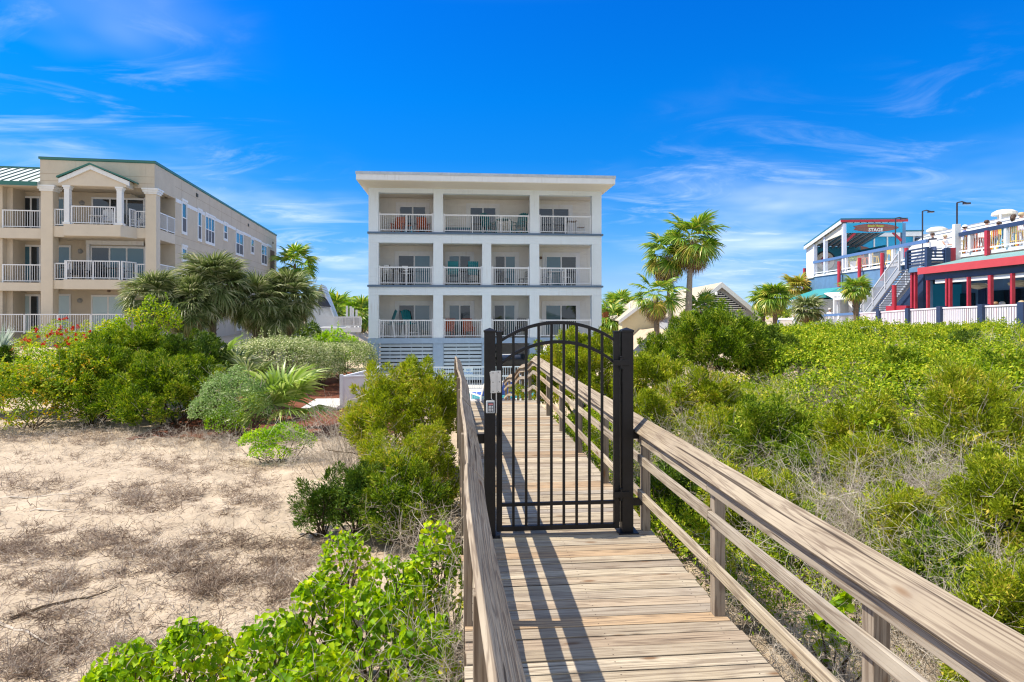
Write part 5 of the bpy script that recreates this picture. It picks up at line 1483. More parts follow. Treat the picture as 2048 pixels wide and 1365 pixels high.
ldoor('sliding_door', 46, 79, 397, f3 - 0.15, 2, (D_, D_)); ldoor('sliding_door', 44, 79, 494, f2 - 0.15, 2, (T_, D_)); ldoor('sliding_door', 44, 78, 593, f1, 2, (B_, D_))
b = LB(); b.box(lx(5, wing_y), lx(5, wing_y) + 0.3, wing_y + 0.4, yb, 0, zw); b.build('wing_return', STUCCO, tb)
# --- things on the balconies
def lw(u, y, z): x = lx(u, y); return FL.w(x, y, z)
for lab, u, y, z, rot, m in (('white armchair beside the table on the top tan balcony', 216, 0.5, f3, 20, W_PAINT), ('white armchair near the right column on the top tan balcony', 277, 0.9, f3, -20, W_PAINT), ('dark armchair at the left of the middle tan balcony', 152, 0.2, f2, 10, BLACKP), ('dark armchair at the middle of the middle tan balcony', 183, 0.3, f2, -5, BLACKP)):
    p = lw(u, y, z); adirondack('balcony_chair', lab, p.x, p.y, p.z, R(rot), m)
p = lw(200, 0.9, f3); table('balcony_table', 'white table between the chairs on the top tan balcony', p.x, p.y, p.z, W_PAINT, 0.9, 0.8, 0.74)
p = lw(222, 0.3, f2); table('balcony_table', 'dark table on the middle tan balcony', p.x, p.y, p.z, BLACKP, 1.2, 0.8, 0.74)
p = lw(132, 0.7, f2); stick_chair('bar_chair', 'black chair behind the left of the middle tan balcony', p.x, p.y, p.z, R(40), BLACKP, 0.6)
p = lw(258, 0.7, f2); stick_chair('bar_chair', 'black chair at the right end of the middle tan balcony', p.x, p.y, p.z, R(-60), BLACKP, 0.6)
# ================================================================== right: red, white and blue bar
FB = Frame(26.8, 27.6, -99.0)
MBR = FB.m()
bx = FB.x; bz = FB.z
def BB(): return MB(MBR)
bar = thing('beach_bar', 'two storey blue and turquoise beach bar with red posts and an upper deck', 'bar', (FB.q.x, FB.q.y, 1.5), R(-99))
zd = bz(2048, 489)            # upper deck floor
x_far = bx(1612)
XE = 5.0                      # runs on past the right edge of the view
# upper deck and the walls under it
b = BB(); b.box(x_far, XE, 0.0, 9.0, zd - 0.22, zd - 0.03); b.build('deck', W_PAINT, bar)
xs_ = bx(1800)
b = BB(); b.box(x_far, xs_, 0.08, 0.4, bz(1612, 585), zd - 0.22); b.build('upper_wall', DBLUE, bar)
b = BB(); b.box(x_far + 1.5, xs_ + 1, 0.5, 8.8, 0.8, bz(1612, 585) - 0.004); b.build('lower_wall', TURQ, bar)
b = BB(); b.box(bx(1745), XE, 3.2, 9.0, 0.8, zd - 0.23); b.build('porch_wall', DBLUE, bar)
# shop-front features of the lower wall
for name, u0, u1, v0, v1, m, dy in (('doorway', 1648, 1660, 600, 632, NAVY, 0.04), ('window', 1664, 1676, 602, 630, W_PAINT, 0.05), ('door', 1683, 1696, 603, 632, W_PAINT, 0.05), ('window', 1697, 1706, 606, 632, DARKGLASS, 0.05), ('door', 1716, 1726, 606, 636, TEALGLASS, 0.05), ('door', 1727, 1737, 606, 636, DARKGLASS, 0.05)):
    b = BB(); y = 0.5; b.box(bx(u0, y), bx(u1, y), y - dy, y + 0.01, bz(u0, v1, y), bz(u0, v0, y)); b.build(name, m, bar)
b = BB(); y = 0.2; b.box(bx(1703, y), bx(1745, y), y - 0.25, y + 0.2, bz(1715, 598, y), bz(1715, 592, y)); b.box(bx(1703, y), bx(1710, y), y - 0.22, y + 0.2, 1.2, bz(1715, 598, y)); b.box(bx(1731, y), bx(1735, y), y - 0.22, y + 0.2, 1.2, bz(1715, 598, y)); b.build('porch_frame', W_PAINT, bar)
b = BB(); y = 0.44; b.box(bx(1733, y), bx(1740, y), y - 0.08, y + 0.05, bz(1736, 592, y), bz(1736, 570, y)); b.build('downpipe_box', DARKIN, bar)
# upper railing: blue cap, thin balusters, white and red posts
def brail(xa, xb, y, zf, h, name='deck_railing', capm=ROYAL, cap=True, sp=0.13, bm=W_RAIL, dz=0.0):
    b = BB(); n = int(abs(xb - xa) / sp)
    zz = lambda x: zf + dz * (x - xa) / (xb - xa)
    b.bar((xa, y, zz(xa) + 0.09), (xb, y, zz(xb) + 0.09), 0.05, 0.07)
    for i in range(1, n):
        x = xa + (xb - xa) * i / n; b.box(x - 0.007, x + 0.007, y - 0.007, y + 0.007, zz(x) + 0.12, zz(x) + h - 0.1)
    r = b.build(name, bm, bar)
    if cap:
        b = BB(); b.bar((xa, y, zz(xa) + h - 0.09), (xb, y, zz(xb) + h - 0.09), 0.14, 0.20); b.build('top_rail', capm, r)
    return r
r1 = brail(bx(1681), bx(1856), -0.05, zd, 1.12)
r2 = brail(bx(1912), XE, -0.05, zd, 1.12, capm=NAVY)
r3 = brail(bx(1628), bx(1688), -0.02, zd, 1.12)
for u in (1693, 1741, 1787, 1803): 
    b = BB(); x = bx(u); b.box(x - 0.08, x + 0.08, -0.09, 0.07, zd - 0.02, zd + 0.94); b.build('post', W_RAIL, r1)
for u in (1941, 2014):
    b = BB(); x = bx(u); b.box(x - 0.08, x + 0.08, -0.09, 0.07, zd - 0.02, zd + 0.94); b.build('post', W_RAIL, r2)
for u, v0, v1 in ((1679, 523, 574), (1720, 516, 566), (1765.5, 506, 562), (1814, 496, 515)):
    b = BB(); x = bx(u, -0.16); b.tube([(x, -0.2, bz(u, v1, -0.2)), (x, -0.2, bz(u, v0, -0.2))], 0.12, 10); b.build('red_post', RED, bar)
b = BB(); x = bx(1976, -0.1); b.box(x - 0.10, x + 0.10, -0.22, -0.06, bz(1976, 511, -0.2), zd + 0.95); b.build('red_post', RED, bar)
b = BB(); x = bx(1609, 0.3); b.tube([(x, 0.3, bz(1609, 583, .3)), (x, 0.3, bz(1609, 537, .3))], 0.13, 10); b.build('red_post', RED, bar)
# tall white post where the stair lands
b = BB(); x = bx(1911, -0.2); b.box(x - 0.13, x + 0.13, -0.3, 0.0, bz(1911, 526, -.2), bz(1911, 449, -.2)); b.build('white_post', W_PAINT, bar)
# --- stage: shed roof over the far end of the deck
stg = thing('stage_pavilion', 'shed roofed stage with a surfboard sign on the upper deck', 'pavilion', tuple(FB.w(bx(1650), 2, zd)), R(-99))
xh, xl_ = bx(1687), bx(1613); zh, zl_ = bz(1687, 441), bz(1613, 494)
Wd = 4.4
b = BB(); b.prism([(xh + 0.1, -0.25, zh + 0.02), (xl_, -0.25, zl_ + 0.02), (xl_, -0.25, zl_ + 0.14), (xh + 0.1, -0.25, zh + 0.14)], (0, Wd + 0.6, 0)); rf = b.build('roof', mat('dark teal roof edge', (0.02, 0.16, 0.25), 0.5), stg)
b = BB(); b.prism([(xh + 0.08, -0.24, zh - 0.26), (xl_, -0.24, zl_ - 0.26), (xl_, -0.24, zl_ + 0.018), (xh + 0.08, -0.24, zh + 0.018)], (0, 0.08, 0)); b.build('rake_board', W_PAINT, rf)
b = BB()
for k in range(9): yy = 0.1 + k * 0.5; b.bar((xh - 0.1, yy, zh - 0.1), (xl_ + 0.2, yy, zl_ - 0.1), 0.05, 0.2)
b.build('rafters', mat('grey rafters', (0.30, 0.30, 0.32), 0.7), rf)
b = BB(); b.box(xh + 0.06, xh + 0.12, -0.25, Wd + 0.35, zh - 0.16, zh + 0.018); b.build('red_fascia', RED, rf)
b = BB()
for k in range(8): yy = 0.25 + k * 0.52; b.box(xh + 0.0, xh + 0.05, yy, yy + 0.42, zh - 0.40, zh - 0.17)
b.build('scallops', W_PAINT, rf)
xe = xh
for (xx, yy) in ((xh, 0.02), (xh, Wd), (bx(1650), 0.02), (bx(1629), 0.02)):
    f = (xx - xl_) / (xh - xl_); zt = zl_ + (zh - zl_) * f - 0.27
    b = BB(); b.box(xx - 0.13, xx + 0.13, yy - 0.1, yy + 0.16, zd - 0.02, zt); b.build('post', mat('lavender white post', (0.62, 0.66, 0.80), 0.5) if yy < 1 else DBLUE, stg)
b = BB(); b.box(xl_, bx(1627), -0.02, 0.12, zd - 0.3, zl_ + 0.1); b.build('end_wall', W_PAINT, stg)
b = BB(); b.prism([(bx(1627), -0.01, zl_ - 0.1), (xh - 0.14, -0.01, zh - 1.05), (xh - 0.14, -0.01, zh - 0.28), (bx(1627), -0.01, zl_ + 0.02)], (0, 0.06, 0)); b.build('gable_panel', mat('warm white panel', (0.74, 0.68, 0.56), 0.6), stg)
b = BB(); b.box(xl_, xl_ + 0.12, 0.13, Wd + 0.2, zd - 0.02, zl_ - 0.02); b.build('back_wall', TEALW, stg)
b = BB(); b.box(xl_ + 0.12, xh - 2.6, Wd + 0.02, Wd + 0.15, zd - 0.02, zd + 2.2); b.build('side_wall', TEALW, stg)
zs0, zs1 = bz(1687, 467), bz(1687, 447.5)
b = BB(); b.box(xh + 0.14, xh + 0.20, 0.16, Wd - 0.12, zs0, zs1); sb = b.build('sign_board', TURQ, stg)
ym = Wd * 0.53; zc = (zs0 + zs1) / 2; hw = Wd * 0.385; hh = (zs1 - zs0) * 0.42
def board(b, x, ym, zc, hw, hh, th=0.03):
    pts = []
    for i in range(17): t = i / 16; pts.append((ym + hw - 2 * hw * t, hh * math.sin(PI * min(1, t * 0.93 + 0.0)) ** 0.62))
    poly = [(x, y, zc + z) for y, z in pts] + [(x, ym - hw * 0.88, zc)] + [(x, y, zc - z) for y, z in reversed(pts)]
    b.prism(poly, (th, 0, 0))
SURF = mat('brown surfboard timber', (0.24, 0.115, 0.085), 0.5, noise=0.3, nscale=6); SURFR = mat('dark red surfboard rim', (0.30, 0.03, 0.03), 0.5)
b = BB(); board(b, xh + 0.20, ym, zc, hw, hh, 0.02); so_ = b.build('surfboard', SURFR, stg)
b = BB(); board(b, xh + 0.215, ym, zc, hw * 0.96, hh * 0.88, 0.02); b.build('surfboard_face', SURF, so_)
b = BB(); b.box(xh + 0.236, xh + 0.24, ym - hw * 0.86, ym + hw * 0.9, zc - 0.012, zc + 0.012); b.build('stringer', SURFR, so_)
def btext(name, body, size, m, parent, x, y, z, sx=1.0):
    loc = FB.w(x, y, z); inv = parent_world(parent).inverted(); o = text_mesh(name, body, size, m, parent, (0, 0, 0), sx=sx)
    M = Matrix.Translation(loc) @ Matrix.Rotation(R(-99 + 90), 4, 'Z') @ Matrix.Rotation(R(90), 4, 'X')
    l = inv @ M; o.location = l.to_translation(); o.rotation_euler = l.to_euler(); o.scale = (sx, 1, 1); return o
btext('lettering', 'STAGE', 0.36, W_PAINT, so_, xh + 0.245, ym - 0.05, zc - 0.17)
btext('lettering', 'Beach House', 0.22, mat('lime lettering', (0.50, 0.52, 0.06), 0.5), so_, xh + 0.245, ym - 0.05, zc + 0.14, 1.0)
for s, yy in ((1, 0.2), (-1, Wd - 0.1)):
    b = BB(); b.bar((xh + 0.05, yy, zs0 - 0.62), (xh + 0.05, yy + s * 0.65, zs0 + 0.02), 0.10, 0.16); b.build('brace', RED, stg)
# round emblem on the stage back wall: a plain ringed disc
b = BB(); yc, zc2 = 1.55, bz(1662, 520, 1.5); b.tube([(xl_ + 0.125, yc, zc2), (xl_ + 0.16, yc, zc2)], 0.9, 26); em = b.build('round_emblem', mat('black emblem rim', (0.02, 0.02, 0.02), 0.5), stg)
b = BB(); b.tube([(xl_ + 0.16, yc, zc2), (xl_ + 0.175, yc, zc2)], 0.78, 26); b.build('emblem_face', mat('cream emblem face', (0.72, 0.60, 0.48), 0.5), em)
b = BB(); b.tube([(xl_ + 0.175, yc, zc2), (xl_ + 0.185, yc, zc2)], 0.42, 20); b.build('emblem_centre', RED, em)
# --- blue block behind the deck with white frames, and a second surfboard sign
b = BB(); y0, y1 = 4.6, 9.3; xk = bx(1765, 6.0) - 1.2
zk = FB.z(1800, 456, 4.8)
b.box(xk - 4, xk, y0, y1, zd - 0.02, zk); b.build('upper_block', TURQ, bar)
b = BB(); b.box(xk - 4.2, xk + 0.35, y0 - 0.3, y1 + 0.5, zk + 0.02, zk + 0.42); ub = b.build('block_cornice', W_PAINT, bar)
b = BB(); b.box(xk - 4.3, xk + 0.42, y0 - 0.4, y1 + 0.6, zk + 0.42, zk + 0.55); b.build('block_roof', mat('dark teal roof edge', (0.02, 0.16, 0.25)), ub)
for k in range(5):
    b = BB(); yy = y0 + 0.1 + k * 1.12; b.box(xk, xk + 0.05, yy, yy + 0.12, zd, zk + 0.018); b.build('window_frame', W_PAINT, bar)
b = BB(); b.box(xk, xk + 0.05, y0 + 0.22, y0 + 1.1, zd + 1.5, zd + 1.62); b.build('window_frame', W_PAINT, bar)
b = BB(); b.box(xk + 0.002, xk + 0.03, y0 + 0.22, y0 + 1.1, zd, zd + 1.5); b.build('window', GREYGLASS, bar)
b = BB(); board(b, xk + 0.06, y0 - 0.2, zd + 2.25, 1.25, 0.36, 0.03); s2_ = b.build('surfboard_sign', SURFR, bar)
b = BB(); board(b, xk + 0.075, y0 - 0.2, zd + 2.25, 1.2, 0.31, 0.03); b.build('surfboard_face', SURF, s2_)
btext('lettering', '& WAVE', 0.26, W_PAINT, s2_, xk + 0.11, y0 - 0.5, zd + 2.1)
# --- long white roof behind the upper deck
xa = bx(1850, 9.5)
zR0 = FB.z(1850, 478, 11.0); zR1 = FB.z(2048, 420, 11.0); zR = (zR0 + zR1) / 2
b = BB(); nst = 6
for i in range(nst):
    f0, f1_ = i / nst, (i + 1) / nst
    ya, yb2 = 7.6 + 3.4 * f0, 7.6 + 3.4 * f1_
    za_, zb_ = zd + 0.6 + (zR - zd - 0.6) * math.sin(f0 * PI / 2) ** 0.8, zd + 0.6 + (zR - zd - 0.6) * math.sin(f1_ * PI / 2) ** 0.8
    b.prism([(xa - 3, ya, za_), (xa - 3, yb2, zb_), (xa - 3, yb2, zb_ - 0.25), (xa - 3, ya, za_ - 0.25)], (XE + 6 - xa + 3, 0, 0))
b.box(xa - 3, XE + 6, 11.0, 14, zR - 0.4, zR - 0.002)
wr = b.build('white_roof', WROOF, bar)
b = BB()
for k in range(4):
    f = 0.2 + 0.2 * k; yy = 7.6 + 3.4 * f; zz = zd + 0.6 + (zR - zd - 0.6) * math.sin(f * PI / 2) ** 0.8
    b.box(xa - 3, XE + 6, yy - 0.04, yy, zz - 0.0, zz + 0.06)
b.build('roof_ribs', mat('grey roof seam', (0.30, 0.32, 0.35), 0.5), wr)
for u, v in ((1874, 458), (2009, 424)):
    x = bx(u, 12.0); zv = FB.z(u, v, 12.0); b = BB(); b.lathe((x, 12.0, zR - 0.05), [(0.45, 0), (0.45, max(0.2, zv - zR - 0.25)), (0.85, max(0.25, zv - zR - 0.2)), (0.8, zv - zR + 0.0), (0.5, zv - zR + 0.18), (0.05, zv - zR + 0.22)], 16); b.build('roof_vent', mat('pale roof vent', (0.66, 0.62, 0.54), 0.5), wr)
# --- stair, landing and its slatted guard
stx0, stz0 = bx(1738, -1.3), 1.75
stx1 = bx(1816, -1.3); stz1 = FB.z(1836, 533, -1.9) - 0.05
sd = Vector((stx1 - stx0, 0, stz1 - stz0))
st = None
b = BB(); b.bar((stx0, -1.75, stz0), (stx1, -1.75, stz1), 0.08, 0.32); b.bar((stx0, -0.6, stz0), (stx1, -0.6, stz1), 0.08, 0.32)
n = 22
for i in range(n): f = (i + 0.5) / n; p = Vector((stx0, 0, stz0)) + sd * f; b.box(p.x - 0.14, p.x + 0.14, -1.7, -0.65, p.z + 0.02, p.z + 0.06)
st = b.build('stair', mat('grey stair', (0.34, 0.37, 0.42), 0.6), bar)
for yy in (-1.8, -0.55):
    b = BB(); b.bar((stx0, yy, stz0 + 1.05), (stx1, yy, stz1 + 1.05), 0.07, 0.08); b.bar((stx0, yy, stz0 + 0.28), (stx1, yy, stz1 + 0.28), 0.05, 0.05)
    for i in range(1, 46): p = Vector((stx0, yy, stz0)) + sd * i / 46; b.box(p.x - 0.012, p.x + 0.012, yy - 0.012, yy + 0.012, p.z + 0.28, p.z + 1.02)
    for i in range(4): p = Vector((stx0, yy, stz0)) + sd * i / 3; b.box(p.x - 0.05, p.x + 0.05, yy - 0.05, yy + 0.05, p.z, p.z + 1.1)
    b.build('stair_railing', mat('grey white stair rail', (0.52, 0.54, 0.58), 0.5), st)
lz0 = FB.z(1836, 533, -1.9)
lx0, lx1 = bx(1816, -1.9), bx(1856, -1.9); ly1 = FB.y(1894, lx1); hg = FB.z(1836, 500, -1.9) - lz0
b = BB(); b.box(lx0, lx1 + 0.1, -1.9, 0.0, lz0 - 0.3, lz0 - 0.03); b.build('landing', DBLUE, bar)
b = BB()
for xx, yy in ((lx0, -1.9), (lx1, -1.9), (lx1, ly1)): b.box(xx - 0.12, xx + 0.12, yy - 0.12, yy + 0.12, lz0 - 0.1, lz0 + hg)
for k in range(5): z = lz0 + 0.02 + k * hg * 0.19; b.box(lx0 + 0.12, lx1 - 0.12, -1.93, -1.87, z, z + hg * 0.105); b.box(lx1 - 0.03, lx1 + 0.03, -1.78, ly1 - 0.12, z, z + hg * 0.105)
b.box(lx0, lx1, -1.98, -1.82, lz0 + hg, lz0 + hg + 0.07); b.build('landing_guard', NAVY, bar)
b = BB(); b.box(lx1 - 0.1, lx1 + 0.1, ly1 + 0.125, ly1 + 0.4, lz0 - 0.5, lz0 + hg); b.build('red_post', RED, bar)
for u in (1820, 1827): 
    b = BB(); x = bx(u, -1.85); b.box(x - 0.07, x + 0.07, -1.80, -1.66, 1.3, lz0 - 0.305); b.build('red_post', RED, bar)
b = BB(); b.box(bx(1775, -1.8), bx(1816, -1.8), -1.9, -1.7, 1.55, bz(1790, 612, -1.8)); b.build('red_beam', RED, bar)
b = BB(); x = bx(1792, -1.85); b.tube([(x, -1.95, 1.4), (x, -1.95, bz(1771, 572, -1.9))], 0.13, 10); b.build('red_post', RED, bar)
b = BB(); b.box(bx(1745, 0.2), bx(1850, 0.2), 0.1, 0.45, 1.2, zd - 0.5); b.build('stair_shade_wall', NAVY, bar)
# --- lower porch with sea green roof and red posts
py = -2.2
zfa0 = FB.z(2048, 513, py); zfb0 = FB.z(2048, 525, py)
pxa = bx(1842, py)
zpa = FB.z(1842, 549, py)
b = BB(); b.prism([(pxa, py - 0.1, zfa0 + 0.0), (pxa, 0.0, zd - 0.30), (pxa, 0.0, zd - 0.38), (pxa, py - 0.1, zfa0 - 0.08)], (XE - pxa, 0, 0)); pr = b.build('porch_roof', SEAROOF, bar)
b = BB(); b.box(pxa - 0.05, XE, py - 0.16, py - 0.105, zfb0 - 0.08, zfa0 + 0.03); b.box(pxa - 0.06, pxa, py - 0.1, -0.1, zfb0, zfa0); b.build('porch_fascia', CORAL, pr)
b = BB(); b.box(pxa + 0.2, XE, py + 0.1, py + 0.3, zfb0 - 0.42, zfb0 - 0.004); b.build('porch_beam', NAVY, bar)
b = BB(); b.box(pxa + 1.0, XE, py + 0.16, py + 0.24, zfb0 - 0.62, zfb0 - 0.424); b.build('shutter_boxes', W_PAINT, bar)
for u0, u1 in ((1850, 1855.5), (1888, 1893.5), (1894.5, 1900), (1930.5, 1937), (1971.5, 1983), (2017, 2025)):
    b = BB(); um = u0 + (u1 - u0) * 0.25; uq = u0 + (u1 - u0) * 0.75; b.box(bx(um, py), bx(uq, py), py + 0.02, py + 0.16, 1.2, zfb0 - 0.425); b.build('red_post', RED, bar)
b = BB(); b.box(bx(1856, py + .5), bx(1862, py + .5), py + 0.4, py + 0.6, 1.2, zfb0 - 0.43); b.build('blue_post', DBLUE, bar)
b = BB(); b.box(bx(1745), XE, -3.4, 3.2, 1.25, 1.45); b.build('porch_floor', CONCRETE, bar)
for u0, u1, v0, v1, m, nm in ((1912, 1950, 588, 615, DARKGLASS, 'window'), (1985, 2018, 582, 612, DARKGLASS, 'window'), (1958, 1972, 572, 615, NAVY, 'inner_post'), (2030, 2048, 578, 610, DARKGLASS, 'window')):
    b = BB(); y = 3.15; b.box(bx(u0, y), bx(u1, y), y - 0.05, y + 0.02, FB.z(u0, v1, y), FB.z(u0, v0, y)); b.build(nm, m, bar)
for u, v in ((1957, 571), (2040, 566)):
    b = BB(); x = bx(u, 0.8); z = FB.z(u, v, 0.8); b.lathe((x, 0.8, z), [(0.05, -0.22), (0.45, -0.12), (0.5, 0.0), (0.3, 0.1), (0.05, 0.14)], 14); b.build('pendant_lamp', mat('cream pendant', (0.55, 0.50, 0.38), 0.6), bar)
# lower picket fence along the dune
fn = thing('picket_fence', 'white picket fence with navy posts along the dune below the bar', 'fence', tuple(FB.w(bx(1850, -3), -3.2, 1.5)), R(-99))
def fz_(u, v): return FB.z(u, v, -3.2)
tops = [(1718, 625.5), (1760, 623.5), (1819, 619), (1883, 615), (1967, 611.5), (2048, 607.5), (2140, 602)]
for i in range(len(tops) - 1):
    (ua, va), (ub_, vb) = tops[i], tops[i + 1]; xa_, xb_ = bx(ua, -3.2), bx(ub_, -3.2); za_, zb_ = fz_(ua, va), fz_(ub_, vb)
    b = BB(); b.bar((xa_, -3.2, za_ - 0.04), (xb_, -3.2, zb_ - 0.04), 0.10, 0.07); b.bar((xa_, -3.2, za_ - 0.98), (xb_, -3.2, zb_ - 0.98), 0.06, 0.08)
    n = max(2, int(abs(xb_ - xa_) / 0.15))
    for k in range(1, n):
        f = k / n; x = xa_ + (xb_ - xa_) * f; z = za_ + (zb_ - za_) * f; b.box(x - 0.045, x + 0.045, -3.215, -3.185, z - 0.98, z - 0.06)
    b.build('panel', mat('lavender white pickets', (0.76, 0.73, 0.82), 0.5), fn)
for u, v in tops:
    b = BB(); x = bx(u, -3.2); z = fz_(u, v); b.box(x - 0.16, x + 0.16, -3.36, -3.04, z - 1.5, z + 0.06); b.build('post', NAVY if u > 1730 else ROYAL, fn)
f2_ = thing('rail_fence', 'blue topped rail fence beside the turquoise roofed hut', 'fence', tuple(FB.w(bx(1650, -3), -3.2, 1.5)), R(-99))
for (ua, va), (ub_, vb) in (((1558, 637), (1592, 637)), ((1592.5, 633), (1716, 625.5))):
    xa_, xb_ = bx(ua, -3.2), bx(ub_, -3.2); za_, zb_ = fz_(ua, va), fz_(ub_, vb)
    b = BB(); b.bar((xa_, -3.2, za_ - 0.06), (xb_, -3.2, zb_ - 0.06), 0.14, 0.16); b.build('top_rail', ROYAL if ua > 1580 else W_RAIL, f2_)
    b = BB(); n = int(abs(xb_ - xa_) / 0.16)
    for k in range(1, n): f = k / n; x = xa_ + (xb_ - xa_) * f; z = za_ + (zb_ - za_) * f; b.box(x - 0.012, x + 0.012, -3.212, -3.188, z - 1.0, z - 0.1)
    b.bar((xa_, -3.2, za_ - 1.0), (xb_, -3.2, zb_ - 1.0), 0.05, 0.05); b.build('balusters', W_RAIL, f2_)
    for k in range(5 if ua > 1580 else 2): f = k / (4 if ua > 1580 else 1); x = xa_ + (xb_ - xa_) * f; z = za_ + (zb_ - za_) * f; b = BB(); b.box(x - 0.10, x + 0.10, -3.3, -3.1, z - 1.3, z - 0.14); b.build('post', W_RAIL if 0 < k else ROYAL, f2_)
# turquoise hut
hut = thing('beach_hut', 'small white hut with turquoise hipped metal roof beside the bar', 'hut', tuple(FB.w(bx(1610, -0.5), -1.0, 1.5)), R(-99))
hx0, hx1 = bx(1578, -2.0), bx(1640, -2.0)
zt = FB.z(1578, 602, -2.0); zp = FB.z(1610, 583, -0.5)
b = BB(); b.box(hx0 + 0.4, hx1 - 0.3, -1.9, 0.3, 1.2, zt + 0.02); b.build('wall', W_PAINT, hut)
b = BB(); A = [(hx0 - 0.2, -2.5, zt), (hx1 + 0.3, -2.5, zt + 0.1), (hx1 + 0.3, 0.4, zt + 0.25), (hx0 - 0.2, 0.4, zt)]; T = [(hx0 + 1.8, -0.4, zp + 0.1), (hx1 - 0.2, -0.4, zp + 0.1)]
b.add(A + T, [(0, 1, 5, 4), (1, 2, 5), (2, 3, 4, 5), (3, 0, 4), (3, 2, 1, 0)]); hr = b.build('roof', TEALROOF, hut)
b = BB(); b.bar((hx0 - 0.2, -2.53, zt - 0.08), (hx1 + 0.3, -2.53, zt + 0.02), 0.05, 0.14); b.build('fascia', W_PAINT, hr)
for u0, u1, v0, v1 in ((1585, 1588.5, 614, 624), (1585, 1589, 626, 634), (1600, 1604, 613, 626)):
    b = BB(); b.box(bx(u0, -1.95), bx(u1, -1.95), -1.96, -1.905, FB.z(u0, v1, -1.95), FB.z(u0, v0, -1.95)); b.build('poster', mat('tan poster', (0.45, 0.30, 0.20), 0.6), hut)
# white tilted sail awning on posts
aw = thing('shade_awning', 'white tilted canvas awning on white posts in front of the bar', 'awning', tuple(FB.w(bx(1675, -1.6), -1.6, 1.5)), R(-99))
b = BB(); c4 = [(bx(1648, -1.8), -1.8, FB.z(1648, 588, -1.8)), (bx(1672, -3.0), -3.0, FB.z(1672, 601, -3.0)), (bx(1703, -1.8), -1.8, FB.z(1703, 600, -1.8)), (bx(1676, -0.4), -0.4, FB.z(1676, 584, -0.4))]
b.prism(c4, (0, 0, 0.05)); b.build('canvas', mat('white canvas', (0.74, 0.72, 0.68), 0.8), aw)
for u, y in ((1670, -2.8), (1676.5, -2.3)):
    b = BB(); x = bx(u, y); b.box(x - 0.09, x + 0.09, y - 0.09, y + 0.09, 1.2, FB.z(u, 592, y)); b.build('post', W_PAINT, aw)
# --- light poles
POLE = mat('dark lamp pole', (0.05, 0.05, 0.06), 0.4, 0.4)
for i, (u, v, y, lab) in enumerate(((1791, 437, 1.2, 'slim dark lamp pole just right of the stage sign'), (1845, 423, 1.2, 'slim dark lamp pole left of the roof vent'), (1914, 406, 0.1, 'tallest dark lamp pole rising from the white post'))):
    x = bx(u, y); zt = FB.z(u, v, y); p = FB.w(x, y, zd)
    t = thing('lamp_pole', lab, 'lamp pole', tuple(p), R(-99)); b = BB(); b.tube([(x, y, zd - 0.02), (x, y, zt)], 0.045, 8); b.build('pole', POLE, t)
    b = BB(); sgn = -1 if i < 2 else 0.3
    b.tube([(x, y, zt), (x - sgn * 0.0, y + 0.25, zt + 0.06), (x, y + 0.5, zt - 0.02)], 0.04, 6); b.box(x - 0.1, x + 0.1, y + 0.35, y + 0.68, zt - 0.09, zt); b.build('lamp_head', POLE, t)
t = thing('lamp_pole', 'short white mast behind the upper deck near the right edge', 'lamp pole', tuple(FB.w(bx(2001, 1.0), 1.0, zd)), R(-99)); x = bx(2001, 1.0); b = BB(); b.tube([(x, 1.0, zd), (x, 1.0, FB.z(2001, 428, 1.0))], 0.05, 8); b.build('pole', W_RAIL, t)
# --- stools along the upper railing
def stool(label, x, y, z, m, rot=0, group='bright stools on the upper deck'):
    t = thing('bar_stool', label, 'stool', (x, y, z), rot, group)
    b = MB(); b.box(-0.19, 0.19, -0.19, 0.19, 0.73, 0.77); b.box(-0.19, 0.19, 0.16, 0.19, 0.77, 1.02); b.build('seat', m, t)
    for sx in (-1, 1):
        for sy in (-1, 1): b = MB(); b.bar((sx * 0.15, sy * 0.15, 0.73), (sx * 0.24, sy * 0.24, 0), 0.05, 0.05); b.build('leg', m, t)
    b = MB(); b.bar((-0.2, -0.21, 0.28), (0.2, -0.21, 0.28), 0.03, 0.03); b.bar((-0.2, 0.21, 0.28), (0.2, 0.21, 0.28), 0.03, 0.03); b.bar((-0.21, -0.2, 0.28), (-0.21, 0.2, 0.28), 0.03, 0.03); b.bar((0.21, -0.2, 0.28), (0.21, 0.2, 0.28), 0.03, 0.03); b.build('footrest', m, t)
    return t
for u, m, lab in ((1695, YELLOWP, 'yellow stool near the far red post of the upper deck'), (1726, YELLOWP, 'yellow stool right of the second red post'), (1733, REDP, 'orange red stool beside the yellow one past the second red post'), (1750, YELLOWP, 'yellow stool left of the third red post'), (1779, YELLOWP, 'yellow stool right of the third red post'),
                  (1786, SKYP, 'sky blue stool behind the white upper posts'), (1928, YELLOWP, 'yellow stool just right of the tall white post'), (1938, YELLOWP, 'yellow stool against the first white post past the stair'), (1947, ORANGE, 'orange stool right of the first white post past the stair'), (1958, ORANGE, 'orange stool midway to the near red post'), (1964, REDP, 'red stool left of the near red post'),
                  (1987, YELLOWP, 'yellow stool right of the near red post'), (1994, ORANGE, 'orange stool behind the balusters past the near red post'), (2007, YELLOWP, 'yellow stool left of the nearest white post'), (2022, SKYP, 'sky blue stool right of the nearest white post'), (2030, ORANGE, 'orange stool next to the sky blue stool'), (2040, YELLOWP, 'yellow stool at the right edge of the deck')):
    p = FB.w(bx(u, 0.45), 0.45 + 0.15 * math.sin(u), zd - 0.028); stool(lab, p.x, p.y, p.z, m, R(-99 + 180 + 20 * math.sin(u * 3)))
p = FB.w(bx(1708, 0.5), 0.5, zd - 0.028)
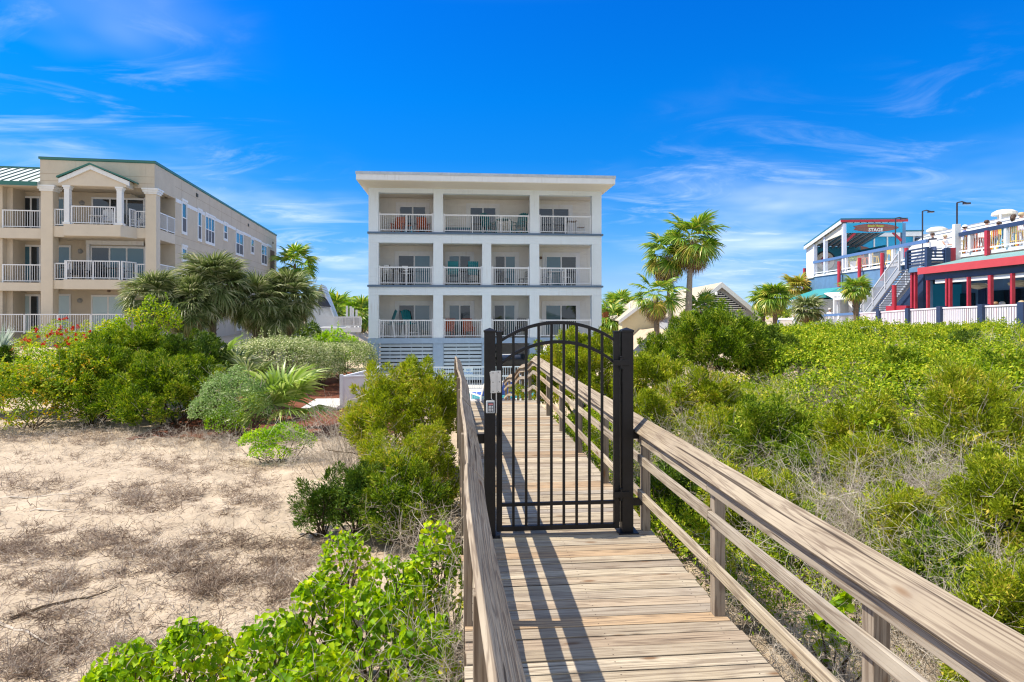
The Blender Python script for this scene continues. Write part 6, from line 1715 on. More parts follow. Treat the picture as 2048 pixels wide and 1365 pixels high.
pl = thing('planter', 'tall white planter with green plant behind the upper railing', 'planter', tuple(p)); b = MB(); b.lathe((0, 0, 0), [(0.2, 0), (0.3, 0.65), (0.27, 0.65)], 14); b.build('pot', W_PAINT, pl)
rng = np.random.default_rng(5); pos, nor = lobe_points([(np.array([0, 0, 0.8]), np.array([0.32, 0.32, 0.25]))], 300, rng); v, q = leaves(pos, nor, rng, 0.14, 0.06); link_mesh('foliage', np_mesh('foliage', v, q), pl, [L_BRIGHT])
# ================================================================== houses behind, right and left
def gable_house(name, label, d, u_ap, v_ap, u_ft, v_ft, u_bk, v_bk, deg, wall_m, roof_m, louver=False, drop=3.0, over=0.3):
    ap = P(u_ap, v_ap, d); F = Frame(ap.x, ap.y, deg)
    xw = abs(F.x(u_ft)); zf = F.z(u_ft, v_ft); L_ = F.y(u_bk, 0.0)
    t = thing(name, label, 'house', (ap.x, ap.y, zf - drop), R(deg)); M = F.m()
    b = MB(M); b.prism([(-xw + over, 0, zf - drop), (xw - over, 0, zf - drop), (xw - over, 0, zf + (ap.z - zf) * over / xw - 0.12), (0, 0, ap.z - 0.12), (-xw + over, 0, zf + (ap.z - zf) * over / xw - 0.12)], (0, L_, 0)); b.build('wall', wall_m, t)
    for s in (-1, 1):
        b = MB(M); b.prism([(0, -0.35, ap.z - 0.1), (s * xw, -0.35, zf - 0.1), (s * xw, -0.35, zf), (0, -0.35, ap.z)], (0, L_ + 0.7, 0)); r = b.build('roof', roof_m, t)
        b = MB(M); b.prism([(0, -0.42, ap.z - 0.32), (s * (xw + 0.02), -0.42, zf - 0.32), (s * (xw + 0.02), -0.42, zf + 0.01), (0, -0.42, ap.z + 0.01)], (0, 0.065, 0)); b.build('rake_board', W_PAINT, r)
    if louver:
        b = MB(M); hw = xw * 0.62; zl = zf + (ap.z - zf) * 0.20; zt = ap.z - 0.62; n = 9
        for i in range(n):
            z = zl + (zt - zl) * i / n; w_ = hw * (1 - (i + 0.5) / n); b.box(-w_, w_, -0.06, -0.02, z, z + (zt - zl) / n * 0.45)
        lv = b.build('gable_louver', W_PAINT, t)
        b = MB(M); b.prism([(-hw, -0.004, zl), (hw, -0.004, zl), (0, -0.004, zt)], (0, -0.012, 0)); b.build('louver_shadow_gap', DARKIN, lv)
        b = MB(M); b.lathe((0.0 - 0.35, -0.42, ap.z - 0.75), [(0.05, 0.12), (0.09, 0.06), (0.09, -0.06)], 8); b.build('flood_lamp', W_PAINT, t)
    return t, F, xw, zf, L_
gable_house('house', 'tan roofed house with a louvered gable right of the tall palms', 40, 1441, 565.5, 1523, 634, 1358, 581, -10, GREYW, TANROOF, True)
h2, F2, xw2, zf2, L2 = gable_house('house', 'low tan roofed house with yellow gable beside the white building', 54, 1296, 596.5, 1237 + 2 * 59, 641, 1247, 601.5, -10, YELLOWW, TANROOF)
b = MB(F2.m()); b.box(1.5, 3.4, 1.2, 6, zf2 - 3, zf2 - 0.1); b.build('annex_wall', GREYW, h2)
b = MB(F2.m()); b.prism([(1.4, 0.9, zf2 - 0.09), (3.6, 0.9, zf2 - 0.09), (3.6, 6, zf2 + 0.5), (1.4, 6, zf2 + 0.5)], (0, 0, 0.1)); b.build('annex_roof', TANROOF, h2)
b = MB(F2.m()); b.tube([(-1.2, 3.5, zf2 + 0.3), (-1.2, 3.5, zf2 + 1.5)], 0.07, 8); b.build('vent_pipe', W_PAINT, h2)
b = WB(); p = P(1211, 630, 60); ch = thing('chimney_stack', 'orange brick chimney peeking out between the white building and the tan roof', 'chimney', (p.x, p.y, 0.5))
b.box(p.x - 0.25, p.x + 0.25, p.y - 0.25, p.y + 0.25, 0.5, p.z + 0.55); b.build('stack', mat('orange brick', (0.50, 0.16, 0.07), 0.9, noise=0.3, nscale=8), ch)
b = WB(); b.box(p.x - 0.3, p.x + 0.3, p.y - 0.3, p.y + 0.3, p.z + 0.55, p.z + 0.75); b.build('cap', GREYW, ch)
# distant flat-roofed block seen in the gap
b = WB(); p = P(1232, 620, 95); gb = thing('distant_house', 'grey roofed house far off in the gap right of the white building', 'house', (p.x, p.y, 0.4))
b.box(p.x - 2.6, p.x + 2.2, p.y, p.y + 6, 0.4, p.z - 0.6); b.build('wall', GREYW, gb)
b = WB(); b.prism([(p.x - 3, p.y - 0.4, p.z - 0.6), (p.x + 2.6, p.y - 0.4, p.z - 0.6), (p.x + 2.0, p.y + 3, p.z + 0.7), (p.x - 2.4, p.y + 3, p.z + 0.7)], (0, 0.3, 0.1)); b.build('roof', mat('grey shingle', (0.35, 0.34, 0.33), 0.9), gb)
# power poles far behind
p = P(1217, 640, 150); pw = thing('power_pole', 'distant H shaped power pole above the roof beside the white building', 'power pole', (p.x, p.y, 0.4))
PM = mat('weathered pole', (0.16, 0.15, 0.15), 0.8)
for u in (1213.5, 1221):
    q = P(u, 596.5, 150); b = WB(); b.tube([(q.x, q.y, 0.4), (q.x, q.y, q.z)], 0.14, 8); b.build('pole', PM, pw)
q0, q1 = P(1211, 601, 150), P(1224, 601, 150); b = WB(); b.bar(q0, q1, 0.16, 0.2); b.build('crossarm', PM, pw)
# A-frame house on the left with its deck
dA = 58
ap = P(643, 576, dA); FA = Frame(ap.x, ap.y, 8)
af = thing('a_frame_house', 'small white A frame house with black awning between the palms and the white building', 'house', (ap.x, ap.y, 1.0), R(8))
MA = FA.m(); zb = FA.z(640, 637)
xr = FA.x(668); xlft = FA.x(612)
b = MB(MA); b.prism([(xlft, 0, zb - 2), (xr, 0, zb - 2), (xr, 0, zb), (0.0, 0, ap.z), (xlft, 0, zb)], (0, 7, 0)); b.build('wall', W_PAINT, af)
for xx in (xlft, xr):
    b = MB(MA); b.prism([(0, -0.3, ap.z), (xx, -0.3, zb), (xx * 1.08, -0.3, zb), (0, -0.3, ap.z + 0.35)], (0, 7.6, 0)); b.build('roof', mat('grey brown shingles', (0.40, 0.35, 0.30), 0.9) if xx < 0 else W_PAINT, af)
b = MB(MA); x0, x1 = FA.x(637.5), FA.x(664); b.prism([(x0, -0.05, FA.z(640, 593)), (FA.x(652), -0.05, FA.z(652, 597)), (x1, -1.4, FA.z(664, 615)), (x0, -1.4, FA.z(638, 612))], (0, -0.06, 0.04)); b.build('awning', BLACKM, af)
b = MB(MA); b.box(FA.x(638), FA.x(641), -0.06, -0.01, zb + 0.3, FA.z(640, 619)); b.box(FA.x(643), FA.x(660), -0.3, -0.01, FA.z(650, 617), FA.z(650, 614)); b.build('door', GREYW, af)
dk = thing('house_deck', 'white railed deck in front of the A frame house', 'deck', tuple(FA.w(3, -4, 1.0)), R(8))
y_ = -3.0; xa, xb = FA.x(636, y_), FA.x(722, y_); zt, zd_ = FA.z(690, 633.5, y_), FA.z(690, 655, y_)
b = MB(MA); b.box(xa, xb, y_, 0, zd_ - 0.45, zd_); b.build('platform', W_PAINT, dk)
b = MB(MA); b.box(xa, xb, y_, y_ + 0.05, zt - 0.1, zt); b.box(xa, xb, y_, y_ + 0.04, zd_ + 0.1, zd_ + 0.17); n = 44
for i in range(n + 1): x = xa + (xb - xa) * i / n; b.box(x - 0.03 - 0.05 * (i > 24), x + 0.03 + 0.05 * (i > 24), y_ + 0.01, y_ + 0.035, zd_ + 0.17, zt - 0.1)
b.build('railing', W_PAINT, dk)
for u, v in ((694, 612), (701.5, 613), (706, 616), (713, 620), (720, 634)):
    x = FA.x(u, y_ + 0.3); b = MB(MA); b.box(x - 0.09, x + 0.09, y_ + 0.2, y_ + 0.38, zd_, FA.z(u, v, y_)); b.build('post', W_PAINT, dk)
for x in np.linspace(xa + 0.3, xb - 0.3, 4): b = MB(MA); b.box(x - 0.1, x + 0.1, y_ + 0.3, y_ + 0.5, -1.0, zd_ - 0.455); b.build('support', GREYW, dk)

# ================================================================== people
SKIN = mat('skin', (0.56, 0.32, 0.22), 0.5); HAIRB = mat('brown hair', (0.07, 0.04, 0.025), 0.6); HAIRL = mat('light hair', (0.50, 0.38, 0.24), 0.6); HAIRG = mat('grey hair', (0.55, 0.52, 0.48), 0.6)
def person(label, x, y, z, rot, shirt, legs, hair, seated=False, seat_h=0.75, hat=None, lean=0.0, arms='down', long_hair=False, scale=1.0):
    """one continuous skinned body with clothed regions as materials; hair is a child"""
    t = thing('person', label, 'person', (x, y, z), rot)
    up = Vector
    hip = 0.94 if not seated else seat_h + 0.10
    J = {}
    J['pelvis'] = (0, 0, hip); J['belly'] = (0, -0.02 - lean * 0.3, hip + 0.16); J['chest'] = (0, -0.03 - lean * 0.7, hip + 0.36); J['neck'] = (0, -0.02 - lean, hip + 0.56)
    J['head0'] = (0, -0.04 - lean, hip + 0.64); J['head1'] = (0, -0.05 - lean, hip + 0.76)
    E = [('pelvis', 'belly'), ('belly', 'chest'), ('chest', 'neck'), ('neck', 'head0'), ('head0', 'head1')]
    rad = {'pelvis': .155, 'belly': .14, 'chest': .155, 'neck': .06, 'head0': .085, 'head1': .10}
    for s, n in ((-1, 'l'), (1, 'r')):
        J['hip' + n] = (s * .10, 0, hip - .06)
        if seated:
            J['knee' + n] = (s * .13, -.44, hip - .02); J['ank' + n] = (s * .13, -.40, hip - .46); J['toe' + n] = (s * .13, -.54, hip - .50)
        else:
            J['knee' + n] = (s * .11, -.02, .50); J['ank' + n] = (s * .11, .02, .09); J['toe' + n] = (s * .12, -.14, .04)
        J['sh' + n] = (s * .19, -.02 - lean * 0.9, hip + .49)
        if arms == 'down': J['el' + n] = (s * .25, .02 - lean * .7, hip + .22); J['wr' + n] = (s * .24, -.10 - lean, hip - .01)
        else: J['el' + n] = (s * .24, -.12 - lean, hip + .24); J['wr' + n] = (s * .12, -.34 - lean, hip + .22)
        w_ = Vector(J['wr' + n]); e_ = Vector(J['el' + n]); J['ha' + n] = tuple(w_ + (w_ - e_).normalized() * .10)
        E += [('pelvis', 'hip' + n), ('hip' + n, 'knee' + n), ('knee' + n, 'ank' + n), ('ank' + n, 'toe' + n), ('chest', 'sh' + n), ('sh' + n, 'el' + n), ('el' + n, 'wr' + n), ('wr' + n, 'ha' + n)]
        rad.update({'hip' + n: .10, 'knee' + n: .065, 'ank' + n: .045, 'toe' + n: .04, 'sh' + n: .07, 'el' + n: .045, 'wr' + n: .032, 'ha' + n: .035})
        base = Vector(J['ha' + n]); dr = (w_ - e_).normalized(); sd = dr.cross(Vector((0, 0, 1))).normalized() if abs(dr.z) < .9 else Vector((0, 1, 0))
        for k in range(4):
            f0 = base + sd * (k - 1.5) * .02; f1 = f0 + dr * (.05 + .01 * (k in (1, 2))) + Vector((0, -.006, 0)); J['f%d%s' % (k, n)] = tuple(f1); rad['f%d%s' % (k, n)] = .009; E.append(('ha' + n, 'f%d%s' % (k, n)))
        J['th' + n] = tuple(w_ + dr * .05 + sd * .05 * s); rad['th' + n] = .010; E.append(('wr' + n, 'th' + n))
    names = list(J); me = bpy.data.meshes.new('body'); me.from_pydata([J[k] for k in names], [(names.index(a), names.index(b)) for a, b in E], [])
    ob = bpy.data.objects.new('body_tmp', me); COL.objects.link(ob)
    sk = ob.modifiers.new('skin', 'SKIN'); sk.use_smooth_shade = True
    for i, k in enumerate(names): me.skin_vertices[0].data[i].radius = (rad[k], rad[k] * (0.78 if k in ('chest', 'belly', 'pelvis') else 1))
    me.skin_vertices[0].data[0].use_root = True
    sb_ = ob.modifiers.new('sub', 'SUBSURF'); sb_.levels = 1; sb_.render_levels = 1
    dg = bpy.context.evaluated_depsgraph_get(); bm_ = bpy.data.meshes.new_from_object(ob.evaluated_get(dg)); bpy.data.objects.remove(ob)
    bm_.name = 'body'
    for m in (SKIN, shirt, legs): bm_.materials.append(m)
    idx = []
    for pl_ in bm_.polygons:
        c = pl_.center
        k = 0
        if c.z < hip + .56 and abs(c.x) < .235 and c.z > hip - .02 and c.y > -.28 - lean: k = 1
        if c.z <= hip + .0 and c.z > (.12 if not seated else hip - .40) and abs(c.x) < .215: k = 2
        if seated and c.z < hip + .07 and c.y < -.1 and c.z > hip - .40 and abs(c.x) < .22: k = 2
        idx.append(k)
    bm_.polygons.foreach_set('material_index', idx); bm_.polygons.foreach_set('use_smooth', [True] * len(idx))
    link_mesh('body', bm_, t)
    hz = hip + .73; hy = -.05 - lean
    b = MB(); b.lathe((0, hy + .018, hz), [(.118, -.04), (.125, .02), (.11, .08), (.06, .118), (.01, .125)], 12)
    if long_hair: b.lathe((0, hy + .07, hz), [(.07, -.24), (.11, -.12), (.115, 0.0)], 10)
    b.build('hair', hair, t, smooth_sh=True)
    b = MB()
    for s in (-1, 1): b.lathe((s * .036, hy - .098, hz - .02), [(.010, -.008), (.012, 0), (.010, .008)], 6)
    b.build('eyes', BLACKP, t)
    b = MB(); b.prism([(-.016, hy - .098, hz - .06), (.016, hy - .098, hz - .06), (0, hy - .096, hz - .01)], (0, -.025, 0)); b.build('nose', SKIN, t)
    b = MB(); b.box(-.025, .025, hy - .104, hy - .095, hz - .085, hz - .075); b.build('mouth', mat('lips', (0.42, 0.14, 0.12), 0.5), t)
    if hat:
        b = MB(); b.lathe((0, hy + .01, hz + .03), [(.135, -.01), (.13, .05), (.10, .10), (.02, .115)], 14); b.prism([(-.09, hy - .10, hz + .02), (.09, hy - .10, hz + .02), (.06, hy - .22, hz + .015), (-.06, hy - .22, hz + .015)], (0, 0, .012)); b.build('cap', hat, t)
    t.scale = (scale,) * 3
    return t
CW = mat('white shirt', (0.78, 0.77, 0.80), 0.8); CN = mat('dark navy shirt', (0.03, 0.035, 0.06), 0.8); CD = mat('denim', (0.08, 0.12, 0.25), 0.8); CP = mat('pink shirt', (0.66, 0.35, 0.40), 0.8); CR = mat('red top', (0.5, 0.06, 0.08), 0.8); CB = mat('blue shirt', (0.12, 0.16, 0.38), 0.8)
fd = zd - 0.028
def pb(u, y): p = FB.w(bx(u, y), y); return p.x, p.y
q = pb(1867, 0.8); person('person in a dark shirt leaning forward above the navy slatted guard holding a white sheet', q[0], q[1], fd - 0.15, R(-60), CN, CD, HAIRB, lean=0.10, arms='fwd')
hs = thing('paper_sheet', 'white sheet held by the person in the dark shirt above the navy guard', 'sheet', (0, 0, 0)); p = FB.w(bx(1866.5, 0.25), 0.25); hs.location = (p.x, p.y, FB.z(1866, 487, 0.25)); hs.rotation_euler = (0, 0, R(-60)); b = MB(); b.box(-0.2, 0.2, -0.008, 0.008, -0.2, 0.2); b.build('sheet', W_PAINT, hs)
q = pb(1889, 1.0); person('person in a white shirt with light hair standing left of the tall white post', q[0], q[1], fd - 0.35, R(20), CW, CD, HAIRL, arms='fwd')
q = pb(1928.5, 0.75); person('person in a white cap and blue shirt seated just right of the tall white post', q[0], q[1], fd, R(80), CB, CD, HAIRB, True, 0.75, CW)
q = pb(1972, 0.75); person('person with brown hair seated behind the near red post', q[0], q[1], fd, R(60), CW, CD, HAIRB, True, 0.78)
q = pb(2026, 0.75); person('person with long brown hair and white top seated at the upper rail', q[0], q[1], fd, R(100), CW, CD, HAIRB, True, 0.78, None, long_hair=True)
q = pb(2041, 0.75); person('person in a straw coloured hat seated at the upper rail by the right edge', q[0], q[1], fd, R(80), CW, CP, HAIRL, True, 0.78, mat('straw', (0.55, 0.42, 0.25), 0.8))
q = pb(2000, 1.0); person('person in a pink shirt seated among the stools right of the near red post', q[0], q[1], fd, R(200), CP, CD, HAIRB, True, 0.62)
zl1 = 1.45
q = pb(1660, -1.6); person('grey haired person in a white shirt seated behind the blue rail fence', q[0], q[1], 1.15, R(-40), CW, CD, HAIRG, True, 0.55)
q = pb(1636, -1.6); person('person with auburn hair and sunglasses seated behind the blue rail fence', q[0], q[1], 1.1, R(-50), CN, CD, mat('auburn hair', (0.25, 0.09, 0.03), 0.6), True, 0.55, long_hair=True)
q = pb(1992, -1.6); person('person with light brown hair and red top seated on the lower porch', q[0], q[1], zl1, R(-80), CR, CD, mat('light brown hair', (0.28, 0.16, 0.08), 0.6), True, 0.45, long_hair=True)
q = pb(2006, -1.5); person('grey haired person in pink seated on the lower porch', q[0], q[1], zl1, R(-100), CP, CD, HAIRG, True, 0.45)
q = pb(2044, -1.4); person('person in a pink shirt seated on the lower porch at the right edge', q[0], q[1], zl1, R(-70), CP, CD, HAIRL, True, 0.48)
def porch_seat(label, u, y, m, zz):
    p = FB.w(bx(u, y), y, zz); return stick_chair('porch_chair', label, p.x, p.y, p.z, R(-80), m, 0.45)
porch_seat('white chair under the auburn haired person behind the blue rail fence', 1636, -1.55, W_PAINT, 1.2); porch_seat('white chair under the grey haired person behind the blue rail fence', 1660, -1.55, W_PAINT, 1.25)
for u, lab in ((1992, 'black chair under the person in the red top on the lower porch'), (2006, 'black chair under the grey haired person in pink'), (2044, 'black chair under the person at the right edge of the porch')): porch_seat(lab, u, -1.5, BLACKP, zl1)
for u, lab in ((1972, 'white stool under the brown haired person behind the near red post'), (2026, 'white stool under the person with long brown hair'), (2041, 'white stool under the person in the straw hat'), (1928.5, 'white stool under the person in the white cap'), (2000, 'white stool under the person in the pink shirt on the upper deck')):
    y = 0.75 if u != 2000 else 1.0; p = FB.w(bx(u, y), y, fd); stool(lab, p.x, p.y, p.z, W_PAINT, R(80))
# ================================================================== planting
def at_px(u, d):
    p = P(u, HY, d); return p.x, p.y
def hgt(u, vtop, d):
    p = P(u, vtop, d); return p.z - ground_z(p.x, p.y)
def m_px(w, d): return w * d / FPX
def cb(label, u, vt, wpx, d, seed, m, n, name='juniper', cat='shrub', dp=0.8, **k):
    x, y = at_px(u, d); w = m_px(wpx, d); return conifer_bush(name, label, cat, x, y, w, w * dp, max(0.3, hgt(u, vt, d)) , seed, m, n, **k)
def lb(label, u, vt, wpx, d, seed, m, n, name='shrub', cat='shrub', dp=0.8, **k):
    x, y = at_px(u, d); w = m_px(wpx, d); return leafy_bush(name, label, cat, x, y, w, w * dp, max(0.25, hgt(u, vt, d)), seed, m, n, **k)
def db(label, u, vt, wpx, d, seed, n, name='dead_shrub', **k):
    x, y = at_px(u, d); w = m_px(wpx, d); return dead_shrub(name, label, x, y, w, max(0.3, hgt(u, vt, d)), seed, n, **k)

# ---- left thicket
cb('large dark juniper mound in the middle of the left thicket', 345, 700, 270, 20.3, 11, L_JUN, 3600, sl=0.34, needles=18, nl=0.10, nw=0.022, k=18, twigs=150)
cb('dark juniper mound left of the largest one in front of the tan building', 195, 690, 250, 21.5, 12, L_JUN, 3000, sl=0.34, needles=18, nl=0.10, nw=0.022, k=16, twigs=60)
cb('deep green cedar behind the juniper mounds near the palmetto fans', 385, 655, 150, 22.5, 13, L_JUND, 1800, name='cedar', sl=0.30, needles=18, nl=0.10, nw=0.022, k=12)
cb('upright green juniper rising behind the left juniper mounds', 265, 640, 190, 24.0, 14, L_JUN, 2200, sl=0.32, needles=18, nl=0.10, nw=0.024, k=14)
cb('dark cedar at the left edge of the view behind the orange leaved shrub', -10, 690, 130, 22, 15, L_JUND, 1400, name='cedar', sl=0.30, needles=18, nl=0.10, nw=0.022, k=12)
lb('shrub with yellow and orange leaves at the left edge above the sand', 55, 722, 230, 19.6, 16, L_ORANGE, 7000, L=0.10, Wd=0.06, k=16, twigs=120)
lb('yellow green leafy shrub above the orange leaved one', 105, 690, 210, 22.6, 17, L_BRIGHT, 6500, L=0.10, Wd=0.06, k=16, twigs=50)
lb('second yellow green shrub right of the orange leaved one', 175, 690, 120, 20.6, 171, L_ORANGE, 3000, L=0.10, Wd=0.06, k=12)
for i, (u, vt, w, lab) in enumerate(((95, 628, 150, 'bottlebrush shrub with red flowers before the white ground floor railing'), (185, 640, 140, 'bottlebrush shrub with fewer red flowers right of the reddest one'))):
    x, y = at_px(u, 26.0); ww = m_px(w, 26.0); h = hgt(u, vt, 26.0); rng = np.random.default_rng(40 + i)
    lob = dome_lobes(ww, ww * 0.7, h, 12, rng)
    fp, fn_ = lobe_points(lob, 38 if i == 0 else 20, rng, 1.0, 1.12, 0.0, zmin=h * 0.5)
    fv, fq = sprays(fp, fn_, rng, 0.17, 60, 0.075, 0.024, 0.6, 0.9)
    leafy_bush('bottlebrush', lab, 'shrub', x, y, ww, ww * 0.7, h, 40 + i, L_BRIGHT, 3600, 0.11, 0.035, lobes=lob, extra=[('flower', fv, fq, L_FLOWER)])
x, y = at_px(288, 25.0); w = m_px(150, 25.0); h = hgt(288, 610, 25.0)
rng = np.random.default_rng(18)
lob = dome_lobes(w, w * 0.7, h * 0.85, 10, rng) + [(np.array([dx, 0, h * zz]), np.array([0.28, 0.28, h * 0.16])) for dx, zz in ((-1.0, 0.72), (-0.5, 0.80), (0.25, 0.95), (0.0, 0.84), (0.8, 0.86), (1.15, 0.80), (0.65, 0.72))]
leafy_bush('tall_shrub', 'tall bright yellow green shrub with upright shoots in front of the fan palms', 'shrub', x, y, w, w * 0.7, h, 18, L_BRIGHT, 6500, 0.12, 0.06, lobes=lob)
lb('slim bright green shrub before the ground floor windows', 222, 628, 90, 25.5, 19, L_BRIGHT, 2600, L=0.11, Wd=0.06, k=12)
lb('grey green rounded shrub left of the young palmetto', 478, 722, 165, 18.6, 20, L_GREY, 9000, L=0.065, Wd=0.032, k=18, twigs=140)
lb('small vivid green shrub at the foot of the grey green one', 452, 800, 70, 18.0, 21, L_LAWN, 1000, L=0.06, Wd=0.035, k=8)
lb('low yellow green shrub with bare lower branches on the sand edge', 555, 848, 150, 15.2, 22, L_LAWN, 4200, L=0.055, Wd=0.038, k=14, dp=0.6, twigs=400, down=0.05)
blades_plant('yucca', 'silvery spiky yucca at the left edge before the white railing', 'yucca', *at_px(5, 23), 120, 1.05, 0.05, 23, L_SILVER, z=P(5, 700, 23).z, el=(0, 85), droop=0.35)
for i, (u, v, d, s) in enumerate(((430, 700, 23.5, 1.0), (475, 705, 23.0, 0.9), (500, 640 + 80, 21.5, 0.75))):
    x, y = at_px(u, d); z0 = P(u, v + 45, d).z; rng = np.random.default_rng(60 + i)
    t = thing('palmetto', ('pale upright palmetto fan beside the dark cedar', 'drooping palmetto fans left of the variegated hedge', 'low palmetto fans between the hedge and the grey green shrub')[i], 'palmetto', (x, y, z0))
    v_, q_ = crown(rng, 12, 0.8 * s, 0.85 * s, 5, 80, (0, 0, 0), 22, (0.1, 0.4), 0.35, 100)
    link_mesh('crown', np_mesh('crown', v_, q_), t, [L_YOUNG if i == 0 else L_PALM])
    v_, q_ = stems(rng, 0.6, 0.6, 0.6, 6, 0.02); v_ = v_ - np.array([0, 0, 0.6]); link_mesh('stem', np_mesh('stem', v_, q_), t, [STEM])
# young palmetto in the mulch
x, y = at_px(562, 19.2); gz0 = ground_z(x, y); rng = np.random.default_rng(70)
t = thing('young_palm', 'young cabbage palm with pale green fans growing from the mulch', 'palm', (x, y, gz0))
parts = []
for az, el, pl, rb, dr in ((100, 80, 1.25, 0.95, 0.3), (60, 72, 1.3, 0.95, 0.4), (-35, 62, 1.5, 0.85, 0.5), (-20, 78, 1.35, 0.95, 0.4), (150, 66, 1.2, 0.95, 0.5), (190, 55, 1.15, 0.9, 0.6), (-70, 70, 1.1, 0.95, 0.6), (-110, 62, 1.0, 0.9, 0.6), (-15, 38, 1.15, 0.75, 0.9), (200, 30, 1.0, 0.7, 0.8), (-60, 45, 0.9, 0.8, 0.8), (-130, 75, 1.3, 0.95, 0.4), (20, 66, 1.45, 0.9, 0.35)):
    v_, q_ = frond(rng, pl, rb, 24, 105, dr, 0.45, None, 0.5, 0.05); parts.append((place(v_, R(az), R(el), rng.normal() * 0.3, (0, 0, 0.05)), q_))
link_mesh('crown', np_mesh('crown', *join(parts)), t, [L_YOUNG])
b = MB(); b.tube([(0, 0, -0.1), (0, 0, 0.18), (0, 0, 0.35)], [0.09, 0.08, 0.04], 9); b.build('trunk', BARK, t)
# hedges
def hedge(label, u, vt, wpx, d, seed, n, dp):
    x, y = at_px(u, d); w = m_px(wpx, d); h = hgt(u, vt, d); rng = np.random.default_rng(seed)
    lob = [(np.array([0, 0, h * 0.42]), np.array([w * 0.46, dp * 0.46, h * 0.56]))] + [(np.array([w * 0.28 * math.cos(a), dp * 0.28 * math.sin(a), h * 0.45]), np.array([w * 0.24, dp * 0.24, h * 0.5])) for a in np.linspace(0, 5.4, 7)]
    return leafy_bush('hedge', label, 'hedge', x, y, w, dp, h, seed, L_HEDGE, n, 0.085, 0.055, lobes=lob, tilt=0.55, twigs=0)
hedge('large clipped variegated hedge under the fan palms', 562, 672, 200, 28.5, 80, 16000, 4.5)
hedge('rounded clipped variegated hedge beside the white building', 690, 681, 125, 33.0, 81, 10000, 6.0)
hedge('clipped variegated hedge joining the two rounded ones', 640, 684, 90, 30.5, 82, 7000, 3.5)
lb('vivid green rounded shrub in front of the white deck', 690, 657, 95, 39, 83, L_LAWN, 4200, L=0.13, Wd=0.08, k=10, dp=0.9)
lb('vivid green shrub left of the roundest one below the white deck', 645, 660, 50, 39, 84, L_LAWN, 2000, L=0.13, Wd=0.08, k=8)
lb('dark green bush between the fan palms and the A frame house', 618, 638, 70, 40, 85, L_JUND, 2500, L=0.16, Wd=0.08, k=12)
# fan palms by the tan building
for i, (u, vc, d, rb, n, lab, tu) in enumerate(((310, 585, 29.5, 0.80, 70, 'leftmost shaggy fan palm of the clump by the tan building', 0), (425, 560, 31.0, 0.98, 96, 'tallest and largest fan palm of the clump by the tan building', 0), (380, 600, 30.0, 0.85, 74, 'fan palm squeezed between the leftmost and the tallest of the clump', 0),
     (512, 592, 32.5, 0.90, 84, 'dense fan palm second from the right in the clump by the tan building', 0), (578, 588, 34.0, 0.95, 86, 'rightmost fan palm of the clump by the tan building', 0), (545, 620, 33.0, 0.80, 60, 'low fan palm in front of the two right ones of the clump', 0))):
    x, y = at_px(u, d); z0 = ground_z(x, y); zc = P(u, vc, d).z
    palm('fan_palm', lab, 'palm', x, y, z0, zc - z0 - 0.1, rb, 100 + i, n=n, pet=0.95 * rb, e=(-84, 85), r=(0.19, 0.16), dead=14, live=L_PALM, droop=(0.15, 0.5), tip=0.42, nseg=36)
x, y = at_px(590, 70); palm('fan_palm', 'tall thin crowned palm rising behind the far corner of the tan building', 'palm', x, y, 0.3, P(590, 522, 70).z - 0.3, 1.35, 110, n=24, pet=1.5, e=(-40, 80), live=L_PALMG, dead=4, nseg=20)
for i, (u, vc, d, rb, lab) in enumerate(((676, 618, 75, 1.7, 'distant golden green palm behind the posts of the white deck'), (727, 625, 62, 1.3, 'palm half hidden behind the left edge of the white building'), (1240, 606, 70, 1.2, 'distant palm above the tan roof beside the white building'), (1222, 632, 60, 1.2, 'small palm beside the orange chimney'), (655, 612, 80, 1.6, 'distant palm just right of the A frame house'))):
    x, y = at_px(u, d); palm('fan_palm', lab, 'palm', x, y, 0.3, P(u, vc, d).z - 0.3, rb, 120 + i, n=26, pet=rb * 0.8, e=(-60, 80), live=L_PALMG, dead=6, nseg=18, boots=0)
# tall palms right of the white building
def wpalm(label, u, vc, ub, vb, d, rb, seed, n, pet, gold, dead, e=(-60, 75), bark=BARKG):
    x, y = at_px(ub, d); z0 = ground_z(x, y); c = P(u, vc, d)
    return palm('fan_palm', label, 'palm', x, y, z0, c.z - z0, rb, seed, n=n, pet=pet, e=e, r=(0.17, 0.12), lean=(c.x - x, c.y - y), live=L_PALMG, dead=dead, gold=gold, nseg=28, boots=0, bark=bark, droop=(0.15, 0.5), tip=0.35, dpet=0.75)
wpalm('tallest palm right of the white building with a smooth grey trunk', 1384, 471, 1376, 605, 30, 0.92, 130, 24, 0.80, 5, 24)
wpalm('second tallest palm with hanging brown fronds left of the tallest', 1335, 502, 1343, 615, 30.6, 0.80, 131, 20, 0.68, 6, 20)
wpalm('short rough trunked palm in front of the tan roof', 1311, 582, 1316, 625, 29.4, 0.68, 132, 16, 0.60, 3, 10, bark=BARK)
x, y = at_px(1402, 31); palm('fan_palm', 'low palm fans behind the juniper hump beside the tallest trunk', 'palm', x, y, 1.2, P(1402, 613, 31).z - 1.2, 0.7, 133, n=11, pet=0.5, e=(0, 75), dead=0, live=L_PALMG, nseg=22)
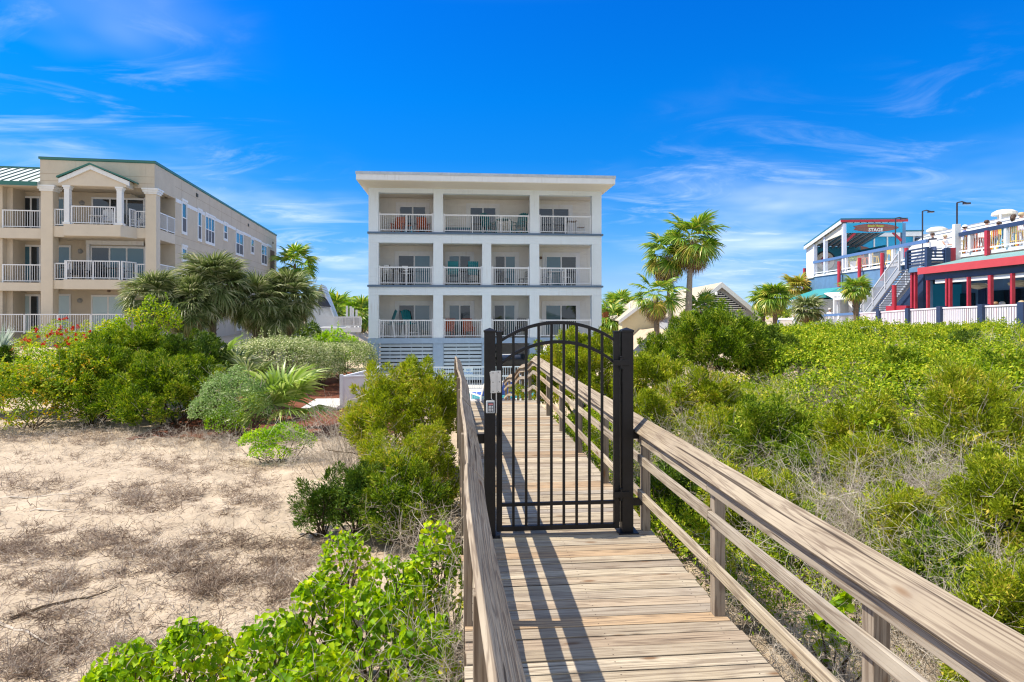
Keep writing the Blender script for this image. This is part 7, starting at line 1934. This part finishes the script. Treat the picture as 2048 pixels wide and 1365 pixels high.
for i, (u, vc, d, rb, lab, lv, n) in enumerate(((1550, 591, 37, 0.74, 'bushy palm between the louvered house and the turquoise hut', L_PALMG, 34), (1526, 594, 38, 0.62, 'palm with dry fronds left of the bushy one', L_PALMG, 24), (1596, 572, 56, 1.1, 'palm with golden fronds behind the far corner of the bar', L_GOLD, 20), (1712, 573, 33, 0.55, 'slender trunked palm in front of the bar stair', L_PALMG, 30), (1614, 614, 31, 0.58, 'pale dry tipped palm in front of the turquoise hut', L_PALM, 26))):
    x, y = at_px(u, d); z0 = 1.0; palm('fan_palm', lab, 'palm', x, y, z0, P(u, vc, d).z - z0, rb, 140 + i, n=n, pet=rb * 0.55, e=(-50, 82), live=lv, dead=8 if i != 3 else 5, nseg=24, r=(0.13, 0.12), boots=12)

# ---- junipers between the sand and the walk
cb('tall yellow green juniper hugging the left handrail', 812, 700, 228, 13.2, 200, L_JUNY, 4200, sl=0.26, needles=22, nl=0.07, nw=0.013, k=16, twigs=200, upb=1.2, brown=40, dp=1.0)
cb('green juniper halfway down the left handrail below the tallest', 822, 838, 225, 10.4, 201, L_JUNY, 3400, sl=0.22, needles=22, nl=0.055, nw=0.010, k=16, twigs=260, upb=0.9, brown=25, dp=0.9)
cb('dark green spreading juniper low beside the left handrail', 800, 905, 170, 9.6, 202, L_JUN, 2600, sl=0.20, needles=20, nl=0.05, nw=0.010, k=14, twigs=150, upb=0.5, brown=10, dp=0.9)
cb('dark young cedar on the sand left of the handrail junipers', 715, 925, 105, 9.6, 203, L_JUND, 1300, name='cedar', sl=0.20, needles=22, nl=0.05, nw=0.010, k=12, upb=0.4)
cb('smallest dark cedar reaching out over the sand', 645, 945, 85, 9.7, 204, L_JUND, 600, name='cedar', sl=0.22, needles=22, nl=0.05, nw=0.010, k=8, upb=0.2, dp=0.7)
db('bare grey shrub in front of the white screen and mulch', 712, 775, 90, 13.6, 205, 90, r=0.006, ups=1.4, curl=0.16)
db('bare grey shrub low between the handrail junipers', 868, 960, 110, 9.0, 206, 40, r=0.005, ups=0.8, curl=0.25)
db('small tuft of bare grey stems on the sand right of the low yellow green shrub', 655, 882, 70, 14.6, 207, 60, r=0.004, ups=1.3, curl=0.15)
blades_plant('small_yucca', 'small spiky yucca seedling on the sand', 'yucca', *at_px(652, 13.0), 26, 0.34, 0.03, 208, L_JUN, el=(15, 80), droop=0.2)
# ---- lime vine in the foreground
VN = 'lime green vine'
for i, (u, vt, w, d, n, lab) in enumerate(((872, 1030, 120, 6.5, 640, 'lime green leafy shrub climbing beside the left handrail'), (800, 1090, 170, 6.1, 800, 'lime green shrub just left of the one climbing the handrail'), (690, 1055, 110, 7.2, 420, 'lime green shrub farthest back under the dark junipers'),
    (745, 1170, 210, 5.6, 1150, 'large lime green shrub in the middle of the foreground mass'), (640, 1130, 130, 5.9, 560, 'lime green shrub with an upright tuft at the top of the mass'), (545, 1225, 190, 5.3, 900, 'lime green shrub spreading over the sand left of the largest one'), (385, 1240, 170, 5.3, 820, 'lime green shrub second from the left in the foreground'), (265, 1275, 150, 5.25, 560, 'leftmost large lime green shrub spilling to the bottom edge'), (195, 1310, 70, 5.3, 160, 'small lime green sprig at the left end of the foreground mass'), (850, 1230, 150, 5.2, 700, 'lime green shrub in the lower right of the foreground mass'), (620, 1300, 190, 4.9, 800, 'lime green shrub along the bottom edge'))):
    lb(lab, u, vt, w, d, 220 + i, L_VINE, n, name='vine_shrub', L=0.062, Wd=0.056, kind='heart', k=16, droop=0.75, tilt=0.55, twigs=90, nstem=22, dp=0.9)
blades_plant('palmetto_seedling', 'yellow green sword leaves at the bottom edge among the lime shrubs', 'palmetto', *at_px(725, 5.1), 22, 0.62, 0.035, 240, L_YOUNG, el=(45, 85), droop=0.35)
blades_plant('palmetto_seedling', 'pale sword leaves against the left handrail boards', 'palmetto', *at_px(912, 6.6), 18, 0.6, 0.032, 241, L_YOUNG, el=(40, 85), droop=0.6)
for i, (u, v, d) in enumerate(((880, 1330, 5.0), (900, 1240, 5.6))):
    db('bare grey stems in the shade beside the lower left handrail' if i == 0 else 'bare grey stems below the climbing lime shrub', u, v - 150, 90, d, 244 + i, 30, r=0.004, ups=0.9)

# ---- right of the walk
cb('tall yellow green juniper behind the gate beside the far ramp', 1160, 650, 215, 19.8, 300, L_JUNY, 4600, sl=0.30, needles=20, nl=0.085, nw=0.018, k=18, twigs=80, upb=0.7)
cb('broad green juniper hump below the tall palms', 1425, 606, 250, 18.2, 301, L_JUN, 5200, sl=0.32, needles=20, nl=0.085, nw=0.018, k=20, twigs=60, upb=0.6)
cb('juniper coloured dark for the shade on the right flank of the big hump', 1520, 640, 120, 18.8, 302, L_JUND, 2000, sl=0.30, needles=20, nl=0.085, nw=0.018, k=14)  # shade on the hump's right side put into darker leaf colour
cb('yellow green juniper at the left foot of the big hump', 1300, 668, 130, 15.5, 303, L_JUNY, 2800, sl=0.26, needles=20, nl=0.075, nw=0.015, k=14, twigs=60, upb=0.9)
cb('dry tipped yellowish juniper in front of the big hump', 1395, 715, 190, 13.2, 304, L_JUNY, 3200, sl=0.24, needles=20, nl=0.065, nw=0.013, k=16, twigs=500, brown=60, upb=1.0)
cb('olive juniper just right of the far handrail behind the gate post', 1290, 765, 120, 12.2, 305, L_JUNY, 2000, sl=0.22, needles=20, nl=0.06, nw=0.012, k=12, twigs=260, upb=1.0)
db('tangle of bare grey branches right of the gate post', 1375, 815, 170, 10.6, 306, 210, r=0.0042, ups=0.7, green=380)
cb('mid green juniper right of the bare grey tangle', 1530, 785, 190, 10.8, 307, L_JUN, 3200, sl=0.22, needles=22, nl=0.055, nw=0.011, k=16, twigs=120, upb=0.8)
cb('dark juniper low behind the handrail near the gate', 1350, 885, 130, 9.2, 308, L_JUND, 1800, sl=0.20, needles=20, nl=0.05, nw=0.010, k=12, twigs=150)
db('brownish bare shrub in the hollow between the green mounds', 1625, 735, 210, 15.5, 309, 220, r=0.006, ups=0.6, green=300)
cb('bright juniper with a climbing vine in the middle of the right dune', 1720, 785, 190, 10.0, 310, L_JUNY, 3000, sl=0.22, needles=22, nl=0.055, nw=0.011, k=16, twigs=200, upb=1.0)
lb('round leaved vine sprawling over the bright juniper', 1725, 790, 110, 9.5, 311, L_SCRUB, 90, name='vine', L=0.095, Wd=0.09, kind='heart', k=8, droop=0.4)
db('large pale grey bare shrub in the middle of the right dune', 1690, 905, 250, 7.8, 312, 300, r=0.0045, ups=0.8, green=420)
cb('tall feathery juniper at the right side of the view', 1950, 715, 230, 9.8, 313, L_JUNY, 4200, sl=0.26, needles=24, nl=0.06, nw=0.011, k=16, twigs=160, upb=1.5, brown=30)
db('bare grey shrub with upright stems in front of the tall feathery juniper', 1900, 860, 150, 8.0, 314, 200, r=0.0042, ups=1.2, green=250)
cb('green juniper at the right edge in front of the feathery one', 2050, 900, 300, 6.6, 315, L_JUNY, 3600, sl=0.20, needles=24, nl=0.045, nw=0.009, k=16, twigs=160, upb=1.0)
cb('green juniper between the two pale bare shrubs', 1815, 960, 180, 7.2, 316, L_JUNY, 2400, sl=0.18, needles=24, nl=0.045, nw=0.009, k=14, twigs=120, upb=1.0)
db('pale bare branches at the right edge above the handrail', 1960, 1040, 210, 5.9, 317, 200, r=0.0038, ups=0.8, green=200)
cb('bright juniper in the lower right corner beyond the handrail', 2060, 1090, 230, 5.0, 318, L_JUNY, 2200, sl=0.16, needles=24, nl=0.04, nw=0.008, k=14, twigs=60, upb=1.0)
cb('small juniper beside the handrail below the mid green one', 1480, 925, 150, 8.4, 319, L_JUNY, 1900, sl=0.19, needles=22, nl=0.048, nw=0.010, k=14, twigs=160, upb=0.8)
cb('juniper tucked behind the middle post of the right handrail', 1590, 1000, 130, 7.6, 320, L_JUN, 1500, sl=0.18, needles=22, nl=0.045, nw=0.009, k=12, twigs=100)
cb('olive green juniper left of the large pale bare shrub', 1600, 880, 150, 9.6, 321, L_JUN, 2000, sl=0.2, needles=22, nl=0.05, nw=0.010, k=14, twigs=200, upb=0.9)
cb('yellow green juniper behind the pale bare shrub at the right', 1830, 850, 160, 10.6, 322, L_JUNY, 2200, sl=0.22, needles=22, nl=0.055, nw=0.011, k=14, twigs=160, upb=1.0)
db('dry grey brush under the right handrail close to the camera', 1640, 1200, 160, 5.6, 323, 60, r=0.004, ups=0.5, green=60)
db('dry grey brush behind the nearest right post', 1800, 1230, 200, 4.8, 324, 60, r=0.004, ups=0.6, green=60)
db('dry brush under the right handrail beside the second post', 1520, 1110, 150, 6.8, 325, 50, r=0.004, ups=0.45, green=60)
blades_plant('palmetto_seedling', 'pale grassy blades poking up beside the near deck edge', 'palmetto', *at_px(1560, 4.7), 26, 0.6, 0.022, 330, L_YOUNG, el=(30, 85), droop=0.7)
blades_plant('palmetto_seedling', 'grassy blades under the handrail right of the nearest post', 'palmetto', *at_px(1665, 4.4), 18, 0.55, 0.022, 331, L_YOUNG, el=(30, 85), droop=0.7)
lb('round green leaves of a vine growing up through the right handrail', 1670, 1160, 80, 5.4, 332, L_BRIGHT, 45, name='vine', L=0.09, Wd=0.09, kind='heart', k=6, droop=0.5)
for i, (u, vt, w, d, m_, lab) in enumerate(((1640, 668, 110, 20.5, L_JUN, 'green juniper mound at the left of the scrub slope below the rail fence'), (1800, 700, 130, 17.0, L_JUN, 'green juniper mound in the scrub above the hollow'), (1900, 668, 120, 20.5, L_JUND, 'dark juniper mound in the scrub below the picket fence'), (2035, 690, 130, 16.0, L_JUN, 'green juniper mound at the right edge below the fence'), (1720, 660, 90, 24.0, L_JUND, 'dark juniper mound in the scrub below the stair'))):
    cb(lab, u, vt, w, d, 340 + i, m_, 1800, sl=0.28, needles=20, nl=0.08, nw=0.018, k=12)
for i, (u, vt, w, d, m_, lab) in enumerate(((1765, 840, 200, 9.0, L_JUNY, 'yellow green juniper right above the large pale bare shrub'), (1965, 930, 190, 7.4, L_JUNY, 'yellow green juniper between the feathery one and the right edge'), (1885, 1050, 170, 6.2, L_JUN, 'green juniper low above the handrail right of the pale bare shrub'), (1965, 1130, 150, 5.0, L_JUNY, 'nearest small juniper just beyond the handrail at the right'), (1565, 950, 150, 8.6, L_JUNY, 'yellow green juniper left of the large pale bare shrub'), (1450, 800, 150, 11.6, L_JUNY, 'yellow green juniper above the bare grey tangle'))):
    cb(lab, u, vt, w, d, 350 + i, m_, 2400, sl=0.155 + 0.006 * d, needles=22, nl=0.030 + 0.0024 * d, nw=0.0055 + 0.0005 * d, k=14, twigs=120, upb=0.9)
# far band of scrub that reads as one mass
rng = np.random.default_rng(400); lobs = []
for i in range(420):
    d = 13.5 + 15.5 * rng.random() ** 0.9; u = rng.uniform(1530, 2230)
    x, y = at_px(u, d)
    if u < 1600 and d < 17: continue
    s = rng.uniform(0.55, 1.15); hh = rng.uniform(0.75, 1.2) * (1.0 + 0.02 * (d - 20))
    if mnoise.noise(Vector((x * 0.35, y * 0.35, 8.0))) < -0.30: continue
    hh = max(0.35, min(hh, (2.4 - (641 + 6 * math.sin(u * 0.021) - HY) / FPX * d - 0.16 - ground_z(x, y)) / 1.22))
    lobs.append((np.array([x, y, ground_z(x, y) + hh * 0.5]), np.array([s, s, hh * 0.72])))
pos, nor = lobe_points(lobs, 105000, rng, 0.86, 1.05, -0.1)
v, q = leaves(pos, nor, rng, 0.085, 0.05, 'quad', 0.75, 0.0, 0.25)
ps, pn = lobe_points(lobs, 3000, rng, 0.98, 1.05, 0.1)
sp = np.repeat(ps, 12, 0) + np.repeat(nrmz(pn * 0.4 + np.array([0, 0, 1.0])), 12, 0) * np.tile(np.linspace(0, 0.2, 12), 3000)[:, None]
v2, q2 = leaves(sp, np.repeat(pn, 12, 0), rng, 0.08, 0.04, 'quad', 0.9)
o = link_mesh('dune_scrub', np_mesh('dune_scrub', *join([(v, q), (v2, q2)])), None, [L_SCRUB]); tag(o, 'dense yellow green dune scrub covering the slope below the bar', 'scrub', kind='stuff')
for i, (u, vt, w, d) in enumerate(((1690, 690, 130, 18.5), (1860, 735, 200, 13.5), (1990, 655, 150, 20.0), (1770, 655, 110, 23.0))):
    db(('bare grey branches showing through the scrub above the brown hollow', 'bare grey branches showing through the scrub left of the feathery juniper', 'bare grey patch in the scrub below the right end of the picket fence', 'bare grey patch in the scrub below the stair')[i], u, vt, w, d, 410 + i, 70, r=0.007, ups=0.5, green=200)

# ---- dry grass and litter on the sand: one uncountable layer
rng = np.random.default_rng(500)
spots = []
def gpx(u, v):
    z = -1.1
    for _ in range(4):
        d = FPX * (H - z) / (v - HY); p = P(u, v, d); z = ground_z(p.x, p.y)
    return p.x, p.y, d
for u, v, rx, ry, n in ((330, 985, 150, 22, 1800), (250, 1010, 110, 22, 1500), (470, 1010, 90, 22, 1300), (290, 1110, 120, 50, 2600), (130, 1085, 110, 30, 1300), (450, 1160, 120, 38, 1900), (580, 1110, 90, 35, 1700), (95, 1165, 90, 22, 900), (400, 935, 120, 18, 1200), (60, 965, 110, 22, 1100),
                        (190, 1290, 120, 25, 900), (60, 1330, 90, 30, 700), (500, 1180, 120, 30, 1300), (230, 920, 200, 16, 1300), (420, 1080, 90, 20, 700), (30, 1110, 70, 25, 800), (540, 960, 70, 25, 700), (140, 1230, 90, 14, 450), (640, 1020, 60, 25, 400), (330, 880, 330, 16, 3800), (100, 868, 160, 18, 2400), (480, 880, 130, 20, 2600), (600, 905, 70, 18, 700), (700, 880, 70, 25, 600), (680, 1150, 60, 30, 400)):
    for _ in range(int(n * 1.7)):
        a = rng.uniform(0, 2 * PI); r = math.sqrt(rng.random()) if rng.random() < 0.75 else rng.random() * 1.35
        vv = v + math.sin(a) * r * ry
        if vv < 845: continue
        q_ = mnoise.noise(Vector((u * 0.013 + math.cos(a) * r * rx * 0.013, vv * 0.035, 2.0))) + 0.6 * mnoise.noise(Vector(((u + math.cos(a) * r * rx) * 0.05, vv * 0.11, 5.0)))
        if q_ < rng.uniform(-0.35, 0.25): continue
        spots.append((u + math.cos(a) * r * rx, vv))
for _ in range(8000): spots.append((rng.uniform(-60, 760), 850 + 515 * rng.random() ** 0.8))
pts = []
for u, v in spots:
    x, y, d = gpx(u, v)
    if x > -0.2: continue
    pts.append((x, y, ground_z(x, y) + 0.002))
pts = np.array(pts); n = len(pts)
dirs = np.column_stack([rng.normal(size=n), rng.normal(size=n), np.abs(rng.normal(size=n)) * 0.42])
ln = np.clip(rng.lognormal(-1.95, 0.45, n), 0.05, 0.42)
pl = wander(pts, dirs, ln, 5, rng, 0.33, 0.05)
pl[:, :, 2] = np.maximum(pl[:, :, 2], pts[:, 2:3] + 0.003)
v, q = ribbons(pl, rng, rng.uniform(0.004, 0.010, n), 0.4)
o = link_mesh('dry_grass', np_mesh('dry_grass', v, q), None, [DRYGRASS]); tag(o, 'dry brown grass and litter matted on the sand', 'dry grass', kind='stuff')
# upright tufts of dead grass
tu = []
for _ in range(420):
    u, v = spots[rng.integers(0, len(spots))]
    x, y, d = gpx(u, v)
    if x < -0.25: tu.append((x, y))
n_t = len(tu); m_ = 16; T = np.repeat(np.array([(a, c, ground_z(a, c)) for a, c in tu]), m_, 0) + np.column_stack([rng.normal(size=n_t * m_) * 0.03, rng.normal(size=n_t * m_) * 0.03, np.zeros(n_t * m_)])
D = np.column_stack([rng.normal(size=n_t * m_) * 0.55, rng.normal(size=n_t * m_) * 0.55, rng.uniform(0.4, 1.2, n_t * m_)])
pl = wander(T, D, np.repeat(rng.uniform(0.08, 0.26, n_t), m_) * rng.uniform(0.5, 1.2, n_t * m_), 5, rng, 0.22, 0.1)
pl[:, :, 2] = np.maximum(pl[:, :, 2], T[:, 2:3] + 0.002)
o = link_mesh('grass_tufts', np_mesh('grass_tufts', *ribbons(pl, rng, 0.007, 0.3)), None, [DRYGRASS]); tag(o, 'small upright tufts of dead straw coloured grass on the sand', 'dry grass', kind='stuff')
# low understory between the shrubs right of the walk
lobs = []
for i in range(240):
    d = rng.uniform(6.5, 17.0); u = rng.uniform(1330 + max(0, (9 - d)) * 90, 2200); x, y = at_px(u, d)
    if x < 3.0: continue
    if mnoise.noise(Vector((x * 0.7, y * 0.7, 3.0))) < -0.22: continue
    s = rng.uniform(0.3, 0.62); hh = rng.uniform(0.35, 0.8)
    lobs.append((np.array([x, y, ground_z(x, y) + hh * 0.42]), np.array([s, s, hh * 0.68])))
for i in range(110):
    y = rng.uniform(7.2, 17.5); x = 2.42 + rng.random() ** 1.5 * (0.8 + (y - 7) * 0.12)
    s = rng.uniform(0.2, 0.4); hh = rng.uniform(0.35, 0.9)
    lobs.append((np.array([x + s * 0.6, y, ground_z(x, y) + hh * 0.4]), np.array([s, s * 1.4, hh * 0.65])))
nA = 66000
pos, nor = lobe_points(lobs, nA, rng, 0.7, 1.06, -0.1)
sz = 0.030 + 0.0028 * np.linalg.norm(pos[:, :2], axis=1)
v, q = leaves(pos, nor, rng, sz, sz * 0.55, 'quad', 0.8, 0.0, 0.25)
ps, pn = lobe_points(lobs, 2600, rng, 0.95, 1.05, 0.0)
ax = nrmz(pn * 0.6 + np.array([0.1, 0, 0.8]) + rng.normal(size=ps.shape) * 0.3)
v2, q2 = plumes(ps - ax * 0.05, ax, rng.uniform(0.16, 0.42, len(ps)), rng.uniform(0.03, 0.07, len(ps)), 34, 0.055, 0.014, rng)
o = link_mesh('low_scrub', np_mesh('low_scrub', *join([(v, q), (v2, q2)])), None, [L_SCRUB]); tag(o, 'low green scrub filling the hollows between the shrubs right of the walk', 'scrub', kind='stuff')
# litter and brush on the ground right of the walk
n = 9000; ys = rng.uniform(3.6, 13, n); xs = rng.uniform(2.25, 4.6, n) + (ys - 4) * 0.12 * rng.random(n)
pts = np.array([(a, c, ground_z(a, c) + 0.002) for a, c in zip(xs, ys)])
dirs = np.column_stack([rng.normal(size=n), rng.normal(size=n), np.abs(rng.normal(size=n)) * 0.4]); pl = wander(pts, dirs, np.clip(rng.lognormal(-1.9, 0.5, n), 0.05, 0.4), 5, rng, 0.33, 0.05); pl[:, :, 2] = np.maximum(pl[:, :, 2], pts[:, 2:3] + 0.003)
o = link_mesh('leaf_litter', np_mesh('leaf_litter', *ribbons(pl, rng, rng.uniform(0.004, 0.008, n), 0.4)), None, [DRYGRASS]); tag(o, 'dry twigs and litter on the ground right of the boardwalk', 'litter', kind='stuff')
# tangled bare branches where the sand meets the left thicket
for i, (u, vt, w, d, n) in enumerate(((60, 835, 210, 18.2, 90), (230, 842, 200, 17.6, 80), (370, 838, 170, 17.4, 80), (470, 845, 130, 16.8, 90), (590, 880, 90, 14.6, 60))):
    db(('tangle of bare grey twigs at the left edge of the sand', 'tangle of bare grey twigs below the dark junipers', 'tangle of bare grey twigs below the largest juniper mound', 'tangle of bare twigs below the grey green shrub', 'tangle of bare brown twigs under the low yellow green shrub')[i], u, vt, w, d, 520 + i, n, r=0.005, ups=0.25, curl=0.35)
# sticks lying on the sand
for i, (a, c, lab) in enumerate((((-40, 1006), (175, 988), 'long pale driftwood stick lying at the left edge of the sand'), ((20, 1240), (235, 1178), 'long thin dark stick lying across the lower sand'), ((-10, 1250), (95, 1295), 'white bare stick at the left edge of the lower sand'), ((60, 1026), (140, 1022), 'short pale stick below the longest driftwood stick'))):
    x0, y0, _ = gpx(*a); x1, y1, _ = gpx(*c); b = WB(); ps = []
    for k in range(8): f = k / 7; xx = x0 + (x1 - x0) * f; yy = y0 + (y1 - y0) * f; ps.append((xx, yy + 0.03 * math.sin(k * 1.9), ground_z(xx, yy) + 0.015 + 0.012 * math.sin(k * 1.3)))
    b.tube(ps, [0.014, 0.015, 0.014, 0.013, 0.012, 0.011, 0.009, 0.005], 6)
    o = b.build('driftwood_stick', TWIG if i != 1 else STEM, None); tag(o, lab, 'stick')
# far woods behind the houses
rng = np.random.default_rng(600); lobs = []
for i in range(150):
    a = rng.uniform(-0.75, 0.95); d = rng.uniform(130, 210); x, y = math.sin(a) * d, math.cos(a) * d
    lobs.append((np.array([x, y, 1.0]), np.array([rng.uniform(4, 9), rng.uniform(4, 9), rng.uniform(1.0, 2.2)])))
pos, nor = lobe_points(lobs, 26000, rng, 0.85, 1.05, -0.05)
o = link_mesh('far_woods', np_mesh('far_woods', *leaves(pos, nor, rng, 0.8, 0.5)), None, [L_JUN]); tag(o, 'far off low green woods behind the houses', 'woods', kind='stuff')
